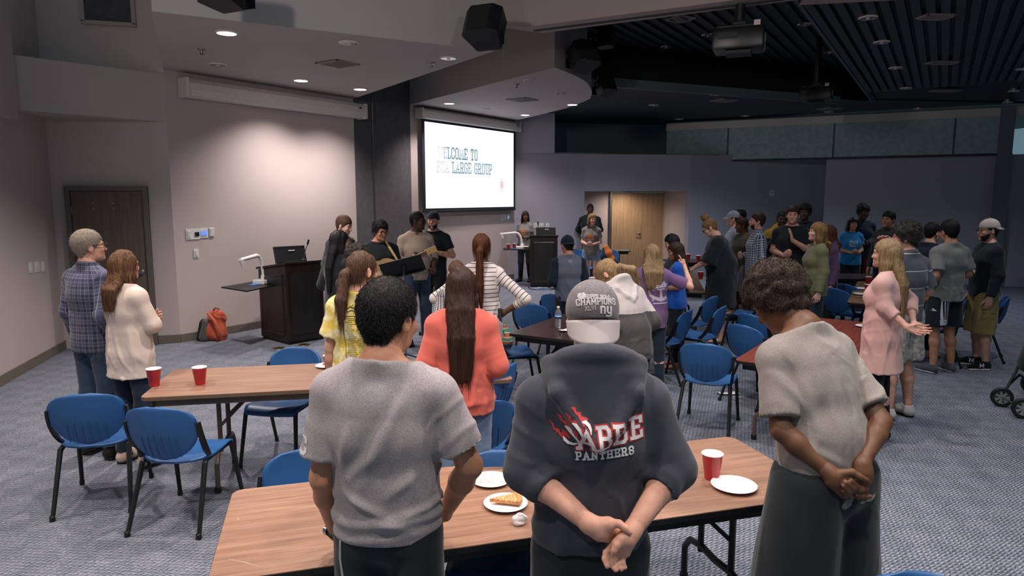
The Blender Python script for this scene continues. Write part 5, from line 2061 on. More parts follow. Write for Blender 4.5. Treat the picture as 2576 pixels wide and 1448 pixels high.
        for (x0, z0, x1, z1, wd, a) in top.get('strokes', ()):   # single creases over the back
            e0, e1 = np.array((x0, z0)), np.array((x1, z1))
            de = e1 - e0
            p2 = v[:, [0, 2]]
            t = np.clip(((p2 - e0) @ de) / (de @ de), 0, 1)
            rr = np.linalg.norm(p2 - e0 - t[:, None] * de, axis=1)
            dz = dz + (n[:, 1] < 0.2) * a * np.exp(-(rr / wd) ** 2) * np.sin(np.pi * np.clip(t * 0.9 + 0.08, 0, 1))
        for zr, wd, a in top.get('rolls', ()):                     # cloth bunched in rings
            wob = waves(v, 31, 2, 8, 14)
            dz = dz + tm * a * np.exp(-((zz - zr + 0.018 * wob) / wd) ** 2)
        dz = np.where(tm & (zz < hemz + 0.16), np.maximum(dz, -0.003), dz)
        v = v + n * dz[:, None]
        mats = [top['mat']]
        mi = None
        fc = q
        if top.get('mat_sleeve'):
            mats.append(top['mat_sleeve'])
            mi = (at[q, 2] != 0).sum(1) >= 2
            mi = mi.astype(int)
        if top.get('mat_upper'):
            mats.append(top['mat_upper'][0])
            zl = (zz[q].mean(1) > top['mat_upper'][1])
            mi = zl.astype(int)
        S.top = np_mesh(top.get('name', 'shirt'), v, q, mats, root, attr=at, matidx=mi)
        if top.get('label'):
            S.top['label'] = top['label']
        S.top_v, S.top_q = v, q
    # ---- hair
    if hair:
        col = HR[hair[1]]
        th = {'tight': 0.004, 'short': 0.011, 'messy': 0.02, 'curly': 0.022, 'afro': 0.026, 'long': 0.010, 'pony': 0.007, 'bob': 0.012, 'bun': 0.008}[style]
        hf = Field()
        hf.ell(hp_(0, -0.015, 0.033), np.array((0.076 + th, 0.096 + th, 0.089 + th)) * hs, hr, 0.02)
        if style in ('short', 'messy', 'tight', 'curly', 'afro', 'pony', 'bun'):
            hf.ec(hp_(0, -0.055, -0.02), hp_(0, -0.05, -0.075), (0.06 + th * 0.6) * hs, (0.042 + th * 0.6) * hs, 0.048 * hs, 0.026 * hs, hr[:, 0], 0.02)
        cutd = {'long': -0.035, 'bob': -0.035}.get(style, hair[3] if len(hair) > 3 else -0.028)
        nrm = hr @ np.array((0, 0.87, -1.0))
        pl = headc + hr @ (np.array((0, 0, cutd)) * hs)
        def hairline(x, y, z, c=cutd):
            q = [(x - headc[0]), (y - headc[1]), (z - headc[2])]
            a, b_, d_ = [(q[0] * hr[0, i] + q[1] * hr[1, i] + q[2] * hr[2, i]) / hs for i in range(3)]
            aa = np.abs(a)
            fr = np.clip((b_ - 0.03) / 0.05, 0, 1)
            temple = 0.016 * np.exp(-((aa - 0.056) / 0.018) ** 2) * fr
            burn = -0.03 * np.exp(-((aa - 0.078) / 0.02) ** 2) * np.exp(-((b_ - 0.022) / 0.014) ** 2)
            ear = 0.022 * np.exp(-((aa - 0.085) / 0.02) ** 2) * np.exp(-((b_ + 0.008) / 0.018) ** 2)
            jag = 0.004 * np.sin(a * 190 + 2 * np.sin(a * 75)) * fr
            return (0.87 * b_ - d_ + c + temple + burn + ear + jag) * 0.75 * hs
        hf.pr.append((headc - 0.2, headc + 0.25, hairline, 1e-4, 'x'))
        hv2 = None
        if style in ('long', 'bob'):
            Lh = hair[2] if len(hair) > 2 else 0.4
            w = hair[4] if len(hair) > 4 else 1.0
            back = hr @ np.array((0, -1.0, 0))
            back[2] = 0
            back /= np.linalg.norm(back) + 1e-9
            a0 = headc + hr @ np.array((0, -0.05, 0.0))
            c1 = headc + back * 0.055 + np.array((0, 0, -0.13))
            c2 = np.array((c1[0], c1[1], c1[2])) + back * 0.015 + np.array((0, 0, -max(0.02, Lh * 0.5 - 0.1)))
            c3 = c2 + np.array((0, 0, -Lh * 0.5)) + back * 0.005
            if lean or True:
                gg = (top or {}).get('g', 0.015)
                c1[1] = min(c1[1], neckb[1] - 0.05 - gg * 0.5)
                c2[1] = min(c2[1], uch[1] - 0.092 - gg)
                c3[1] = min(c3[1], chest[1] - 0.112 - gg)
            X = hr[:, 0]
            f2 = hf
            f2.ec(a0, c1, 0.083 * hs, 0.06, 0.088 * w, 0.046, X, 0.05)
            f2.ec(c1, c2, 0.088 * w, 0.046, 0.086 * w, 0.036, X, 0.008)
            f2.ec(c2, c3, 0.086 * w, 0.036, 0.062 * w, 0.02, X, 0.008)
            for sd in (-1, 1):   # locks that frame the face
                f2.ec(hp_(sd * 0.074, 0.0, 0.03), hp_(sd * 0.082, -0.01, -0.09), 0.016, 0.045, 0.022, 0.04, X, 0.02)
                f2.ec(hp_(sd * 0.082, -0.01, -0.09), hp_(sd * 0.085, -0.02, -0.09) + np.array((0, 0, -min(0.12, Lh * 0.3))), 0.022, 0.04, 0.02, 0.03, X, 0.02)
        elif style == 'pony':
            Lh = hair[2] if len(hair) > 2 else 0.3
            f2 = hf
            k0 = hp_(0, -0.105, 0.0)
            bk = hr @ np.array((0, -1.0, 0))
            k1 = k0 + bk * 0.035 + np.array((0, 0, -0.03))
            k2 = k1 + np.array((0, 0, -Lh * 0.5)) + bk * 0.01
            k3 = k2 + np.array((0, 0, -Lh * 0.5))
            if hair[4:5]:
                dv = np.asarray(hair[4], float)
                k2 = k1 + dv * Lh * 0.5
                k3 = k2 + (dv * 0.6 + np.array((0, 0, -0.5))) * Lh * 0.5
            else:
                gg = (top or {}).get('g', 0.015)
                k2[1] = min(k2[1], uch[1] - 0.11 - gg)
                k3[1] = min(k3[1], chest[1] - 0.125 - gg)
            f2.chain([k0, k1, k2, k3], [0.02, 0.03, 0.036, 0.012], 0.012)
        elif style == 'bun':
            f2 = hf
            f2.ell(hp_(0, -0.02, 0.145), (0.06, 0.055, 0.05), None, 0.01)
            for aa in range(7):
                f2.rc(hp_(0.03 * math.cos(aa), -0.02 + 0.03 * math.sin(aa), 0.15), hp_(0.055 * math.cos(aa * 1.3), -0.02 + 0.05 * math.sin(aa * 1.3), 0.2 + 0.012 * (aa % 3)), 0.014, 0.004, 0.008)
            f2.rc(hp_(0, -0.02, 0.16), hp_(-0.01, -0.01, 0.21), 0.02, 0.006)
            f2.rc(hp_(0, -0.02, 0.16), hp_(0.02, -0.05, 0.2), 0.018, 0.006)
        v, q = hf.mesh(0.0065 if res < 0.0095 else (0.008 if res < 0.0122 else 0.0105))
        if hv2 is not None:
            v, q = merge([(v, q), (hv2, hq2)])
        n = normals(v, q)
        lc_ = (v - headc)
        if style in ('long', 'bob', 'pony'):
            v = v + n * (0.003 * waves(v, 8, 5, 90, 260, (1, 1, 0.03), 1.0))[:, None]
        elif style in ('afro', 'curly', 'messy'):
            v = v + n * ({'afro': 0.008, 'curly': 0.009, 'messy': 0.007}[style] * waves(v, 8, 6, 90, 170))[:, None]
        else:
            v = v + n * (0.0009 * waves(v, 8, 5, 120, 300))[:, None]
        tris = None
        near = res < 0.0095
        fine = res <= 0.0118
        if style in ('short', 'tight', 'messy', 'curly', 'bun'):
            ln_ = {'short': 0.0085, 'tight': 0.005, 'messy': 0.024, 'curly': 0.022, 'bun': 0.02}[style]
            cnt = 26000 if near else (5000 if fine else (900 if style in ('messy', 'curly') else 0))
            smooth_ = style in ('short', 'tight')
            bv, bt = blades(v, n, cnt, ln_, 0.0007 if near else (0.0009 if fine else 0.0016),
                            (lambda p, nn: nn * 0.35 + np.array((0, 0, -0.6))) if smooth_ else (lambda p, nn: nn * 0.7 + np.array((0, 0, -0.3))), 4, 2 if near or not smooth_ else 1, 0.0 if smooth_ else 0.35)
        elif style == 'afro':
            bv, bt = blades(v, n, 16000, 0.016, 0.0008, lambda p, nn: nn, 4, 4, 0.9)
        else:
            bv, bt = blades(v, n, 2600 if fine else 0, 0.11, 0.0009, lambda p, nn: nn * 0.03 + np.array((0, 0, -1.0)) * 4, 4, 3)
        if cap:
            bv, bt = bv[:0], bt[:0]
        tris = bt + len(v)
        ho = np_mesh('hair', np.concatenate([v, bv]), q, col, root, tris=tris)
        if beard:
            bf = Field()
            bf.ell(hp_(0, 0.028, -0.03), np.array((0.0665 * jw, 0.0705, 0.087)) * hs, hr, 0.02)
            bf.ell(hp_(0, 0.044, -0.082), np.array((0.052 * jw, 0.051, 0.042)) * hs, hr, 0.02)
            bf.ell(hp_(0, 0.1, -0.0615), np.array((0.021, 0.02, 0.0085)) * hs, hr, 0.004, '-')
            bf.plane(hr @ np.array((0, 0.55, 1)), hp_(0, 0.06, -0.048))
            bf.plane(hr @ np.array((0, -1, 0.0)), hp_(0, 0.005, 0))
            v, q = bf.mesh(0.007)
            n = normals(v, q)
            np_mesh('beard', v + n * (0.002 * waves(v, 3, 4, 150, 300))[:, None], q, HR[beard], root)
    if cap:
        make_cap(S, hp_, cap, res)
    if face:
        for sd in (-1, 1):
            m = MB()
            m.lathe([(0.0, 0.0112), (0.0068, 0.0092)], 10)
            k = len(m.f)
            prof = [(0.0112 * math.sin(a), 0.0112 * math.cos(a)) for a in (0.64, 0.9, 1.3, 1.7, 2.2)]
            m.lathe(prof, 10)
            Mh = Matrix(((*hr[0], 0), (*hr[1], 0), (*hr[2], 0), (0, 0, 0, 1)))
            ctr = hp_(sd * 0.031, 0.0755, 0.001)
            m.v = [tuple(np.asarray(ctr) + hr @ np.array((p[0], p[2], -p[1])) * np.array((1, 1, 1))) for p in m.v]
            e = m.build('eye', M_EYED, root, smooth='all')
            e.data.materials.append(M_EYEW)
            e.data.polygons.foreach_set('material_index', [0 if i < k else 1 for i in range(len(e.data.polygons))])
            MB().tube([hp_(sd * 0.013, 0.09, 0.021), hp_(sd * 0.03, 0.088, 0.027), hp_(sd * 0.048, 0.077, 0.022)], [0.003, 0.0042, 0.002], 6).build('eyebrow', HR[hair[1]] if hair else HR['dbrown'], root, smooth='all')
        lf = Field()
        lf.ec(hp_(-0.016, 0.0925, -0.0575), hp_(0.016, 0.0925, -0.0575), 0.006, 0.004, 0.006, 0.004, hr[:, 1], 0.004)
        lf.ec(hp_(-0.014, 0.092, -0.0645), hp_(0.014, 0.092, -0.0645), 0.006, 0.0045, 0.006, 0.0045, hr[:, 1], 0.004)
        v, q = lf.mesh(0.0045)
        np_mesh('lips', v, q, M_LIP if skin in ('fair', 'light', 'pink', 'tan') else plain('lip_brown', '#5d3a33', 0.5), root)
    if glasses:
        m = MB()
        for sd in (-1, 1):
            cc = (sd * 0.033, 0.108, 0.0)
            m.tube([hp_(cc[0] + 0.025 * math.cos(a), cc[1] - abs(math.cos(a) * 0.004), cc[2] + 0.018 * math.sin(a)) for a in [k * math.pi / 8 for k in range(17)]], 0.0026, 6, False)
            m.tube([hp_(sd * 0.058, 0.104, 0.006), hp_(sd * 0.078, 0.08, 0.01), hp_(sd * 0.085, 0.0, 0.008)], 0.0026, 6)
        m.tube([hp_(-0.009, 0.11, 0.004), hp_(0.009, 0.11, 0.004)], 0.0026, 6)
        m.build('glasses', M_BLACK, root, smooth='all')
    if extra:
        extra(S, hp_)
    return S


def make_cap(S, hp_, cap, res):
    """ball cap: dome, button, bill; cap = dict(mat, bill, back=True when the bill points backwards)"""
    hr, hs, headc = S.hr, S.hs, S.headc
    f = Field()
    up = cap.get('up', 0.0)
    f.ell(hp_(0, -0.012, 0.04 + up), np.array((0.09, 0.11, 0.1)) * hs * cap.get('k', 1.0), hr, 0.02)
    sg = -1.0 if cap.get('back') else 1.0
    f.plane(hr @ np.array((0, sg * cap.get('tilt', 0.1), -1.0)), hp_(0, 0, cap.get('rim', 0.018)))
    v, q = f.mesh(min(0.0075, res * 0.7))
    co = np_mesh('cap', v, q, cap['mat'], S.root)
    S.cap_v, S.cap_q, S.cap = v, q, co
    co['label'] = cap.get('label', 'ball cap')
    drop = cap.get('drop', 0.35)
    rim = cap.get('rim', 0.018) + cap.get('tilt', 0.1) * 0.09 * 0

    def bill(u, w):
        a = (u - 0.5) * math.pi * 0.86
        kk = cap.get('k', 1.0)
        x0, y0 = 0.09 * kk * math.sin(a), 0.107 * kk * math.cos(a)
        Lb = cap.get('len', 0.078) * max(0.0, math.cos(a)) ** 0.6 * w
        zz = rim + 0.012 - sg * cap.get('tilt', 0.1) * -0.1 * math.cos(a) * (1 if sg > 0 else 1) - Lb * drop - 0.012 * (math.sin(a) ** 2) * (0.2 + w)
        k = math.sqrt(max(0.03, 1 - drop * drop))
        return hp_(x0 * (1 - 0.05 * w), sg * (y0 + Lb * k), zz)
    m = MB().shell(bill if sg < 0 else (lambda u, w: bill(1 - u, w)), 16, 8, 0.006)
    m.build('bill', cap['bill'], co, smooth='all')
    m = MB()
    m.lathe([(0.011, 0), (0.009, 0.006), (0.0, 0.008)], 12)
    ctr = hp_(0, -0.012, 0.04 + 0.1 * cap.get('k', 1.0) + up)
    m.v = [tuple(np.asarray(ctr) + hr @ np.array(p)) for p in m.v]
    m.build('button', cap['bill'], co, smooth='all')


def decal(S, verts, quads, strips, mat, name, parent, frm, off=0.0022, frame=None, tris_ok=True):
    """print shapes (2D strips, metres) on a mesh: frm 'back'|'front' in body axes, or a (origin, right, up, dir) frame"""
    tree = getattr(S, '_bvh_' + name[:0] + str(id(verts)), None)
    if tree is None:
        tree = BVHTree.FromPolygons([tuple(p) for p in verts], [tuple(int(i) for i in f) for f in quads])
        setattr(S, '_bvh_' + str(id(verts)), tree)
    o, r, u, d = [Vector(x) for x in frame] if frame else (
        (Vector((0, -1.2, 0)), Vector((1, 0, 0)), Vector((0, 0, 1)), Vector((0, 1, 0))) if frm == 'back' else
        (Vector((0, 1.2, 0)), Vector((-1, 0, 0)), Vector((0, 0, 1)), Vector((0, -1, 0))))
    m = MB()
    for vs, fs in strips:
        out, ok = [], []
        for p in vs:
            h = tree.ray_cast(o + r * p.x + u * p.y, d)
            if h[0] is None:
                out.append(None)
            else:
                out.append(h[0] - d * off)
        k = [f for f in fs if all(out[i] is not None for i in f) and max(abs((out[f[0]] - out[i]).dot(d)) for i in f) < 0.03]
        if not k:
            continue
        m.add([p if p is not None else Vector((0, 0, 0)) for p in out], k)
    if not m.f:
        return None
    return m.build(name, mat, parent, smooth='all')


def shift(strips, x, y, slant=0.0, rot=0.0):
    c, s_ = math.cos(rot), math.sin(rot)
    return [([Vector((x + (p.x + slant * p.y) * c - p.y * s_, y + (p.x + slant * p.y) * s_ + p.y * c)) for p in vs], fs) for vs, fs in strips]


def blob(pts, step=0.01):
    """filled outline (2D) as a fan of small strips between its left and right edge"""
    P = [Vector((p[0], p[1])) for p in pts]
    c = sum(P, Vector((0, 0))) / len(P)
    out = []
    n = len(P)
    rings = 4
    vs = [c.copy()]
    for r in range(1, rings + 1):
        vs += [c.lerp(p, r / rings) for p in P]
    fs = [(0, 1 + i, 1 + (i + 1) % n) for i in range(n)]
    for r in range(rings - 1):
        a, b = 1 + r * n, 1 + (r + 1) * n
        fs += [(a + i, b + i, b + (i + 1) % n, a + (i + 1) % n) for i in range(n)]
    return [(vs, fs)]
# ================================================================ cloth patterns
def sep(t):
    a = t.attr('pat')
    s = t.n('ShaderNodeSeparateXYZ')
    t.l(a.outputs['Vector'], s.inputs[0])
    return s.outputs


def band(t, v, period, width, phase=0.0):
    """1 inside a band of the given share of each period"""
    fr = t.math('FRACT', t.math('ADD', t.math('DIVIDE', v, period), 10.0 + phase))
    return t.math('LESS_THAN', fr, width)


def gingham(period, dark, mid=None):
    def fn(t, base):
        o = sep(t)
        a, b = band(t, o[0], period, 0.5), band(t, o[1], period, 0.5)
        s = t.math('MULTIPLY', t.math('ADD', a, b), 0.5)
        return t.mix(s, base, lin(dark))
    return fn


def plaid(period, light, w=0.1):
    def fn(t, base):
        o = sep(t)
        a, b = band(t, o[0], period, w), band(t, o[1], period, w)
        s = t.math('MAXIMUM', a, b)
        a2, b2 = band(t, o[0], period * 2, 0.5), band(t, o[1], period * 2, 0.5)
        c = t.mix(t.math('MULTIPLY', t.math('ADD', a2, b2), 0.22), base, lin('#6e6e86'))
        return t.mix(t.math('MULTIPLY', s, 0.8), c, lin(light))
    return fn


def stripes(period, c2, w, phase=0.0, zmax=None):
    def fn(t, base):
        o = sep(t)
        s = band(t, o[1], period, w, phase)
        return t.mix(s, base, lin(c2))
    return fn


def tiedye(c2):
    def fn(t, base):
        n = t.noise(11, t.mapping((1, 1, 1.6)), 4, 0.7)
        return t.mix(t.ramp(n, [(0.42, (0, 0, 0)), (0.62, (1, 1, 1))]), base, lin(c2))
    return fn


def camo(c2):
    def fn(t, base):
        n = t.noise(26, None, 3, 0.6)
        return t.mix(t.ramp(n, [(0.45, (0, 0, 0)), (0.55, (1, 1, 1))]), base, lin(c2))
    return fn


GREY1 = fabric('heather_grey_jersey', '#9a9292', heather=0.28, var=0.06, scale=420)
GREY3 = fabric('warm_grey_jersey', '#857d77', heather=0.2, var=0.07, scale=420)
HOOD = fabric('charcoal_fleece', '#3d3f46', var=0.1, heather=0.12)
BLK = fabric('black_jersey', '#1d2225', var=0.12)
BLKP = fabric('black_polyester', '#1b2023', var=0.12, rough=0.8)
JEAN = fabric('blue_denim', '#3b4a5e', var=0.25, heather=0.3)
JEAND = fabric('dark_denim', '#232d3d', var=0.25, heather=0.25)
JEANL = fabric('washed_denim', '#6f819a', var=0.25, heather=0.25)
LGREYJ = fabric('light_grey_jeans', '#a6a3ab', var=0.1)
KNEE = fabric('khaki', '#8a7a4a', var=0.2)


def R_pt(S, px, py, Yw):
    p = S.w2l(tuple(at_y(px, py, Yw)))
    return p


def xz(S, px, py, Yw):
    p = R_pt(S, px, py, Yw)
    return (p[0], p[2])


def ribs(S, Yw, rows):
    """ribbons given in photo pixels -> strips in body x,z; rows: list of (points, widths px)"""
    out = []
    for pts, ws in rows:
        q = [xz(S, x, y, Yw) for x, y in pts]
        k = Yw / FPX / S.s
        out.append(ribbon2d(q, [w * k for w in ws], 0.006))
    return out


def fpts(S, Yw, pts):
    return [R_pt(S, x, y, Yw + (dz[0] if dz else 0)) for x, y, *dz in pts]


# ================================================================ the three men in the foreground
def p1_extra(S, hp_):
    # pale piping down the side seams of the black trousers
    st = ribs(S, 2.08, [([(871, 1300), (862, 1345), (858, 1400), (868, 1460)], [7, 7, 8, 8]),
                        ([(1160, 1318), (1167, 1370), (1167, 1420), (1166, 1460)], [6, 6, 7, 7])])
    pale = fabric('piping_grey', '#a5a2a2')
    decal(S, S.bottom_v, S.bottom_q, st, pale, 'piping', S.bottom, 'back', 0.003)
    # wrist watch
    w, e = S.wr[-1], S.el[-1]
    d = Vector(e - w).normalized()
    c = Vector(w) + d * 0.028
    ax = d.orthogonal().normalized()
    ay = d.cross(ax)
    m = MB()
    m.tube([c + (ax * math.cos(a) + ay * math.sin(a)) * 0.031 for a in [k * math.pi / 10 for k in range(21)]], 0.006, 8, False)
    wo = m.build('wrist_watch', M_BLACK, S.root, smooth='all')
    m = MB().lathe([(0.0, 0.006), (0.015, 0.006), (0.017, 0.0), (0.017, -0.006)], 16)
    o = c + Vector((-0.034, -0.012, 0))
    m.v = [tuple(o + Vector((-p[2], p[1], p[0]))) for p in m.v]
    m.build('watch_face', M_CHROME, wo, smooth=True)
    # print peeking round the left sleeve
    st, wd = text_strips('C', 0.05, 0.011)
    q = xz(S, 758, 1130, 2.1)
    decal(S, S.top_v, S.top_q, shift(st, q[0] - 0.005, q[1]), plain('sleeve_print', '#c9c6c6', 0.8), 'sleeve_print', S.top, 'back')


Y1 = 2.15
S1p = person('person in heather grey t-shirt and black piped trousers with a wrist watch, back to us', 973, 693, Y1, yaw=-6, skin='tan', hair=('short', 'black'),
             top=dict(mat=GREY1, hem=0.915, sleeve='short', slen=0.74, slack=0.022, g=0.018, folds=0.011, seed=4, flare=0.012, res=0.0075,
                      rolls=((1.0, 0.024, 0.014), (0.94, 0.018, 0.006)), neck='crew',
                      strokes_px=(2.02, [(1018, 990, 905, 1240, 0.022, 0.014), (985, 1000, 870, 1210, 0.02, -0.010), (952, 1130, 862, 1220, 0.016, 0.010), (1053, 1190, 962, 1258, 0.018, 0.010), (1120, 1030, 1135, 1230, 0.02, 0.009),
                                         (860, 1245, 985, 1300, 0.014, 0.016), (985, 1302, 1155, 1268, 0.014, 0.013), (880, 1075, 850, 1200, 0.016, 0.009), (930, 1300, 1060, 1345, 0.016, 0.01), (1090, 1000, 1105, 1150, 0.016, -0.006)])),
             bottom=dict(kind='trousers', mat=BLKP, g=0.008, w=0.02),
             shoes=dict(mat=M_SHOE),
             arms=(dict(el=('w', 812, 1200, 2.12), wr=('w', 848, 1340, 2.33), hand=((0.5, 0.5, -0.4), (0.6, 0, 0), 'relaxed')),
                   dict(el=('w', 1182, 1170, 2.12), wr=('w', 1118, 1290, 2.36), hand=((-0.7, 0.4, -0.1), (-0.5, -0.5, 0), 'relaxed'))),
             hy=-24, hp=8, bw=1.02, res=0.0088, extra=p1_extra)

# ---- hooded man: hands clasped behind, wrist held by the other hand
YH = 1.84


def p2_left_hand(S, sd, el, wr):
    P = lambda x, y, d=0.0: R_pt(S, x, y, YH + d)
    palm = [(wr, P(1512, 1335, 0.0), 0.027, 0.027), (P(1495, 1320, 0.0), P(1530, 1318, -0.006), 0.022, 0.022), (P(1505, 1340, 0.005), P(1532, 1352, 0.015), 0.02, 0.016),
            (P(1512, 1330, 0.01), P(1545, 1335, 0.02), 0.02, 0.018)]
    th = ([P(1528, 1313, -0.006), P(1557, 1317, -0.012), P(1574, 1328, -0.02), P(1584, 1338, -0.026)], [0.0135, 0.0115, 0.0105, 0.008])
    fg = []
    for i, (x, y) in enumerate(((1548, 1335), (1548, 1342), (1546, 1350), (1542, 1356))):
        fg.append(([P(x - 10, y, 0.022), P(x + 18, y + 2, 0.045), P(x + 36 - i * 3, y + 5, 0.035), P(x + 44 - i * 4, y + 4, 0.012)], [0.009, 0.009, 0.0085, 0.007]))
    return hand_pts(palm, fg, th, el, wr, 0.0262 * S.ar)


def p2_right_hand(S, sd, el, wr):
    P = lambda x, y, d=0.0: R_pt(S, x, y, YH + d)
    palm = [(wr, P(1578, 1356, -0.005), 0.026, 0.026), (P(1572, 1350, -0.012), P(1552, 1368, -0.022), 0.02, 0.017),
            (P(1583, 1352, 0.004), P(1574, 1388, -0.004), 0.019, 0.015), (P(1566, 1360, 0.0), P(1548, 1384, -0.004), 0.02, 0.015), (P(1570, 1360, 0.0), P(1562, 1388, -0.004), 0.02, 0.015)]
    th = ([P(1562, 1356, -0.022), P(1551, 1370, -0.03), P(1545, 1383, -0.034), P(1541, 1394, -0.034)], [0.0145, 0.0115, 0.0105, 0.0075])
    fg = [([P(1540, 1372, -0.004), P(1524, 1388, -0.004), P(1521, 1405, -0.014), P(1527, 1424, -0.026)], [0.0105, 0.0092, 0.0085, 0.0072]),
          ([P(1548, 1384, -0.002), P(1537, 1402, -0.006), P(1538, 1418, -0.018), P(1549, 1433, -0.03)], [0.0105, 0.0095, 0.009, 0.0075]),
          ([P(1560, 1388, -0.002), P(1551, 1405, -0.008), P(1554, 1419, -0.02), P(1563, 1431, -0.03)], [0.01, 0.009, 0.0085, 0.007]),
          ([P(1572, 1388, -0.002), P(1566, 1403, -0.008), P(1567, 1415, -0.018), P(1573, 1427, -0.026)], [0.009, 0.008, 0.0075, 0.0062])]
    return hand_pts(palm, fg, th, el, wr, 0.0262 * S.ar)


WHITEP = plain('print_white', '#d8d2d2', 0.75)
REDP = plain('print_red', '#b8393a', 0.75)


def p2_extra(S, hp_):
    Yb = 1.93
    k = Yb / FPX / S.s
    rot = -math.radians(-6.5)
    # red outline first, white letters above it
    for th, mt, of, nm in ((16.5, REDP, 0.0015, 'letter_outline'), (9.2, WHITEP, 0.003, 'lettering')):
        allst = []
        for ch, x, y, h, ws in (('A', 1449, 1112, 50, 1.16), ('B', 1500, 1107, 52, 0.86), ('B', 1541, 1101, 52, 0.9), ('E', 1586, 1094, 50, 0.9)):
            st, w = text_strips(ch, h * k, th * k, wscale=ws, serif=0.0 if ch != 'A' else 9 * k + (th - 10.5) * k / 2, step=0.006)
            q = xz(S, x, y, Yb)
            allst += shift(st, q[0], q[1] , 0.0, math.radians(5))
        decal(S, S.top_v, S.top_q, allst, mt, nm, S.top, 'back', of)
    allst, x = [], 1446
    for i, ch in enumerate('PANTHERS'):
        st, w = text_strips(ch, 19 * k, 4.6 * k, wscale=1.0, serif=4.6 * k, step=0.006)
        q = xz(S, x, 1140 - (x - 1446) * 0.072, Yb)
        allst += shift(st, q[0], q[1], 0, math.radians(4))
        x += w / k + 4.6
    decal(S, S.top_v, S.top_q, allst, WHITEP, 'lettering', S.top, 'back', 0.003)
    c = lambda cx, cy: (1250 + cx / 2.463, 860 + cy / 2.463)
    red = [([c(320, 475), c(345, 500), c(352, 528), c(372, 530), c(392, 556), c(402, 550), c(425, 588)], [1, 5, 4, 9, 6, 12, 8]),
           ([c(362, 555), c(372, 530)], [1, 5]),
           ([c(368, 434), c(392, 452), c(400, 470), c(425, 478), c(440, 500), c(470, 520), c(490, 560)], [1, 8, 5, 12, 8, 14, 8]),
           ([c(412, 404), c(438, 426), c(444, 448), c(470, 455), c(486, 480), c(520, 500)], [1, 9, 6, 12, 9, 10]),
           ([c(452, 374), c(470, 382), c(480, 404), c(500, 412), c(506, 432), c(540, 446), c(552, 440)], [2, 8, 5, 10, 7, 12, 3]),
           ([c(395, 520), c(420, 540), c(445, 570)], [2, 7, 4]), ([c(430, 520), c(455, 545)], [2, 7]), ([c(505, 440), c(530, 470)], [2, 8])]
    decal(S, S.top_v, S.top_q, ribs(S, Yb, red), REDP, 'claw_streaks', S.top, 'back', 0.002)
    cw = lambda cx, cy: c(cx - 16, cy - 4)
    wht = [([cw(530, 455), cw(552, 458), cw(572, 476), cw(582, 500), cw(582, 524)], [3, 8, 8, 6, 2]),
           ([cw(470, 462), cw(490, 470), cw(512, 496), cw(528, 528), cw(538, 570)], [3, 9, 8, 6, 2]),
           ([cw(432, 502), cw(450, 512), cw(478, 542), cw(502, 570), cw(520, 600)], [3, 9, 8, 6, 2]),
           ([cw(422, 565), cw(432, 582), cw(452, 596), cw(480, 602), cw(510, 596)], [3, 8, 8, 6, 2])]
    decal(S, S.top_v, S.top_q, ribs(S, Yb, wht), WHITEP, 'claw_marks', S.top, 'back', 0.0042)
    # embroidery on the cap
    hr, hs = S.hr, S.hs
    o = hp_(0, -0.6, 0.0)
    fr = (o, hr[:, 0], hr[:, 2], hr[:, 1])
    emb = plain('cap_embroidery', '#b9b2b2', 0.8)
    sh_ = 0.045
    al = []
    st, w = text_strips('SUPER BOWL', 0.0115, 0.0024, wscale=0.8, step=0.006)
    al += shift(st, -0.031, 0.06, 0.0, -0.04)
    st, w = text_strips('CHAMPIONS', 0.018, 0.0038, wscale=0.86, step=0.006)
    al += shift(st, -0.056, 0.040, 0.0, 0.03)
    st, w = text_strips('XLVI', 0.0125, 0.0022, wscale=0.9, step=0.006)
    al += shift(st, -0.032, 0.023, 0.0, 0.08)
    decal(S, S.cap_v, S.cap_q, al, emb, 'embroidery', S.cap, None, 0.0018, fr)
    st, w = text_strips('ny', 0.026, 0.0052, wscale=0.9, serif=0.0, step=0.006)
    decal(S, S.cap_v, S.cap_q, shift(st, 0.012, 0.017), plain('cap_embroidery_pale', '#cfc8c8', 0.8), 'embroidery', S.cap, None, 0.0024, fr)
    shield = [(x, y - 0.006) for x, y in [(-0.052, 0.082), (-0.046, 0.085), (-0.041, 0.083), (-0.036, 0.085), (-0.030, 0.082), (-0.030, 0.072), (-0.034, 0.066), (-0.041, 0.063), (-0.048, 0.066), (-0.052, 0.072)]]
    decal(S, S.cap_v, S.cap_q, blob(shield), emb, 'embroidery', S.cap, None, 0.0018, fr)
    # eyelets
    for sx in (-1, 1):
        m = MB()
        m.tube([Vector(hp_(sx * 0.05 + 0.004 * math.cos(a), -0.1, 0.1 + 0.004 * math.sin(a))) for a in [k * math.pi / 5 for k in range(11)]], 0.0016, 5, False)
        m.build('eyelet', emb, S.cap)


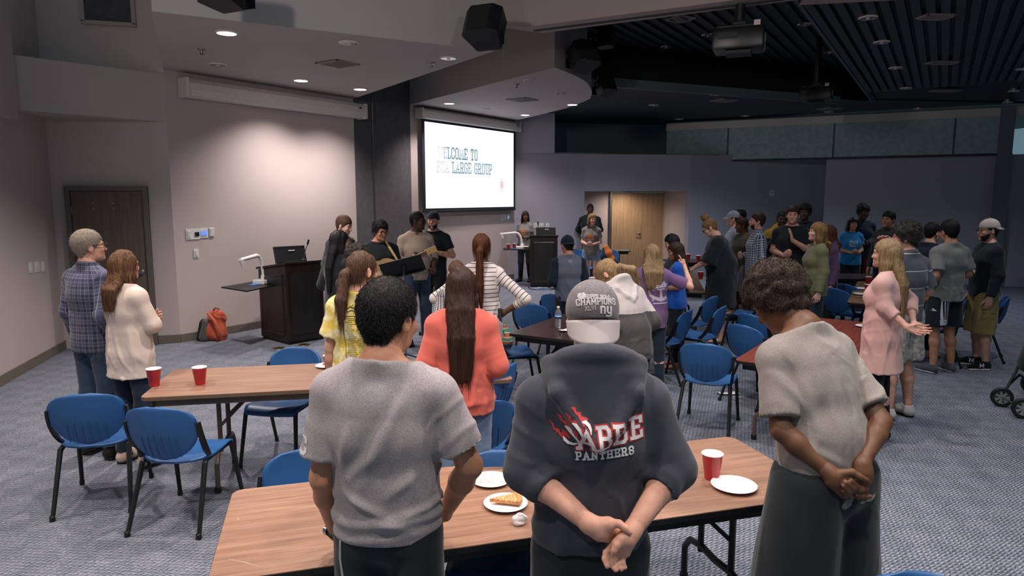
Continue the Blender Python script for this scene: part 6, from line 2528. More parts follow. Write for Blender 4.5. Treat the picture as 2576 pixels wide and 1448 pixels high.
S2p = person('person in charcoal hoodie with red and white lettering and a backwards grey cap', 1492, 708, 2.06, yaw=0, skin='light', hair=('tight', 'dbrown'),
             top=dict(mat=HOOD, name='hoodie', hem=0.94, sleeve='mid', slen=0.36, slack=0.022, g=0.024, folds=0.011, seed=12, neck='hood', hood=1.08, cuff=True, res=0.0078,
                      rolls=((0.99, 0.02, 0.008),)),
             bottom=dict(kind='trousers', mat=BLKP, g=0.012, w=0.02, folds=0.003),
             shoes=dict(mat=M_SHOE),
             arms=(dict(el=('w', 1322, 1182, 1.98), wr=('w', 1484, 1318, YH + 0.01), hand=p2_left_hand),
                   dict(el=('w', 1696, 1178, 1.98), wr=('w', 1590, 1334, YH + 0.01), hand=p2_right_hand)),
             hy=0, hp=14, bw=0.97, headk=0.91, res=0.0088, extra=p2_extra,
             cap=dict(mat=fabric('grey_cap_twill', '#6e6869', heather=0.35, var=0.05), bill=fabric('light_grey_twill', '#a79d9b', var=0.05), back=True, drop=0.93, len=0.09, rim=-0.008, tilt=0.08, 
                      label='grey cap with white embroidery worn backwards'))

# ---- bowed man on the right
Y3 = 2.52


def p3_left_hand(S, sd, el, wr):
    P = lambda x, y, d=0.0: R_pt(S, x, y, 2.27 + d)
    palm = [(wr, P(2098, 1206), 0.028, 0.028), (P(2096, 1196, -0.004), P(2120, 1196, -0.008), 0.024, 0.02), (P(2094, 1210), P(2112, 1232), 0.025, 0.018), (P(2100, 1205, 0.008), P(2122, 1222, 0.012), 0.024, 0.02)]
    th = ([P(2116, 1190, -0.012), P(2143, 1187, -0.022), P(2162, 1198, -0.03), P(2181, 1207, -0.034)], [0.0155, 0.013, 0.0115, 0.0088])
    fg = [([P(2122, 1226, 0.01), P(2152, 1236, -0.004), P(2156, 1222, -0.026), P(2141, 1208, -0.032)], [0.0115, 0.0105, 0.0098, 0.0085]),
          ([P(2120, 1232, 0.01), P(2147, 1242, -0.006), P(2146, 1227, -0.03), P(2128, 1213, -0.036)], [0.0115, 0.0105, 0.0098, 0.0085]),
          ([P(2116, 1236, 0.008), P(2136, 1247, -0.008), P(2135, 1236, -0.03), P(2122, 1222, -0.036)], [0.0108, 0.0098, 0.0092, 0.008]),
          ([P(2110, 1238, 0.004), P(2122, 1248, -0.008), P(2126, 1242, -0.024), P(2120, 1234, -0.03)], [0.0095, 0.0088, 0.008, 0.007])]
    return hand_pts(palm, fg, th, el, wr, 0.0262 * S.ar)


def p3_right_hand(S, sd, el, wr):
    P = lambda x, y, d=0.0: R_pt(S, x, y, 2.28 + d)
    palm = [(wr, P(2174, 1190), 0.028, 0.026), (P(2180, 1180, 0.0), P(2184, 1205, 0.0), 0.02, 0.015), (P(2164, 1184), P(2160, 1212, 0.0), 0.022, 0.017), (P(2172, 1190), P(2172, 1216, 0.0), 0.025, 0.018)]
    th = ([P(2184, 1182, -0.004), P(2188, 1198, -0.012), P(2185, 1212, -0.02)], [0.014, 0.0115, 0.009])
    fg = [([P(2178, 1212, 0.0), P(2178, 1232, -0.012), P(2163, 1232, -0.03), P(2152, 1229, -0.034)], [0.0112, 0.0105, 0.0098, 0.0088]),
          ([P(2172, 1214, 0.0), P(2176, 1242, -0.006), P(2166, 1247, -0.022), P(2152, 1243, -0.028)], [0.0112, 0.0105, 0.0098, 0.0088]),
          ([P(2166, 1216, 0.002), P(2166, 1246, 0.0), P(2178, 1249, -0.016), P(2189, 1248, -0.02)], [0.0105, 0.0098, 0.0092, 0.008]),
          ([P(2158, 1216, 0.002), P(2150, 1240, 0.0), P(2154, 1249, -0.014), P(2163, 1250, -0.02)], [0.0098, 0.009, 0.0085, 0.0075])]
    return hand_pts(palm, fg, th, el, wr, 0.0262 * S.ar)


def p3_extra(S, hp_):
    q = xz(S, 1931, 1414, 2.45)
    st = [ribbon2d([(q[0], q[1]), (q[0] + 0.028, q[1] - 0.002)], 0.02, 0.005)]
    decal(S, S.bottom_v, S.bottom_q, st, plain('brand_tab', '#b9b2a6', 0.7), 'label_tab', S.bottom, 'back', 0.002)


S3p = person('person in warm grey t-shirt and black shorts bowing deeply, hands held behind the back', 1968, 650, Y3 + 0.12, yaw=26, skin='brown', hair=('afro', 'afro'),
             top=dict(mat=GREY3, hem=0.89, sleeve='short', slen=0.8, slack=0.016, g=0.014, folds=0.011, ks=0.014, seed=8, flare=0.01, neck='crew', ncut=0.006, res=0.0078,
                      strokes_px=(2.4, [(2052, 880, 2030, 1010, 0.018, 0.008), (2092, 930, 2078, 1130, 0.016, 0.011), (2125, 980, 2112, 1140, 0.016, 0.009), (2060, 1000, 2052, 1150, 0.014, 0.008), (2000, 930, 2010, 1100, 0.014, 0.007),
                                       (1938, 940, 2010, 1040, 0.018, 0.011), (2150, 960, 2120, 1060, 0.016, 0.009), (2075, 850, 2150, 900, 0.02, 0.006), (1950, 1090, 2060, 1150, 0.016, 0.009)])),
             bottom=dict(kind='shorts', mat=BLK, g=0.03, w=0.035, len=0.50, folds=0.007),
             shoes=dict(mat=M_SHOE),
             arms=(dict(el=('w', 1965, 1082, 2.36), wr=('w', 2084, 1186, 2.28), hand=p3_left_hand),
                   dict(el=('w', 2216, 1060, 2.42), wr=('w', 2168, 1168, 2.29), hand=p3_right_hand)),
             lean=17, hy=16, hp=42, bw=1.0, armf=0.88, res=0.0092, extra=p3_extra)
# ================================================================ the rest of the crowd
TEE = dict(sleeve='short', hem=0.86, g=0.018)


def T(mat, **k):
    d = dict(mat=mat, hem=0.86, sleeve='short', g=0.016)
    d.update(k)
    return d


def B(mat, kind='trousers', **k):
    d = dict(mat=mat, kind=kind)
    d.update(k)
    return d


BSH = dict(mat=M_SHOE)
NAVYP = fabric('navy_plaid_cotton', '#34374d', var=0.08, fn=plaid(0.028, '#8e8a99'))
CREAM = fabric('cream_knit', '#d9c6b8', var=0.06, bump=0.9, scale=150)
YELL = fabric('yellow_tie_dye', '#d9bd4a', var=0.06, fn=tiedye('#e8dfb0'))
CORAL = fabric('coral_fleece', '#cf6558', var=0.07)
GING = fabric('gingham_black', '#cfcaca', var=0.04, fn=gingham(0.016, '#1e2230'))
STRP = fabric('striped_knit', '#cfc4be', var=0.04, fn=stripes(0.038, '#1f2126', 0.16))
GDARK = fabric('dark_grey_knit', '#3a3b40', var=0.12)
BEIGE = fabric('beige_waffle_knit', '#b7a18f', var=0.08)
CGREY = fabric('grey_shirt_jersey', '#7d7874', heather=0.2, var=0.06)
OLIVE = fabric('olive_fleece', '#6d6b4d', var=0.1)
OLIVED = fabric('brown_olive_jersey', '#4f4a3c', var=0.1)
PURP = fabric('purple_jersey', '#7c5a86', var=0.1)
PURPD = fabric('mauve_fleece', '#5d4260', var=0.1)
BLUE = fabric('royal_blue_jersey', '#1f57b0', var=0.1)
TURQ = fabric('turquoise_jersey', '#2173a8', var=0.1)
PINK = fabric('pink_blouse', '#d6a89e', var=0.06, bump=0.5)
POLO = fabric('grey_polo', '#4e5056', heather=0.2, var=0.08, fn=stripes(0.15, '#b9b4b6', 0.05, 0.1))
RAGL = fabric('heather_blue_grey', '#6b6f7e', heather=0.4, var=0.06)
NAVY = fabric('navy_jersey', '#1d2532', var=0.1)
MUST = fabric('mustard_fleece', '#a8822c', var=0.1)
LGH = fabric('pale_grey_fleece', '#bcb2ae', var=0.06)
CHAR = fabric('charcoal_grey_fleece', '#4b4747', heather=0.2)
WSHO = fabric('pale_camo_shorts', '#a9a29c', var=0.1, fn=camo('#86817c'))
KHAKI = fabric('olive_khaki_twill', '#9b8555', var=0.18)
DENS = fabric('pale_denim', '#8296b2', var=0.2)
ORG = plain('print_orange', '#d9824a', 0.8)
PLSH = fabric('grey_plaid_shorts', '#55535a', var=0.05, fn=plaid(0.05, '#85828a', 0.3))
LGPL = fabric('pale_plaid', '#8b8fa6', var=0.05, fn=plaid(0.03, '#c2c2cf', 0.25))


def flatprint(S, txt, px, py, Yw, hpx, mat, frm='back', serif=0.0, th=None, rot=0.0, ws=1.0):
    k = Yw / FPX / S.s
    st, w = text_strips(txt, hpx * k, (th or hpx * 0.2) * k, wscale=ws, serif=serif * k, step=0.012)
    q = R_pt(S, px, py, Yw)
    x = q[0] if frm == 'back' else -q[0]
    decal(S, S.top_v, S.top_q, shift(st, x, q[2], 0, rot), mat, 'lettering', S.top, frm, 0.003)


# ---- left pair
def plaid_extra(S, hp_):
    # back pockets of the jeans
    for sd in (-1, 1):
        c = (sd * 0.075, 0.84)
        st = [ribbon2d([(c[0] - 0.055, c[1] + 0.06), (c[0] + 0.055, c[1] + 0.06)], 0.006, 0.02), ribbon2d([(c[0] - 0.055, c[1] + 0.06), (c[0] - 0.05, c[1] - 0.05), (c[0], c[1] - 0.075), (c[0] + 0.05, c[1] - 0.05), (c[0] + 0.055, c[1] + 0.06)], 0.005, 0.02)]
        decal(S, S.bottom_v, S.bottom_q, st, JEAND, 'pocket', S.bottom, 'back', 0.002)


person('person in navy plaid shirt, jeans and glasses, standing by the closed dark door', 216, 573, 5.12, yaw=-24, skin='light', hair=('short', 'grey'),
       top=T(NAVYP, hem=0.84, sleeve='long', g=0.018, slack=0.016, neck='collar', folds=0.009, seed=6, flare=0.01, name='plaid_shirt'), bottom=B(JEAN, g=0.014, w=0.008, folds=0.006), shoes=BSH,
       arms=('down', 'pocket'), hy=-22, hp=-2, bw=1.08, res=0.0115, glasses=True, extra=plaid_extra)


def wedge_shoes(S, hp_):
    for ch in S.root.children:
        if ch.name.startswith('shoe'):
            for q in (-0.02, 0.05):
                MB().tube([Vector((0.11 * (1 if ch.data.vertices[0].co.x > 0 else -1) + 0.052 * math.cos(a), q + 0.02, 0.07 + 0.03 * math.sin(a))) for a in [k * math.pi / 8 for k in range(9)]], 0.006, 6).build('strap', M_BLACK, ch, smooth='all')


person('person in cream knit sweater with arms crossed, beside the navy plaid shirt', 308, 626, 4.95, yaw=-24, sex='f', skin='fair', hair=('long', 'hilite', 0.3, -0.03, 1.05),
       top=T(CREAM, hem=0.74, sleeve='long', g=0.03, slack=0.02, folds=0.006, seed=9, flare=0.012, name='sweater', rolls=((0.775, 0.014, -0.006),)), bottom=B(JEAND, g=0.008),
       shoes=dict(mat=fabric('pale_strap_leather', '#c9b29e', var=0.05), solez=0.05), arms=('crossed', 'crossed'), hy=-8, hp=0, bw=1.05, res=0.0115, extra=wedge_shoes)


# ---- middle group seen from behind
def yellow_extra(S, hp_):
    Yw = 3.98
    k = plain('print_dark', '#5a5436', 0.8)
    rows = []
    x0, x1 = 866, 930
    rows.append(([(863, 796), (872, 900)], [1.5, 1.5]))
    rows.append(([(863, 796), (935, 790)], [1.5, 1.5]))
    rows.append(([(872, 900), (935, 905)], [1.5, 1.5]))
    rr = random.Random(5)
    for i in range(22):
        y = 800 + i * 4.5
        a = 868 + i * 0.35 + rr.random() * 8
        rows.append(([(a, y), (a + 16 + rr.random() * 10, y - 0.5)], [1.2, 1.2]))
        rows.append(([(a + 30, y - 0.7), (a + 44 + rr.random() * 14, y - 1)], [1.2, 1.2]))
    rows += [([(868, 780), (878, 772), (890, 776), (898, 770)], [2, 3, 3, 1]), ([(872, 785), (884, 780), (896, 784)], [2, 3, 2]), ([(882, 774), (884, 766)], [2, 2]), ([(890, 778), (893, 768), (896, 778)], [1.5, 2, 1.5])]
    decal(S, S.top_v, S.top_q, ribs(S, Yw, rows), k, 'print', S.top, 'back', 0.003)


person('person in yellow tie-dye t-shirt with a printed list on its back', 908, 628, 4.1, yaw=-16, sex='f', skin='fair', hair=('pony', 'brown', 0.3),
       top=T(YELL, hem=0.8, slen=0.72, slack=0.03, g=0.026, folds=0.008, seed=14, flare=0.02), bottom=B(JEAN), shoes=BSH, arms=('down', 'front'), hy=-26, hp=6, res=0.0115, extra=yellow_extra, bw=1.05)
person('person in coral sweatshirt seen from behind at the oak table', 1160, 668, 3.85, yaw=2, sex='f', skin='fair', hair=('long', 'dbrown', 0.52, -0.03, 1.0),
       top=T(CORAL, hem=0.84, sleeve='long', g=0.03, slack=0.028, folds=0.009, seed=17, flare=0.01, name='sweatshirt', rolls=((0.9, 0.02, 0.01),)), bottom=B(JEANL), shoes=BSH, arms=('front', 'front'), hy=0, hp=10, res=0.0105, bw=1.06)
person('person in black and white gingham shirt, half hidden behind the coral sweatshirt', 1148, 653, 5.75, yaw=8, sex='f', skin='light', hair=('pony', 'brown', 0.15),
       top=T(GING, hem=0.84, sleeve='long', g=0.016, neck='collar', folds=0.006, seed=23), bottom=B(JEAND), arms=('front', 'front'), hy=4, hp=12, res=0.0125)
person('person in cream top with thin black stripes, hands on hips', 1211, 585, 5.95, yaw=-4, sex='f', skin='brown', hair=('pony', 'auburn', 0.62, -0.03),
       top=T(STRP, hem=0.84, sleeve='mid', slen=0.5, g=0.014, slack=0.01, folds=0.006, seed=27, flare=0.0), bottom=B(LGREYJ, g=0.01), shoes=BSH, arms=('hip', 'hip'), hy=0, hp=3, res=0.0115, bw=1.04)
person('person in sleeveless black top, half hidden behind the yellow tie-dye shirt', 898, 608, 5.7, yaw=-20, sex='f', skin='tan', hair=('curly', 'curl'),
       top=T(BLK, sleeve='none', folds=0.004), bottom=B(JEAND), arms=('down', 'front'), hp=5, hy=-10, res=0.0135)
person('person in long dark cardigan standing right next to the near lectern', 853, 577, 7.1, yaw=-30, sex='f', skin='tan', hair=('long', 'black', 0.5, -0.03),
       top=T(fabric('black_cardigan', '#26272b'), hem=0.6, sleeve='long', g=0.022, flare=0.03, name='cardigan'), bottom=B(BLK), arms=('front', 'front'), hy=-30, hp=6, res=0.0135)
person('person in dark grey sweater looking down, just beside the guitar player', 863, 539, 8.8, yaw=-120, skin='fair', hair=('short', 'brown'),
       top=T(GDARK, sleeve='long', name='sweater'), bottom=B(JEAND), shoes=BSH, arms=('down', 'front'), hy=15, hp=18, res=0.0135)
S_G = person('person in black shirt and glasses playing the acoustic guitar', 955, 549, 8.5, yaw=-148, skin='tan', hair=('messy', 'black'),
             top=T(BLK, sleeve='mid', slen=0.15, g=0.02), bottom=B(JEAND), shoes=BSH,
             arms=(dict(el=(-0.27, -0.02, 1.15), wr=(-0.36, 0.25, 1.22), hand=((-0.2, 0.5, 0.7), (0.6, 0.4, 0.5), 'grip')), dict(el=(0.33, -0.06, 1.15), wr=(0.13, 0.2, 1.05), hand=((-0.8, 0.1, -0.3), (0, -1, 0), 'relaxed'))),
             hy=10, hp=12, res=0.0125, bw=1.12, glasses=True)
person('person in tight beige long sleeved shirt and jeans, head turned away, beside the guitar player', 1049, 530, 9.2, yaw=-150, skin='dark', hair=('tight', 'black'),
       top=T(BEIGE, sleeve='mid', slen=0.4, g=0.008, slack=0.004, folds=0.004, label='beige shirt with pushed up sleeves'), bottom=B(JEAN), shoes=BSH,
       arms=(dict(el=(-0.27, -0.04, 1.13), wr=(-0.16, 0.2, 1.02), hand=((0.4, 0.7, -0.1), (0.3, 0, -1), 'relaxed')), dict(el=(0.26, 0.0, 1.13), wr=(0.16, 0.24, 1.16), hand=((-0.3, 0.8, 0.3), (-0.5, -0.3, 0.6), 'point'))),
       hy=48, hp=4, res=0.0125, bw=1.08, glasses=True)
S_BT = person('person in black t-shirt and backwards black cap holding a phone under the lit screen', 1090, 531, 9.9, yaw=168, skin='light', hair=('tight', 'dbrown'),
              top=T(BLK, g=0.012), bottom=B(fabric('black_denim', '#20242c')), shoes=BSH, arms=(dict(el=(-0.28, 0.0, 1.14), wr=(-0.06, 0.22, 1.20), hand=((0.35, 0.3, 0.85), (0.7, -0.5, 0), 'grip')), dict(el=(0.28, 0.0, 1.14), wr=(0.05, 0.24, 1.10), hand=((-0.8, 0.3, 0.2), (0, -0.5, 0.8), 'grip'))),
              hy=6, hp=0, res=0.0125, bw=1.05, beard='dbrown', cap=dict(mat=NAVY, bill=NAVY, back=True, drop=0.5, len=0.06, rim=0.03, tilt=0.0))
ph = S_BT
po = empty('mobile_phone', (0, 0, 0), 0, 'black mobile phone held up by the person in the backwards black cap', 'phone')
pw = ph.M @ (ph.wr[-1] + np.array((0.045, 0.05, 0.09))) * ph.s + ph.loc
po.location = pw
po.rotation_euler = (R(35), R(10), R(168 + 15))
MB().box((0, 0, 0), (0.076, 0.01, 0.155)).build('case', M_BLACK, po, bevel=0.004)
MB().box((0, 0.0055, 0), (0.068, 0.002, 0.14)).build('display', plain('phone_glass', '#0a0b0d', 0.1, 0.6), po)
MB().box((0.02, -0.006, 0.055), (0.02, 0.003, 0.02)).build('camera_lens', M_CHROME, po)


def orange_front(S, hp_):
    z = S.chest[2]
    st = [ribbon2d([(-0.075, z - 0.01), (0.075, z - 0.01)], 0.035, 0.012), ribbon2d([(-0.08, z - 0.045), (0.08, z - 0.045)], 0.02, 0.012), ribbon2d([(-0.06, z + 0.025), (0.03, z + 0.03)], 0.02, 0.012)]
    decal(S, S.top_v, S.top_q, st, ORG, 'print', S.top, 'front', 0.004)
    st = [ribbon2d([(-0.07, z - 0.075), (0.07, z - 0.072)], 0.012, 0.012)]
    decal(S, S.top_v, S.top_q, st, WHITEP, 'print', S.top, 'front', 0.004)


person('person in grey t-shirt with orange print standing behind the far lectern', 1322, 530, 16.15, yaw=160, sex='f', skin='brown', hair=('long', 'black', 0.25, -0.03, 0.9),
       top=T(CGREY, g=0.014), bottom=B(BLK), shoes=BSH, arms=('clasp', 'clasp'), hy=28, hp=2, res=0.0135, extra=orange_front)
person('person in grey t-shirt with orange print and denim shorts, hands clasped', 1490, 536, 14.0, yaw=166, sex='f', skin='pink', hair=('long', 'dblonde', 0.2, -0.03, 0.8),
       top=T(CGREY, g=0.014, hem=0.84), bottom=B(DENS, 'shorts', len=0.74, w=-0.004, g=0.006), shoes=BSH, arms=('clasp', 'clasp'), hy=30, hp=2, res=0.013, extra=orange_front)
person('person all in black standing in the door recess, hands behind the back', 1485, 512, 16.9, yaw=178, skin='dark', hair=('tight', 'black'),
       top=T(BLK, sleeve='long'), bottom=B(BLK), shoes=BSH, arms=('behind', 'behind'), hy=4, hp=4, res=0.0135, bw=1.12)
S_R = person('person in blue-grey raglan shirt with dark sleeves and black cap, seen from behind', 1428, 592, 8.2, yaw=8, skin='tan', hair=('tight', 'black'),
             top=T(RAGL, sleeve='long', g=0.014, mat_sleeve=NAVY, folds=0.006, seed=33), bottom=B(BLK), shoes=BSH, arms=('front', 'front'), hy=14, hp=14, res=0.012, bw=1.05,
             cap=dict(mat=NAVY, bill=NAVY, back=True, drop=0.6, len=0.05, rim=0.02, tilt=0.1))
nb_ = S_R.neckb
st = [ribbon2d([(0.024 * math.cos(a), nb_[2] - 0.055 + 0.018 * math.sin(a)) for a in [k * math.pi / 10 for k in range(21)]], 0.004, 0.01), ribbon2d([(-0.009, nb_[2] - 0.045), (-0.009, nb_[2] - 0.065)], 0.004, 0.01), ribbon2d([(0.009, nb_[2] - 0.045), (0.009, nb_[2] - 0.065)], 0.004, 0.01), ribbon2d([(-0.009, nb_[2] - 0.055), (0.009, nb_[2] - 0.055)], 0.004, 0.01)]
decal(S_R, S_R.top_v, S_R.top_q, st, plain('print_grey', '#a5a7b0', 0.8), 'emblem', S_R.top, 'back', 0.003)
person('person in two-tone pale and charcoal grey hoodie, bowing over the walnut table', 1532, 650, 5.3, yaw=32, sex='f', skin='fair', hair=('pony', 'blonde', 0.26, -0.03, (0.85, -0.35, -0.2)),
       top=T(CHAR, name='hoodie', hem=0.86, sleeve='long', g=0.036, slack=0.03, neck='hood', hood=0.95, mat_upper=(LGH, 1.24), folds=0.006, seed=37), bottom=B(BLK), shoes=BSH, arms=('front', 'front'), lean=22, hy=28, hp=42, res=0.0115, bw=1.12)


def purple_extra(S, hp_):
    Yw = 6.8
    c = lambda cx, cy: (1250 + cx / 3.218, 480 + cy / 3.218)
    pale = plain('print_lilac', '#cdbfd0', 0.8)
    rows = [([c(1325, 790), c(1328, 830), c(1330, 878)], [5, 6, 7]), ([c(1295, 795), c(1360, 790)], [4, 4]),
            ([c(1228, 800), c(1240, 840), c(1270, 862), c(1330, 880), c(1385, 860), c(1408, 835), c(1412, 800)], [2, 6, 8, 9, 8, 6, 2]),
            ([c(1320, 775), c(1290, 748), c(1280, 778), c(1322, 775), c(1352, 742), c(1366, 770), c(1322, 776)], [3, 6, 5, 4, 6, 5, 3]),
            ([c(1262, 908), c(1410, 905)], [3.5, 3.5])]
    decal(S, S.top_v, S.top_q, ribs(S, Yw, rows), pale, 'anchor_print', S.top, 'back', 0.004)['kind'] = 'stuff'
    for cx, cy in ((1266, 800), (1375, 755), (1376, 800), (1262, 882), (1398, 876)):
        st = []
        for k in range(5):
            a = k * 1.257
            st.append(([c(cx, cy), c(cx + 9 * math.cos(a), cy + 9 * math.sin(a))], [1.5, 2.6]))
        decal(S, S.top_v, S.top_q, ribs(S, Yw, st), plain('print_sky', '#a9b8d8', 0.8), 'flower_print', S.top, 'back', 0.004)


person('person in purple t-shirt with an anchor print, one arm raised', 1640, 612, 6.9, yaw=-8, sex='f', skin='fair', hair=('long', 'blonde', 0.33, -0.03, 1.45),
       top=T(PURP, hem=0.78, slen=0.75, slack=0.026, g=0.024, folds=0.006, seed=41), bottom=B(JEAND, g=0.01), shoes=BSH,
       arms=('front', dict(el=('w', 1738, 722, 6.85), wr=('w', 1722, 668, 7.15), hand=((-0.25, 0.2, 0.9), (-0.6, 0.5, 0.2), 'point'))), hy=20, hp=4, res=0.0115, bw=1.1, extra=purple_extra)
person('person in royal blue t-shirt, mostly hidden behind the purple t-shirt', 1702, 607, 7.9, yaw=70, sex='f', skin='tan', hair=('long', 'dbrown', 0.5, -0.03, 1.0),
       top=T(BLUE, hem=0.84, g=0.02, flare=0.01), bottom=B(BLK), arms=('clasp', 'clasp'), hy=15, hp=12, res=0.0115)
person('person in dark grey t-shirt and head lowered, just behind the royal blue t-shirt', 1692, 587, 8.7, yaw=80, sex='f', skin='light', hair=('long', 'black', 0.4, -0.03),
       top=T(GDARK), bottom=B(BLK), arms=('clasp', 'clasp'), hy=0, hp=18, res=0.013)


def dress_extra(S, hp_):
    pass


person('person in loose black dress and glasses leaning over the oak table', 1788, 548, 9.4, yaw=72, sex='f', skin='fair', hair=('bun', 'dblonde'),
       top=T(BLK, name='dress', hem=0.5, slen=1.15, slack=0.05, g=0.05, flare=0.04, folds=0.01, scoop=True, seed=45), bottom=None, arms=('reach', 'reach'), lean=12, hy=6, hp=34, res=0.012, bw=1.16, glasses=True, belly=0.05, hips=1.1)

# ---- dim crowd at the back right
person('person with a light cap and pale plaid shirt facing left in the dim crowd', 1846, 530, 11.6, yaw=80, skin='light', hair=('tight', 'dbrown'),
       top=T(LGPL, sleeve='long'), bottom=B(JEAND), res=0.0145, hp=2, cap=dict(mat=fabric('light_cap', '#8f8f98'), bill=fabric('light_cap', '#8f8f98'), drop=0.5))
person('person in black shirt standing just behind the light cap and pale plaid shirt', 1863, 524, 12.2, yaw=90, skin='tan', hair=('short', 'black'), top=T(BLK, sleeve='long'), bottom=B(BLK), res=0.0145, hp=4)
person('person in olive brown t-shirt and plaid shorts, behind the black dress', 1868, 545, 10.9, yaw=110, sex='m', skin='brown', hair=('short', 'dbrown'), top=T(OLIVED, slen=0.8, slack=0.025), bottom=B(PLSH, 'shorts', w=0.03), shoes=BSH, res=0.0135, hp=8, hy=-20)
person('person in blue and white gingham shirt facing left, hand raised to the waist', 1908, 532, 10.1, yaw=82, skin='light', hair=('short', 'dbrown'),
       top=T(fabric('gingham_blue', '#b9bcc9', var=0.04, fn=gingham(0.034, '#27304a')), sleeve='long', hem=0.82, neck='collar'), bottom=B(JEAND), shoes=BSH, arms=('down', 'clasp'), res=0.0125, hp=-2, beard='dbrown', bw=1.05)


def boyl(S, hp_):
    z = S.chest[2] - 0.02
    st, w = text_strips('BOIL', 0.055, 0.012, step=0.02)
    decal(S, S.top_v, S.top_q, shift(st, -w / 2, z), plain('print_mustard', '#b0883a', 0.8), 'lettering', S.top, 'front', 0.004)


person('person in black and mustard hoodie clapping in the dim crowd', 1968, 530, 10.9, yaw=166, skin='dark', hair=('tight', 'black'),
       top=T(BLK, name='hoodie', sleeve='long', g=0.03, mat_upper=(MUST, 1.33), neck='hood', hood=0.9), bottom=B(BLK), shoes=BSH, arms=('clap', 'clap'), res=0.0135, hp=4, extra=boyl, bw=1.05)
person('person in black t-shirt with hands together, facing us in the dim crowd', 1996, 514, 9.8, yaw=150, skin='light', hair=('short', 'dbrown'),
       top=T(BLK, g=0.014), bottom=B(BLK), shoes=BSH, arms=('clap', 'clasp'), res=0.0125, hp=2, hy=5, bw=1.08)
person('person in navy shirt in the dark, standing behind the facing black t-shirt', 2026, 508, 11.4, yaw=150, skin='dark', hair=('messy', 'black'), top=T(NAVY), bottom=B(BLK), res=0.0145, hp=2)
person('person in olive sweatshirt standing in profile to the left', 2060, 557, 8.4, yaw=86, sex='f', skin='pink', hair=('bob', 'dblonde', 0.14, -0.03, 0.9),
       top=T(OLIVE, sleeve='long', hem=0.82, g=0.026, slack=0.022, folds=0.006, name='sweatshirt'), bottom=B(JEAND), shoes=BSH, arms=('down', 'clasp'), hp=-3, res=0.0115)
person('person in mauve hoodie, half hidden behind the olive sweatshirt', 2087, 565, 9.3, yaw=88, sex='f', skin='light', hair=('bob', 'auburn', 0.2, -0.03), top=T(PURPD, name='hoodie', sleeve='long', hem=0.8, neck='hood', hood=0.8), bottom=B(BLK), res=0.0135)


def keep_text(S, hp_):
    z = S.chest[2]
    for i, wd in enumerate(('FREE', 'BILLY')):
        st, w = text_strips(wd, 0.04, 0.011, step=0.02, ws=1.0) if False else text_strips(wd, 0.045, 0.011, step=0.02)
        decal(S, S.top_v, S.top_q, shift(st, -w / 2, z - 0.06 * i), plain('print_pale_blue', '#9fc3d8', 0.8), 'lettering', S.top, 'front', 0.004)


person('person in turquoise t-shirt with pale lettering in the dim back row', 2146, 545, 12.0, yaw=172, sex='f', skin='tan', hair=('long', 'black', 0.35, -0.03), top=T(TURQ, g=0.02), bottom=B(BLK), arms=('clasp', 'clasp'), res=0.013, extra=keep_text)
person('person in navy top and dark red trousers, tallest in the dim back row', 2173, 509, 12.4, yaw=164, skin='dark', hair=('messy', 'black'), top=T(NAVY, sleeve='long'), bottom=B(fabric('dark_red_jersey', '#5a2226')), arms=('clasp', 'clasp'), res=0.0145, hp=10, hy=20)
person('person in dim grey collared shirt looking left, behind the pink blouse', 2238, 528, 10.6, yaw=120, skin='tan', hair=('short', 'black'), top=T(GDARK, sleeve='long', neck='collar'), bottom=B(BLK), res=0.0135, hp=4)

# ---- right group
person('person in grey polo with white stripes holding a hand to the brow', 2284, 551, 6.05, yaw=24, skin='light', hair=('messy', 'curl'),
       top=T(POLO, hem=0.82, slen=0.85, slack=0.02, neck='collar', folds=0.006, seed=51, name='polo_shirt'), bottom=B(WSHO, 'shorts', len=0.54, w=0.03, g=0.02), shoes=dict(mat=fabric('pale_sneaker', '#b5b0ad')),
       arms=(dict(el=('w', 2235, 660, 6.35), wr=('w', 2246, 612, 6.3), hand=((-0.6, 0.1, 0.35), (0.2, -0.4, -0.8), 'flat')), 'front'), hy=34, hp=6, res=0.0115, bw=1.08)


def pink_hands(S, sd, el, wr):
    d = Vector(S.M.T @ np.array((0.85, -0.1, -0.35)))
    return hand_field(wr, d, S.M.T @ np.array((0.0, -0.9, 0.4)), -sd, 0.9, 'relaxed', el, 0.023)


person('person in loose pink blouse and black leggings, hands behind the back', 2236, 598, 5.4, yaw=48, sex='f', skin='fair', hair=('long', 'blonde', 0.45, -0.03, 1.0),
       top=T(PINK, name='blouse', hem=0.64, sleeve='mid', slen=0.5, g=0.026, slack=0.014, flare=0.03, folds=0.008, seed=55), bottom=B(fabric('black_leggings', '#121417'), g=0.004, folds=0.0015),
       shoes=dict(mat=M_SHOE, low=True), arms=(dict(el=('w', 2226, 772, 5.25), wr=('w', 2282, 822, 5.12), hand=pink_hands), dict(el=('w', 2290, 755, 5.62), wr=('w', 2298, 816, 5.3), hand=pink_hands)), hy=4, hp=2, res=0.0105, bw=1.04)


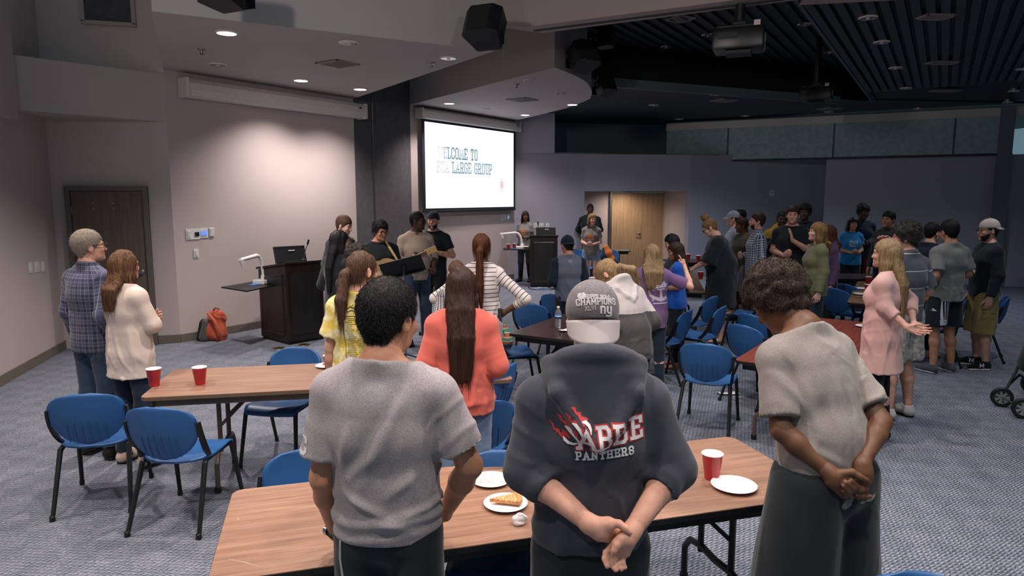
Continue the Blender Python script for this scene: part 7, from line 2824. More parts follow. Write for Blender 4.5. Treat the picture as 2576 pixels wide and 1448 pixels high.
def adidas(S, hp_):
    # pale side panel with three stripes on the black shorts
    fr = (Vector((1.2, 0, 0)), Vector((0, 1, 0)), Vector((0, 0, 1)), Vector((-1, 0, 0)))
    k = plain('stripe_white', '#c9c6c8', 0.75)
    fr = (Vector((0, -1.2, 0)), Vector((1, 0, 0)), Vector((0, 0, 1)), Vector((0, 1, 0)))
    Yw = 7.6
    rows = [([(2374, 752), (2371, 815)], [3, 3]), ([(2380, 752), (2377, 813)], [3, 3]), ([(2367, 752), (2364, 815)], [3, 3]),
            ([(2360, 752), (2357, 790), (2358, 815)], [2, 6, 9]), ([(2352, 813), (2382, 810)], [6, 6]), ([(2352, 806), (2378, 803)], [6, 4])]
    decal(S, S.bottom_v, S.bottom_q, ribs(S, Yw, rows), k, 'side_stripes', S.bottom, 'back', 0.003, fr)
    rows = [([(2342, 780), (2349, 780)], [2, 2]), ([(2345, 775), (2347, 780)], [2, 3])]
    decal(S, S.bottom_v, S.bottom_q, ribs(S, Yw, rows), k, 'emblem', S.bottom, 'back', 0.003, fr)


GSHOE = fabric('grey_mesh_sneaker', '#4c4f57', var=0.1)
person('person in grey t-shirt and black shorts with white side stripes, seen from behind', 2392, 551, 7.7, yaw=14, skin='tan', hair=('short', 'black'),
       top=T(fabric('mid_grey_jersey', '#7f7c77', heather=0.2), hem=0.84, slen=0.8, slack=0.024, g=0.02, folds=0.009, seed=61, flare=0.02), bottom=B(BLKP, 'shorts', len=0.55, w=0.03, g=0.01), shoes=dict(mat=GSHOE, sole=plain('grey_sole', '#9a9a9c', 0.6)), arms=('pocket', 'front'), hy=-6, hp=10, res=0.0115, bw=1.08, extra=adidas)
person('person in navy top turned right, face showing behind the striped black shorts', 2346, 557, 8.5, yaw=-70, skin='light', hair=('short', 'black'), top=T(NAVY), bottom=B(BLK), hp=4, res=0.0125)


def nb_shoes(S, hp_):
    k = plain('print_white', '#d8d2d2', 0.75)
    a = 0.0
    for ch in S.root.children:
        if ch.name.startswith('shoe'):
            v = np.array([p.co[:] for p in ch.data.vertices])
            q = np.array([p.vertices[:] for p in ch.data.polygons])
            sd = 1 if v[:, 0].mean() > 0 else -1
            cx = v[:, 1].mean()
            for side in (-1, 1):
                fr = (Vector((side * 1.0, cx - side * -0.0, 0.04)), Vector((0, side, 0)), Vector((0, 0, 1)), Vector((-side, 0, 0)))
                st, w = text_strips('N2', 0.045, 0.012, step=0.02) if False else (sum([[ribbon2d(s, 0.012, 0.02)] for s in ([(-0.02, 0), (-0.02, 0.045), (0.02, 0), (0.02, 0.045)],)], []), 0)
                decal(S, v, q, st, k, 'side_letter', ch, None, 0.002, fr)


def jan(S, hp_):
    fr = (Vector((0.0, 1.2, 0)), Vector((-1, 0, 0)), Vector((0, 0, 1)), Vector((0, -1, 0)))
    st, w = text_strips('JAN', 0.04, 0.01, step=0.02)
    decal(S, S.top_v, S.top_q, shift(st, -0.02, 1.13), plain('print_white', '#d8d2d2', 0.75), 'lettering', S.top, 'front', 0.003)
    st = [ribbon2d([(0.04, 1.30), (0.03, 1.2), (0.05, 1.12), (0.02, 1.11)], 0.006, 0.02)]
    decal(S, S.top_v, S.top_q, st, plain('print_white', '#d8d2d2', 0.75), 'print', S.top, 'front', 0.003)
    nb_shoes(S, hp_)
    # flap pockets on the cargo shorts
    for z, hgt in ((0.70, 0.03), (0.645, 0.055)):
        MB().box((-0.205, 0.01, z), (0.02, 0.14, hgt)).build('flap_pocket', KHAKI, S.bottom, bevel=0.006)
        MB().box((0.205, 0.01, z), (0.02, 0.14, hgt)).build('flap_pocket', KHAKI, S.bottom, bevel=0.006)


person('person in black sweatshirt, olive cargo shorts, glasses and backwards pale cap', 2492, 550, 7.9, yaw=78, skin='light', hair=('tight', 'dbrown'),
       top=T(BLK, sleeve='long', hem=0.86, name='sweatshirt', g=0.024, slack=0.016), bottom=B(KHAKI, 'shorts', len=0.42, w=0.012, g=0.016, folds=0.009), shoes=dict(mat=fabric('black_sneaker', '#17181b'), sole=plain('white_sole', '#c9c5c0', 0.6)),
       arms=('down', 'down'), hp=2, hy=6, res=0.0115, bw=1.08, beard='dbrown', glasses=True, extra=jan, cap=dict(mat=fabric('pale_cap_twill', '#c4b3aa'), bill=fabric('pale_cap_twill', '#c4b3aa'), back=True, drop=0.45, len=0.07, rim=0.03, tilt=0.0))
print('HEIGHTS', HEIGHTS)
# ================================================================ things on tables, floor and in hands
M_RED = plain('red_cup_plastic', '#b3262f', 0.3, 0.5, 0, 0.05)
M_CUPW = plain('cup_white', '#e4dedb', 0.4)
M_PLATE = plain('paper_plate', '#e6dfdd', 0.55)


def cup_mesh():
    o = empty('plastic_cup', (0, 0, 0))
    prof = [(0.029, 0.0), (0.031, 0.001), (0.033, 0.02), (0.0335, 0.022), (0.036, 0.045), (0.0375, 0.047), (0.0405, 0.075), (0.0418, 0.077), (0.045, 0.114), (0.046, 0.1165), (0.0445, 0.1165), (0.03, 0.003), (0.0, 0.003)]
    MB().lathe(prof, 28).build('cup_body', M_RED, o, smooth=True)
    MB().lathe([(0.0, 0.005), (0.028, 0.005), (0.0432, 0.114), (0.0445, 0.117)], 28).build('cup_liner', M_CUPW, o, smooth=True)
    m = MB()
    m.tube([(0.0462 * math.cos(a), 0.0462 * math.sin(a), 0.1175) for a in [k * math.pi / 14 for k in range(29)]], 0.0028, 6, False)
    m.build('cup_rim', M_CUPW, o, smooth='all')
    return o


CUP0 = cup_mesh()
cu = [False]


def cup(label, p, sc=1.0):
    o = CUP0 if not cu[0] else copy_tree(CUP0)
    cu[0] = True
    o.location = p
    o.scale = (sc, sc, sc)
    return tag(o, label, 'cup', 'red plastic cups')


cup('red cup at the very left end of the oak table with brown legs', at_z(389, 970, ZT), 1.03)
cup('red cup standing alone on the oak table with brown legs, next to the left one', at_z(504, 966, ZT), 1.03)
cup('red cup beside the plate by the arm of the person in yellow', at_z(829, 930, ZT), 0.95)
cup('red cup on the foreground table near the bowing person', at_z(1790, 1203, ZT), 1.02)
cup('red cup by the hands of the person in the black dress', at_z(1762, 702, ZT))
cup('red cup on the dark back table, left of the other one', at_z(1731, 653, ZT))
cup('red cup on the dark back table, right of the other, behind the black dress', at_z(1756, 657, ZT))
cup('red cup half hidden by the long hair over the pink blouse', at_z(2184, 716, ZT))
cup('red cup beside the plates on the dim oak table', at_z(2183, 737, ZT))
cup('red cup at the outer end of the far lectern shelf', (at_y(1279, 622, b_ + 0.1).x, b_ + 0.1, zsh2), 0.95)
cup('red cup next to the document camera on the far lectern shelf', (at_y(1294, 617, b_ + 0.3).x, b_ + 0.3, zsh2), 0.95)


def plate_mesh():
    o = empty('paper_plate', (0, 0, 0))
    MB().lathe([(0.0, 0.003), (0.058, 0.003), (0.066, 0.009), (0.088, 0.016), (0.0895, 0.0145), (0.067, 0.0065), (0.058, 0.0), (0.0, 0.0)], 40).build('plate_disc', M_PLATE, o, smooth='all')
    return o


PL0 = plate_mesh()
pu = [False]


def plate(label, p, sc=1.0):
    o = PL0 if not pu[0] else copy_tree(PL0)
    pu[0] = True
    o.location = p
    o.scale = (sc, sc, sc)
    return tag(o, label, 'plate', 'white paper plates')


pA = at_z(1235, 1212, ZT)
plate('white plate with only crumbs left, on the foreground table beside the heather grey t-shirt', pA, 1.0)
pB = at_z(1272, 1271, ZT)
plate('white plate with a slice of pizza on it', pB, 1.04)
plate('clean white plate next to the red cup in the foreground', at_z(1846, 1226, ZT), 1.12)
pC = at_z(822, 922, ZT)
plate('white plate with pizza scraps by the person in yellow', pC, 0.95)
pD = at_z(2166, 741, ZT)
plate('white plate on the dim oak table, the nearer of two', pD, 1.1)
plate('white plate on the dim oak table, the farther of two', at_z(2166, 727, ZT), 1.1)
plate('white plate on the red table beside the pink blouse', at_z(2176, 822, ZT), 1.0)

# pizza slice: base, crust, cheese with browned spots
M_CHEESE = NT('pizza_cheese')
nz_ = M_CHEESE.noise(160, detail=4)
M_CHEESE.col(M_CHEESE.ramp(nz_, [(0.35, lin('#a04a22')), (0.5, lin('#d9924e')), (0.68, lin('#e8c79a'))]))
M_CHEESE.bump(nz_, 0.8, 0.004)
M_CHEESE = M_CHEESE.fin(0.45, 0.5)
M_CRUST = plain('pizza_crust', '#c08a55', 0.7, var=0.25, nscale=80, bump=0.5)


def pizza(label, p, rz, L=0.15, ang=40, sc=1.0):
    o = empty('pizza_slice', p, rz, label, 'pizza')
    o.scale = (sc, sc, sc)
    h = R(ang / 2)
    rr = random.Random(3)
    N = 14

    def top(u, v):
        a = -h + 2 * h * u
        r = L * (0.03 + 0.97 * v)
        return (r * math.cos(a), r * math.sin(a), 0.014 + 0.003 * math.sin(37 * u + 21 * v) * v + 0.002 * math.sin(53 * v))
    MB().shell(top, N, N, 0.008).build('cheese', M_CHEESE, o, smooth='all')
    MB().shell(lambda u, v: (top(u, v)[0] * 1.01, top(u, v)[1] * 1.04, 0.0075), N, 4, 0.009).build('base', M_CRUST, o)
    MB().tube([(L * 1.03 * math.cos(a), L * 1.03 * math.sin(a), 0.014) for a in [-h * 1.05 + 2.1 * h * k / 8 for k in range(9)]], [0.008] + [0.011 + 0.002 * (k % 2) for k in range(7)] + [0.008], 8).build('crust', M_CRUST, o, smooth='all')


pizza('slice of cheese pizza lying on a white plate', (pB.x - 0.07, pB.y + 0.005, ZT + 0.011), R(8), 0.125, 42)
pizza('small pizza scrap on the plate by the person in yellow', (pC.x - 0.03, pC.y - 0.01, ZT + 0.011), R(20), 0.08, 50)
m = MB()
rr = random.Random(9)
cr = empty('pizza_crumbs', (pA.x, pA.y, ZT + 0.006), 0, 'pale crumbs and grease marks left on the empty plate', 'crumbs')
for i in range(26):
    m.box((rr.uniform(-0.05, 0.05), rr.uniform(-0.035, 0.03), 0.002), (rr.uniform(0.003, 0.008), rr.uniform(0.002, 0.005), 0.003), Matrix.Rotation(rr.uniform(0, 3), 4, 'Z'))
co_ = m.build('crumb', plain('crumb', '#cdb7a5', 0.8), cr)
co_['kind'] = 'stuff'


def crumple(name, label, cat, p, r, mat, seed, flat=1.0, h=0.006):
    f = Field()
    f.ell((0, 0, r[2] * 0.9), r, None, 0.01)
    v, q = f.mesh(h)
    n = normals(v, q)
    a = min(r)
    v = v + n * (0.32 * a * (ridge(1.0 / a * 1.6 * waves(v, seed, 4, 0.8 / a, 2.2 / a) * a, 0.5) + 0.4 * waves(v, seed + 5, 4, 2 / a, 4 / a)))[:, None]
    v[:, 2] = np.maximum(v[:, 2], 0.0)
    o = np_mesh(name, v, q, mat, smooth=False)
    o.location = p
    return tag(o, label, cat)


PAPER = plain('white_paper', '#e3dcdb', 0.8)
crumple('crumpled_napkin', 'crumpled white napkin at the edge of the plate with pizza', 'napkin', at_z(1306, 1318, ZT), (0.03, 0.022, 0.022), PAPER, 4, h=0.004)


def sheet(name, label, cat, p, rz, w, d, mat, wav=0.004):
    m = MB().shell(lambda u, v: ((u - 0.5) * w, (v - 0.5) * d, 0.004 + wav * (math.sin(5 * u + 2) + math.sin(4 * v + u * 3) + 1.6)), 10, 8, 0.0012)
    o = m.build(name, mat, None, smooth='all', loc=p, rz=rz)
    return tag(o, label, cat)


sheet('paper_scrap', 'white paper scrap on the floor under the lone blue chair', 'paper', at_z(1832, 991, 0.0), 0.1, 0.22, 0.1, PAPER, 0.006)
sheet('napkin', 'folded white napkin on the walnut table behind the cap', 'napkin', at_z(1421, 832, ZT), 0.3, 0.12, 0.12, PAPER, 0.005)
sheet('red_wrapper', 'small pink wrapper in front of the plates on the dim oak table', 'wrapper', at_z(2168, 748, ZT), 0.1, 0.18, 0.05, plain('pink_wrapper', '#b98a92', 0.5), 0.003)
kp = at_z(1412, 842, ZT)
ko = empty('key_bunch', kp, 0.3, 'bunch of keys on the walnut table beside the napkin', 'keys')
m = MB()
m.tube([(0.014 * math.cos(a), 0.014 * math.sin(a), 0.003) for a in [k * math.pi / 8 for k in range(17)]], 0.0016, 6, False)
m.build('ring', M_CHROME, ko, smooth='all')
for a in (0.2, 1.1, 2.5, 3.4):
    c, s_ = math.cos(a), math.sin(a)
    MB().tube([(0.014 * c, 0.014 * s_, 0.004), (0.03 * c, 0.03 * s_, 0.004)], 0.008, 8).box((0.05 * c, 0.05 * s_, 0.004), (0.04, 0.007, 0.003), Matrix.Rotation(a, 4, 'Z')).build('key', M_CHROME, ko)

# water bottle
gl = NT('clear_pet')
gl.b.inputs['Transmission Weight'].default_value = 0.9
gl.b.inputs['IOR'].default_value = 1.2
gl.col((0.92, 0.95, 0.97))
M_PET = gl.fin(0.08, 0.5)
bp = at_z(1404, 823, ZT)
bo = empty('water_bottle', bp, 0, 'clear plastic water bottle with blue label on the walnut table', 'bottle')
MB().lathe([(0.0, 0.002), (0.028, 0.0), (0.032, 0.006), (0.031, 0.03), (0.033, 0.04), (0.0305, 0.055), (0.033, 0.07), (0.032, 0.09), (0.033, 0.135), (0.030, 0.155), (0.018, 0.18), (0.0135, 0.187), (0.0135, 0.2)], 24).build('bottle_body', M_PET, bo, smooth='all')
MB().lathe([(0.0335, 0.092), (0.0337, 0.134)], 24).build('paper_label', plain('bottle_label', '#2a5f9e', 0.4), bo, smooth='all')
lb = MB()
for k, ch in enumerate('AQ'):
    pass
MB().lathe([(0.0148, 0.196), (0.0148, 0.212), (0.0, 0.213)], 20).build('bottle_cap', M_CUPW, bo, smooth=True)
MB().lathe([(0.034, 0.108), (0.0341, 0.12)], 24).build('label_band', plain('label_white', '#cfd6de', 0.4), bo, smooth='all')

# striped bag on the chair
BAGM = fabric('striped_knit_bag', '#6f6a4a', var=0.1, bump=0.8, scale=160, fn=lambda t, b: t.mix(band(t, t.n('ShaderNodeSeparateXYZ') and _zsep(t), 0.07, 0.34), t.mix(band(t, _zsep(t), 0.07, 0.34, 0.33), b, lin('#2f6f6e')), lin('#a8523c'))) if False else None


def _zsep(t):
    s = t.n('ShaderNodeSeparateXYZ')
    t.l(t.obj(), s.inputs[0])
    n = t.noise(14, detail=2)
    return t.math('ADD', s.outputs[2], t.math('MULTIPLY', n, 0.03))


def bagfn(t, b):
    z = _zsep(t)
    a = t.mix(band(t, z, 0.075, 0.3), b, lin('#a5553f'))
    a = t.mix(band(t, z, 0.075, 0.22, 0.45), a, lin('#2f7775'))
    return t.mix(band(t, z, 0.0375, 0.12, 0.2), a, lin('#cdbf9d'))


BAGM = fabric('striped_knit_bag', '#77704c', var=0.1, bump=0.8, scale=160, fn=bagfn)
pbg = at_z(1274, 874, 0.455)
f = Field()
f.ell((0, 0, 0.09), (0.085, 0.12, 0.1), None, 0.03)
f.rc((0.0, 0.0, 0.14), (-0.03, 0.02, 0.24), 0.06, 0.02, 0.05)
f.plane((0, 0, -1), (0, 0, 0))
v, q = f.mesh(0.009)
n = normals(v, q)
v = v + n * (0.008 * waves(v, 2, 5, 25, 60))[:, None]
v[:, 2] = np.maximum(v[:, 2], 0)
bg = np_mesh('knit_bag', v, q, BAGM)
bg.location = pbg
tag(bg, 'colourful striped knit bag slumped on a blue chair', 'bag')
MB().tube([(0, -0.09, 0.12), (-0.06, -0.06, 0.24), (-0.07, 0.02, 0.3), (-0.03, 0.08, 0.2)], 0.008, 6).build('strap', BAGM, bg, smooth='all')

# orange and grey backpack against the wall
bpk = at_z(533, 858, 0.0)
ORB = fabric('orange_nylon', '#b4523a', var=0.12, rough=0.55, bump=0.2)
GRB = fabric('grey_nylon', '#55524f', var=0.12, rough=0.6)
f = Field()
f.ec((0.0, 0, 0.1), (0.03, 0.03, 0.33), 0.17, 0.13, 0.13, 0.1, (1, 0, 0), 0.04)
f.ell((0.06, 0.0, 0.38), (0.09, 0.08, 0.07), None, 0.04)
f.plane((0, 0, -1), (0, 0, 0))
v, q = f.mesh(0.011)
n = normals(v, q)
v = v + n * (0.024 * (ridge(30 * v[:, 0] + 14 * v[:, 2] + 2 * waves(v, 5, 3, 8, 18), 0.45) * sstep(waves(v, 6, 3, 5, 10), -0.6, 0.6) + 0.5 * waves(v, 7, 3, 14, 26)))[:, None]
v[:, 2] = np.maximum(v[:, 2], 0)
bk = np_mesh('backpack', v, q, ORB)
bk.location = (bpk.x, bpk.y + 0.1, 0)
tag(bk, 'slumped orange and grey backpack on the floor against the wall', 'backpack')
f = Field()
f.ec((-0.12, -0.06, 0.05), (-0.08, -0.07, 0.26), 0.075, 0.085, 0.05, 0.06, (1, 0, 0), 0.03)
f.plane((0, 0, -1), (0, 0, 0))
v, q = f.mesh(0.011)
n = normals(v, q)
np_mesh('front_pocket', v + n * (0.008 * waves(v, 3, 4, 20, 45))[:, None] * np.array((1, 1, 0.4)), q, GRB, bk)
f = Field()
f.ec((-0.18, 0.0, 0.04), (-0.16, 0.02, 0.22), 0.06, 0.1, 0.05, 0.08, (1, 0, 0), 0.03)
f.plane((0, 0, -1), (0, 0, 0))
v, q = f.mesh(0.011)
np_mesh('side_pocket', v, q, M_BLACK, bk)
MB().tube([(-0.02, -0.13, 0.4), (0.08, -0.17, 0.3), (0.13, -0.16, 0.14), (0.1, -0.14, 0.02)], [0.02, 0.024, 0.022, 0.018], 8).build('shoulder_strap', ORB, bk, smooth='all')
MB().tube([(0.02, -0.05, 0.43), (0.06, -0.06, 0.47), (0.1, -0.03, 0.44)], 0.01, 6).build('grab_loop', GRB, bk, smooth='all')

# orange jacket over the chair by the door
jx = at_y(1536, 605, 15.4)
f = Field()
f.chain([(-0.06, 0, 0.2), (-0.02, 0.0, 0.08), (0.04, 0.01, -0.06), (0.09, 0.0, -0.18)], [0.06, 0.085, 0.075, 0.05], 0.04)
v, q = f.mesh(0.012)
n = normals(v, q)
v = v * np.array((1, 0.6, 1)) + n * (0.012 * waves(v, 3, 4, 18, 40))[:, None]
jk = np_mesh('jacket', v, q, plain('bright_orange_cloth', '#d2732f', 0.8, var=0.15))
jk.location = (jx.x, 15.58, 0.66)
tag(jk, 'bright orange jacket draped over the chair by the double door', 'jacket')
f = Field()
f.chain([(-0.12, 0, 0.16), (-0.12, 0.0, 0.0), (-0.06, 0.0, -0.16)], [0.04, 0.06, 0.05], 0.03)
v, q = f.mesh(0.012)
np_mesh('lining', v * np.array((1, 0.7, 1)), q, fabric('dark_blue_nylon', '#27354d'), jk)

# guitar played by the person in black shirt
def guitar():
    g = S_G
    M4 = g.M
    to_w = lambda p: Vector(M4 @ np.asarray(p, float) * g.s + g.loc)
    o = empty('acoustic_guitar', to_w((0.06, 0.21, 1.12)), 0, 'pale acoustic guitar with fretted neck played by the person in black shirt', 'guitar')
    # axis from body to head stock, in the player's frame: neck to his left (negative x), rising
    ax = (to_w((-1.0, 0.28, 0.42)) - to_w((0, 0, 0))).normalized()
    fr = (to_w((0.1, 1.0, 0.1)) - to_w((0, 0, 0))).normalized()
    up = fr.cross(ax).normalized()
    fr = ax.cross(up).normalized()
    Mx = Matrix((ax, up, fr)).transposed()
    top_m = wood('spruce_top', '#b98d57', '#d0a873', 0.35, 1.0, 0.5)
    side_m = wood('guitar_side', '#5a3a22', '#7a5232', 0.35, 1.0, 0.5)

    def prof(t):
        # half width along the body, waist in the middle
        return 0.2 * math.sin(math.pi * min(1, max(0, t)) ** 0.8) ** 0.55 * (1 - 0.16 * t) - 0.04 * math.exp(-((t - 0.56) / 0.12) ** 2)
    N = 26
    ts = [k / N for k in range(N + 1)]
    out = [(-0.26 + 0.5 * t, prof(t)) for t in ts] + [(-0.26 + 0.5 * t, -prof(t)) for t in reversed(ts[1:-1])]
    n = len(out)
    vs = [Mx @ Vector((x, y, z)) for z in (-0.05, 0.05) for x, y in out]
    MB().add(vs, [(i, (i + 1) % n, n + (i + 1) % n, n + i) for i in range(n)] + [tuple(range(n - 1, -1, -1))]).build('guitar_side', side_m, o)
    MB().add(vs[n:], [tuple(range(n))]).build('sound_board', top_m, o)
    MB().add([Mx @ Vector((0.04 + 0.05 * math.cos(a), 0.05 * math.sin(a), 0.0515)) for a in [k * math.pi / 12 for k in range(24)]], [tuple(range(24))]).build('sound_hole', M_BLACK, o)
    m = MB()
    m.tube([Mx @ Vector((0.04 + 0.056 * math.cos(a), 0.056 * math.sin(a), 0.0515)) for a in [k * math.pi / 12 for k in range(25)]], 0.003, 5, False)
    m.build('rosette', side_m, o)
    MB().box(Mx @ Vector((-0.12, 0, 0.056)), (0.03, 0.14, 0.012), Mx.to_4x4()).build('bridge', side_m, o)
    MB().box(Mx @ Vector((0.36, 0, 0.05)), (0.46, 0.052, 0.028), Mx.to_4x4()).build('neck', side_m, o, bevel=0.006)
    fb = MB()
    for k in range(12):
        fb.box(Mx @ Vector((0.2 + 0.031 * k, 0, 0.066)), (0.003, 0.05, 0.003), Mx.to_4x4())
    fo = fb.build('fret', M_STEEL, o)
    fo['kind'] = 'stuff'
    MB().box(Mx @ Vector((0.655, 0, 0.042)), (0.15, 0.075, 0.018), Mx.to_4x4()).build('head_stock', top_m, o, bevel=0.004)
    for sx in (-1, 1):
        for k in range(3):
            MB().tube([Mx @ Vector((0.615 + 0.04 * k, sx * 0.036, 0.042)), Mx @ Vector((0.615 + 0.04 * k, sx * 0.06, 0.042))], 0.008, 6).build('tuning_peg', M_CHROME, o)
    MB().add([Mx @ Vector(p) for p in ((0.0, -0.05, 0.052), (0.1, -0.06, 0.052), (0.08, -0.13, 0.052), (-0.02, -0.11, 0.052))], [(0, 1, 2, 3)]).build('pick_guard', M_CUPW, o)
    st = MB()
    for k in range(6):
        y = -0.02 + 0.008 * k
        st.tube([Mx @ Vector((-0.12, y, 0.063)), Mx @ Vector((0.6, y * 0.85, 0.07))], 0.0009, 4)
    so_ = st.build('string', M_CHROME, o)
    so_['kind'] = 'stuff'
    # strap over the shoulder
    a = [to_w(p) - Vector(o.location) for p in ((-0.2, 0.25, 1.14), (-0.16, 0.16, 1.28), (-0.1, 0.115, 1.40), (-0.08, 0.03, 1.475), (-0.03, -0.12, 1.40), (0.1, -0.16, 1.2), (0.22, -0.02, 1.05), (0.2, 0.16, 1.0))]
    stm = fabric('tan_strap', '#b79a5c', var=0.08)
    MB().tube(a, 0.016, 6).build('strap', stm, o, smooth='all')


guitar()

# music stand in front of the singer
mp = at_z(1012, 760, 0.0)
sp = at_y(1010, 672, 7.9)
ms = empty('music_stand', (at_y(1017, 700, 7.9).x, 7.9, 0), 0, 'black music stand with broad desk in front of the guitar player', 'music stand')
zt = at_y(1017, 678, 7.9).z
MB().tube([(0, 0, 0.1), (0, 0, zt - 0.02)], 0.012, 8).build('pole', M_STEEL, ms, smooth=True)
Mt = Matrix.Rotation(R(-50), 4, 'X') @ Matrix.Rotation(R(8), 4, 'Y')
MB().box((-0.02, 0.02, zt + 0.03), (0.5, 0.012, 0.25), Matrix.Rotation(R(-14), 4, 'Y') @ Matrix.Rotation(R(38), 4, 'X')).build('desk', M_BLACK, ms, bevel=0.004)
MB().box((-0.02, 0.08, zt - 0.08), (0.5, 0.06, 0.01), Matrix.Rotation(R(-14), 4, 'Y')).build('lip', M_BLACK, ms)
MB().tube([(0, 0, zt - 0.06), (0, 0.0, zt + 0.05)], 0.022, 10).build('clutch', M_BLACK, ms, smooth=True)
for k in range(3):
    a = k * 2.094 + 0.4
    MB().tube([(0, 0, 0.16), (0.2 * math.cos(a), 0.2 * math.sin(a), 0.08), (0.27 * math.cos(a), 0.27 * math.sin(a), 0.012)], 0.009, 6).build('leg', M_BLACK, ms, smooth=True)

# stroller at the right edge
def wheel(o, c, r, w, nrm, name='wheel'):
    n = Vector(nrm).normalized()
    Mq = n.to_track_quat('Z', 'Y').to_matrix()
    t = MB()
    t.lathe([(r * 0.66, -w / 2), (r * 0.92, -w / 2), (r, -w / 4), (r, w / 4), (r * 0.92, w / 2), (r * 0.66, w / 2), (r * 0.66, -w / 2)], 32, c, Mq)
    wo = t.build(name, M_BLACK, o, smooth=True)
    m = MB()
    m.lathe([(0, -w * 0.3), (r * 0.16, -w * 0.34), (r * 0.2, -w * 0.1)], 18, c, Mq).lathe([(r * 0.2, w * 0.1), (r * 0.16, w * 0.34), (0, w * 0.3)], 18, c, Mq)
    m.lathe([(r * 0.62, -w * 0.42), (r * 0.68, -w * 0.42), (r * 0.68, w * 0.42), (r * 0.62, w * 0.42), (r * 0.62, -w * 0.42)], 32, c, Mq)
    m.build('hub', plain('wheel_silver', '#a3a2a0', 0.35, 0.5, 0.5), wo, smooth=True)
    for k in range(7):
        a = k * 2 * math.pi / 7
        p = [Vector(c) + Mq @ Vector((q * math.cos(a + s_), q * math.sin(a + s_), 0)) for q, s_ in ((r * 0.15, -0.5), (r * 0.15, 0.5), (r * 0.64, 0.26), (r * 0.64, -0.26))]
        MB().add(p + [x + n * w * 0.25 for x in p], [(3, 2, 1, 0), (4, 5, 6, 7), (0, 1, 5, 4), (1, 2, 6, 5), (2, 3, 7, 6), (3, 0, 4, 7)]).build('spoke', plain('wheel_silver', '#a3a2a0', 0.35, 0.5, 0.5), wo)


wA, wB = at_z(2518, 1022, 0.0), at_z(2572, 1052, 0.0)
sto = empty('stroller', (wA.x, wA.y, 0), 0, 'baby stroller with silver spoked wheels at the right edge of the hall', 'stroller')
ofs = wB - wA
axl = Vector((ofs.x, ofs.y, 0))
rw = 0.094
wheel(sto, (0, 0, rw), rw, 0.045, (-0.45, -0.9, 0))
wheel(sto, (axl.x, axl.y, rw), rw, 0.045, (-0.45, -0.9, 0))
MB().tube([(0, 0, rw), (axl.x, axl.y, rw)], 0.008, 8).build('axle', M_STEEL, sto, smooth=True)
back_ = Vector((0.62, 0.42, 0))
for q in ((0, 0), (axl.x, axl.y)):
    MB().tube([(q[0], q[1], rw), (q[0] + 0.22, q[1] + 0.15, 0.3), (q[0] + 0.5, q[1] + 0.34, 0.62), (q[0] + 0.66, q[1] + 0.45, 0.95)], 0.014, 8).build('frame_tube', M_BLACK, sto, smooth=True)
    MB().tube([(q[0] + 0.12, q[1] + 0.08, 0.2), (q[0] + 0.3, q[1] + 0.2, 0.26), (q[0] + 0.6, q[1] + 0.4, 0.12)], 0.012, 8).build('frame_tube', M_BLACK, sto, smooth=True)
    wheel(sto, (q[0] + 0.62, q[1] + 0.42, 0.11), 0.11, 0.045, (-0.45, -0.9, 0))
MB().tube([(0.66, 0.45, 0.95), (0.66 + axl.x, 0.45 + axl.y, 0.95)], 0.016, 8).build('handle', M_BLACK, sto, smooth=True)
f = Field()
f.ec((0.36 + axl.x / 2, 0.25 + axl.y / 2, 0.42), (0.52 + axl.x / 2, 0.36 + axl.y / 2, 0.75), 0.16, 0.12, 0.16, 0.08, tuple(axl.normalized()), 0.03)
v, q = f.mesh(0.014)
np_mesh('seat', v, q, BLK, sto)

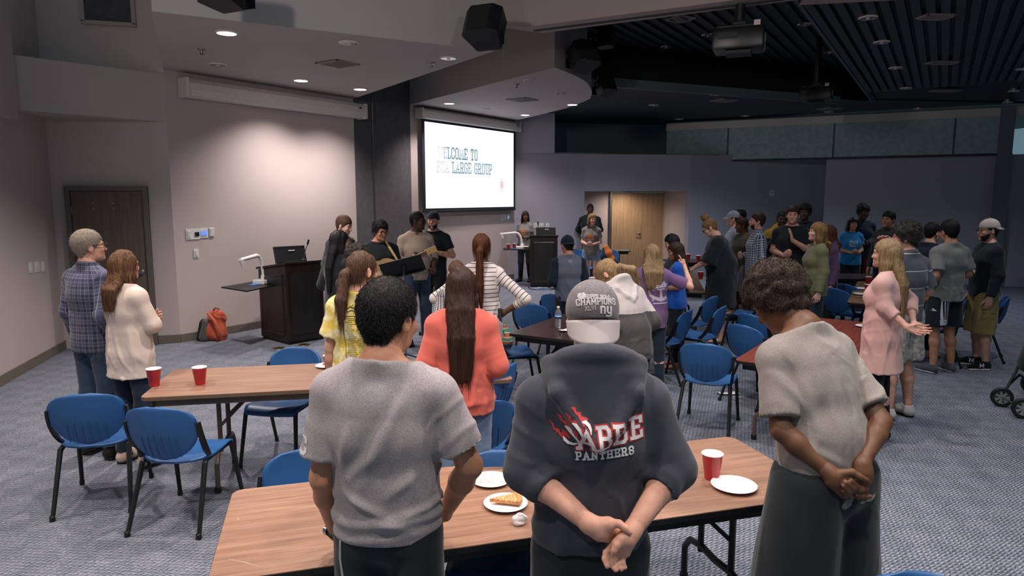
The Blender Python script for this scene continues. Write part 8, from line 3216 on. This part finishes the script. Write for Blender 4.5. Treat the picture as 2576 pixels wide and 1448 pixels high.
# cables by the far lectern, brass floor boxes by the near one
CBM = [M_OFFW, plain('cable_blue', '#4f6f9c', 0.5), M_BLACK]
for i, mt in enumerate(CBM):
    rr = random.Random(20 + i)
    c = at_z(1365, 726, 0.0)
    pts = [(c.x + rr.uniform(-0.3, 0.35), c.y + rr.uniform(-0.25, 0.2), 0.008 + 0.004 * i) for _ in range(14)]
    sm = []
    P = [Vector(p) for p in pts]
    for a in range(1, len(P) - 2):
        for k in range(5):
            t = k / 5
            p0, p1_, p2_, p3_ = P[a - 1], P[a], P[a + 1], P[a + 2]
            sm.append(0.5 * ((2 * p1_) + (p2_ - p0) * t + (2 * p0 - 5 * p1_ + 4 * p2_ - p3_) * t * t + (3 * p1_ - p0 - 3 * p2_ + p3_) * t ** 3))
    o = MB().tube(sm, 0.007, 6).build('floor_cable', mt, None, smooth='all')
    tag(o, ('white', 'blue', 'black')[i] + ' cable tangled on the floor in front of the far lectern', 'cable')
BRASS = plain('brass_plate', '#8d7a45', 0.35, 0.5, 0.8)
for (x, y), w in (((701, 876), 'left of the lectern corner'), ((765, 867), 'in front of the lectern')):
    p = at_z(x, y, 0)
    o = empty('floor_box', (p.x, p.y, 0), 0.5, 'round brass floor outlet ' + w, 'floor outlet')
    MB().lathe([(0.075, 0.0), (0.072, 0.006), (0.0, 0.007)], 24).build('cover', BRASS, o, smooth=True)
    MB().lathe([(0.025, 0.0065), (0.024, 0.01), (0.0, 0.0105)], 16).build('plug', M_BLACK, o, smooth=True)
tp = [o for o in bpy.data.objects if o.parent is None and o.get('category') == 'table']
# scratches in the front table top
so2 = tp[0]
for (xa, ya, xb, yb) in ((575, 1405, 655, 1425), (597, 1302, 600, 1308)):
    a, b2_ = at_z(xa, ya, ZT + 0.0006), at_z(xb, yb, ZT + 0.0006)
    vs, fs = ribbon2d([(a.x, a.y), ((a.x + b2_.x) / 2, (a.y + b2_.y) / 2 + 0.004), (b2_.x, b2_.y)], [0.001, 0.003, 0.001], 0.02)
    w = so2.matrix_world if False else Matrix.Translation(so2.location) @ Matrix.Rotation(so2.rotation_euler.z, 4, 'Z')
    inv = w.inverted()
    MB().add([inv @ Vector((p.x, p.y, ZT + 0.0006)) for p in vs], fs).build('scratch', plain('scratch_pale', '#c9ab93', 0.5), so2)
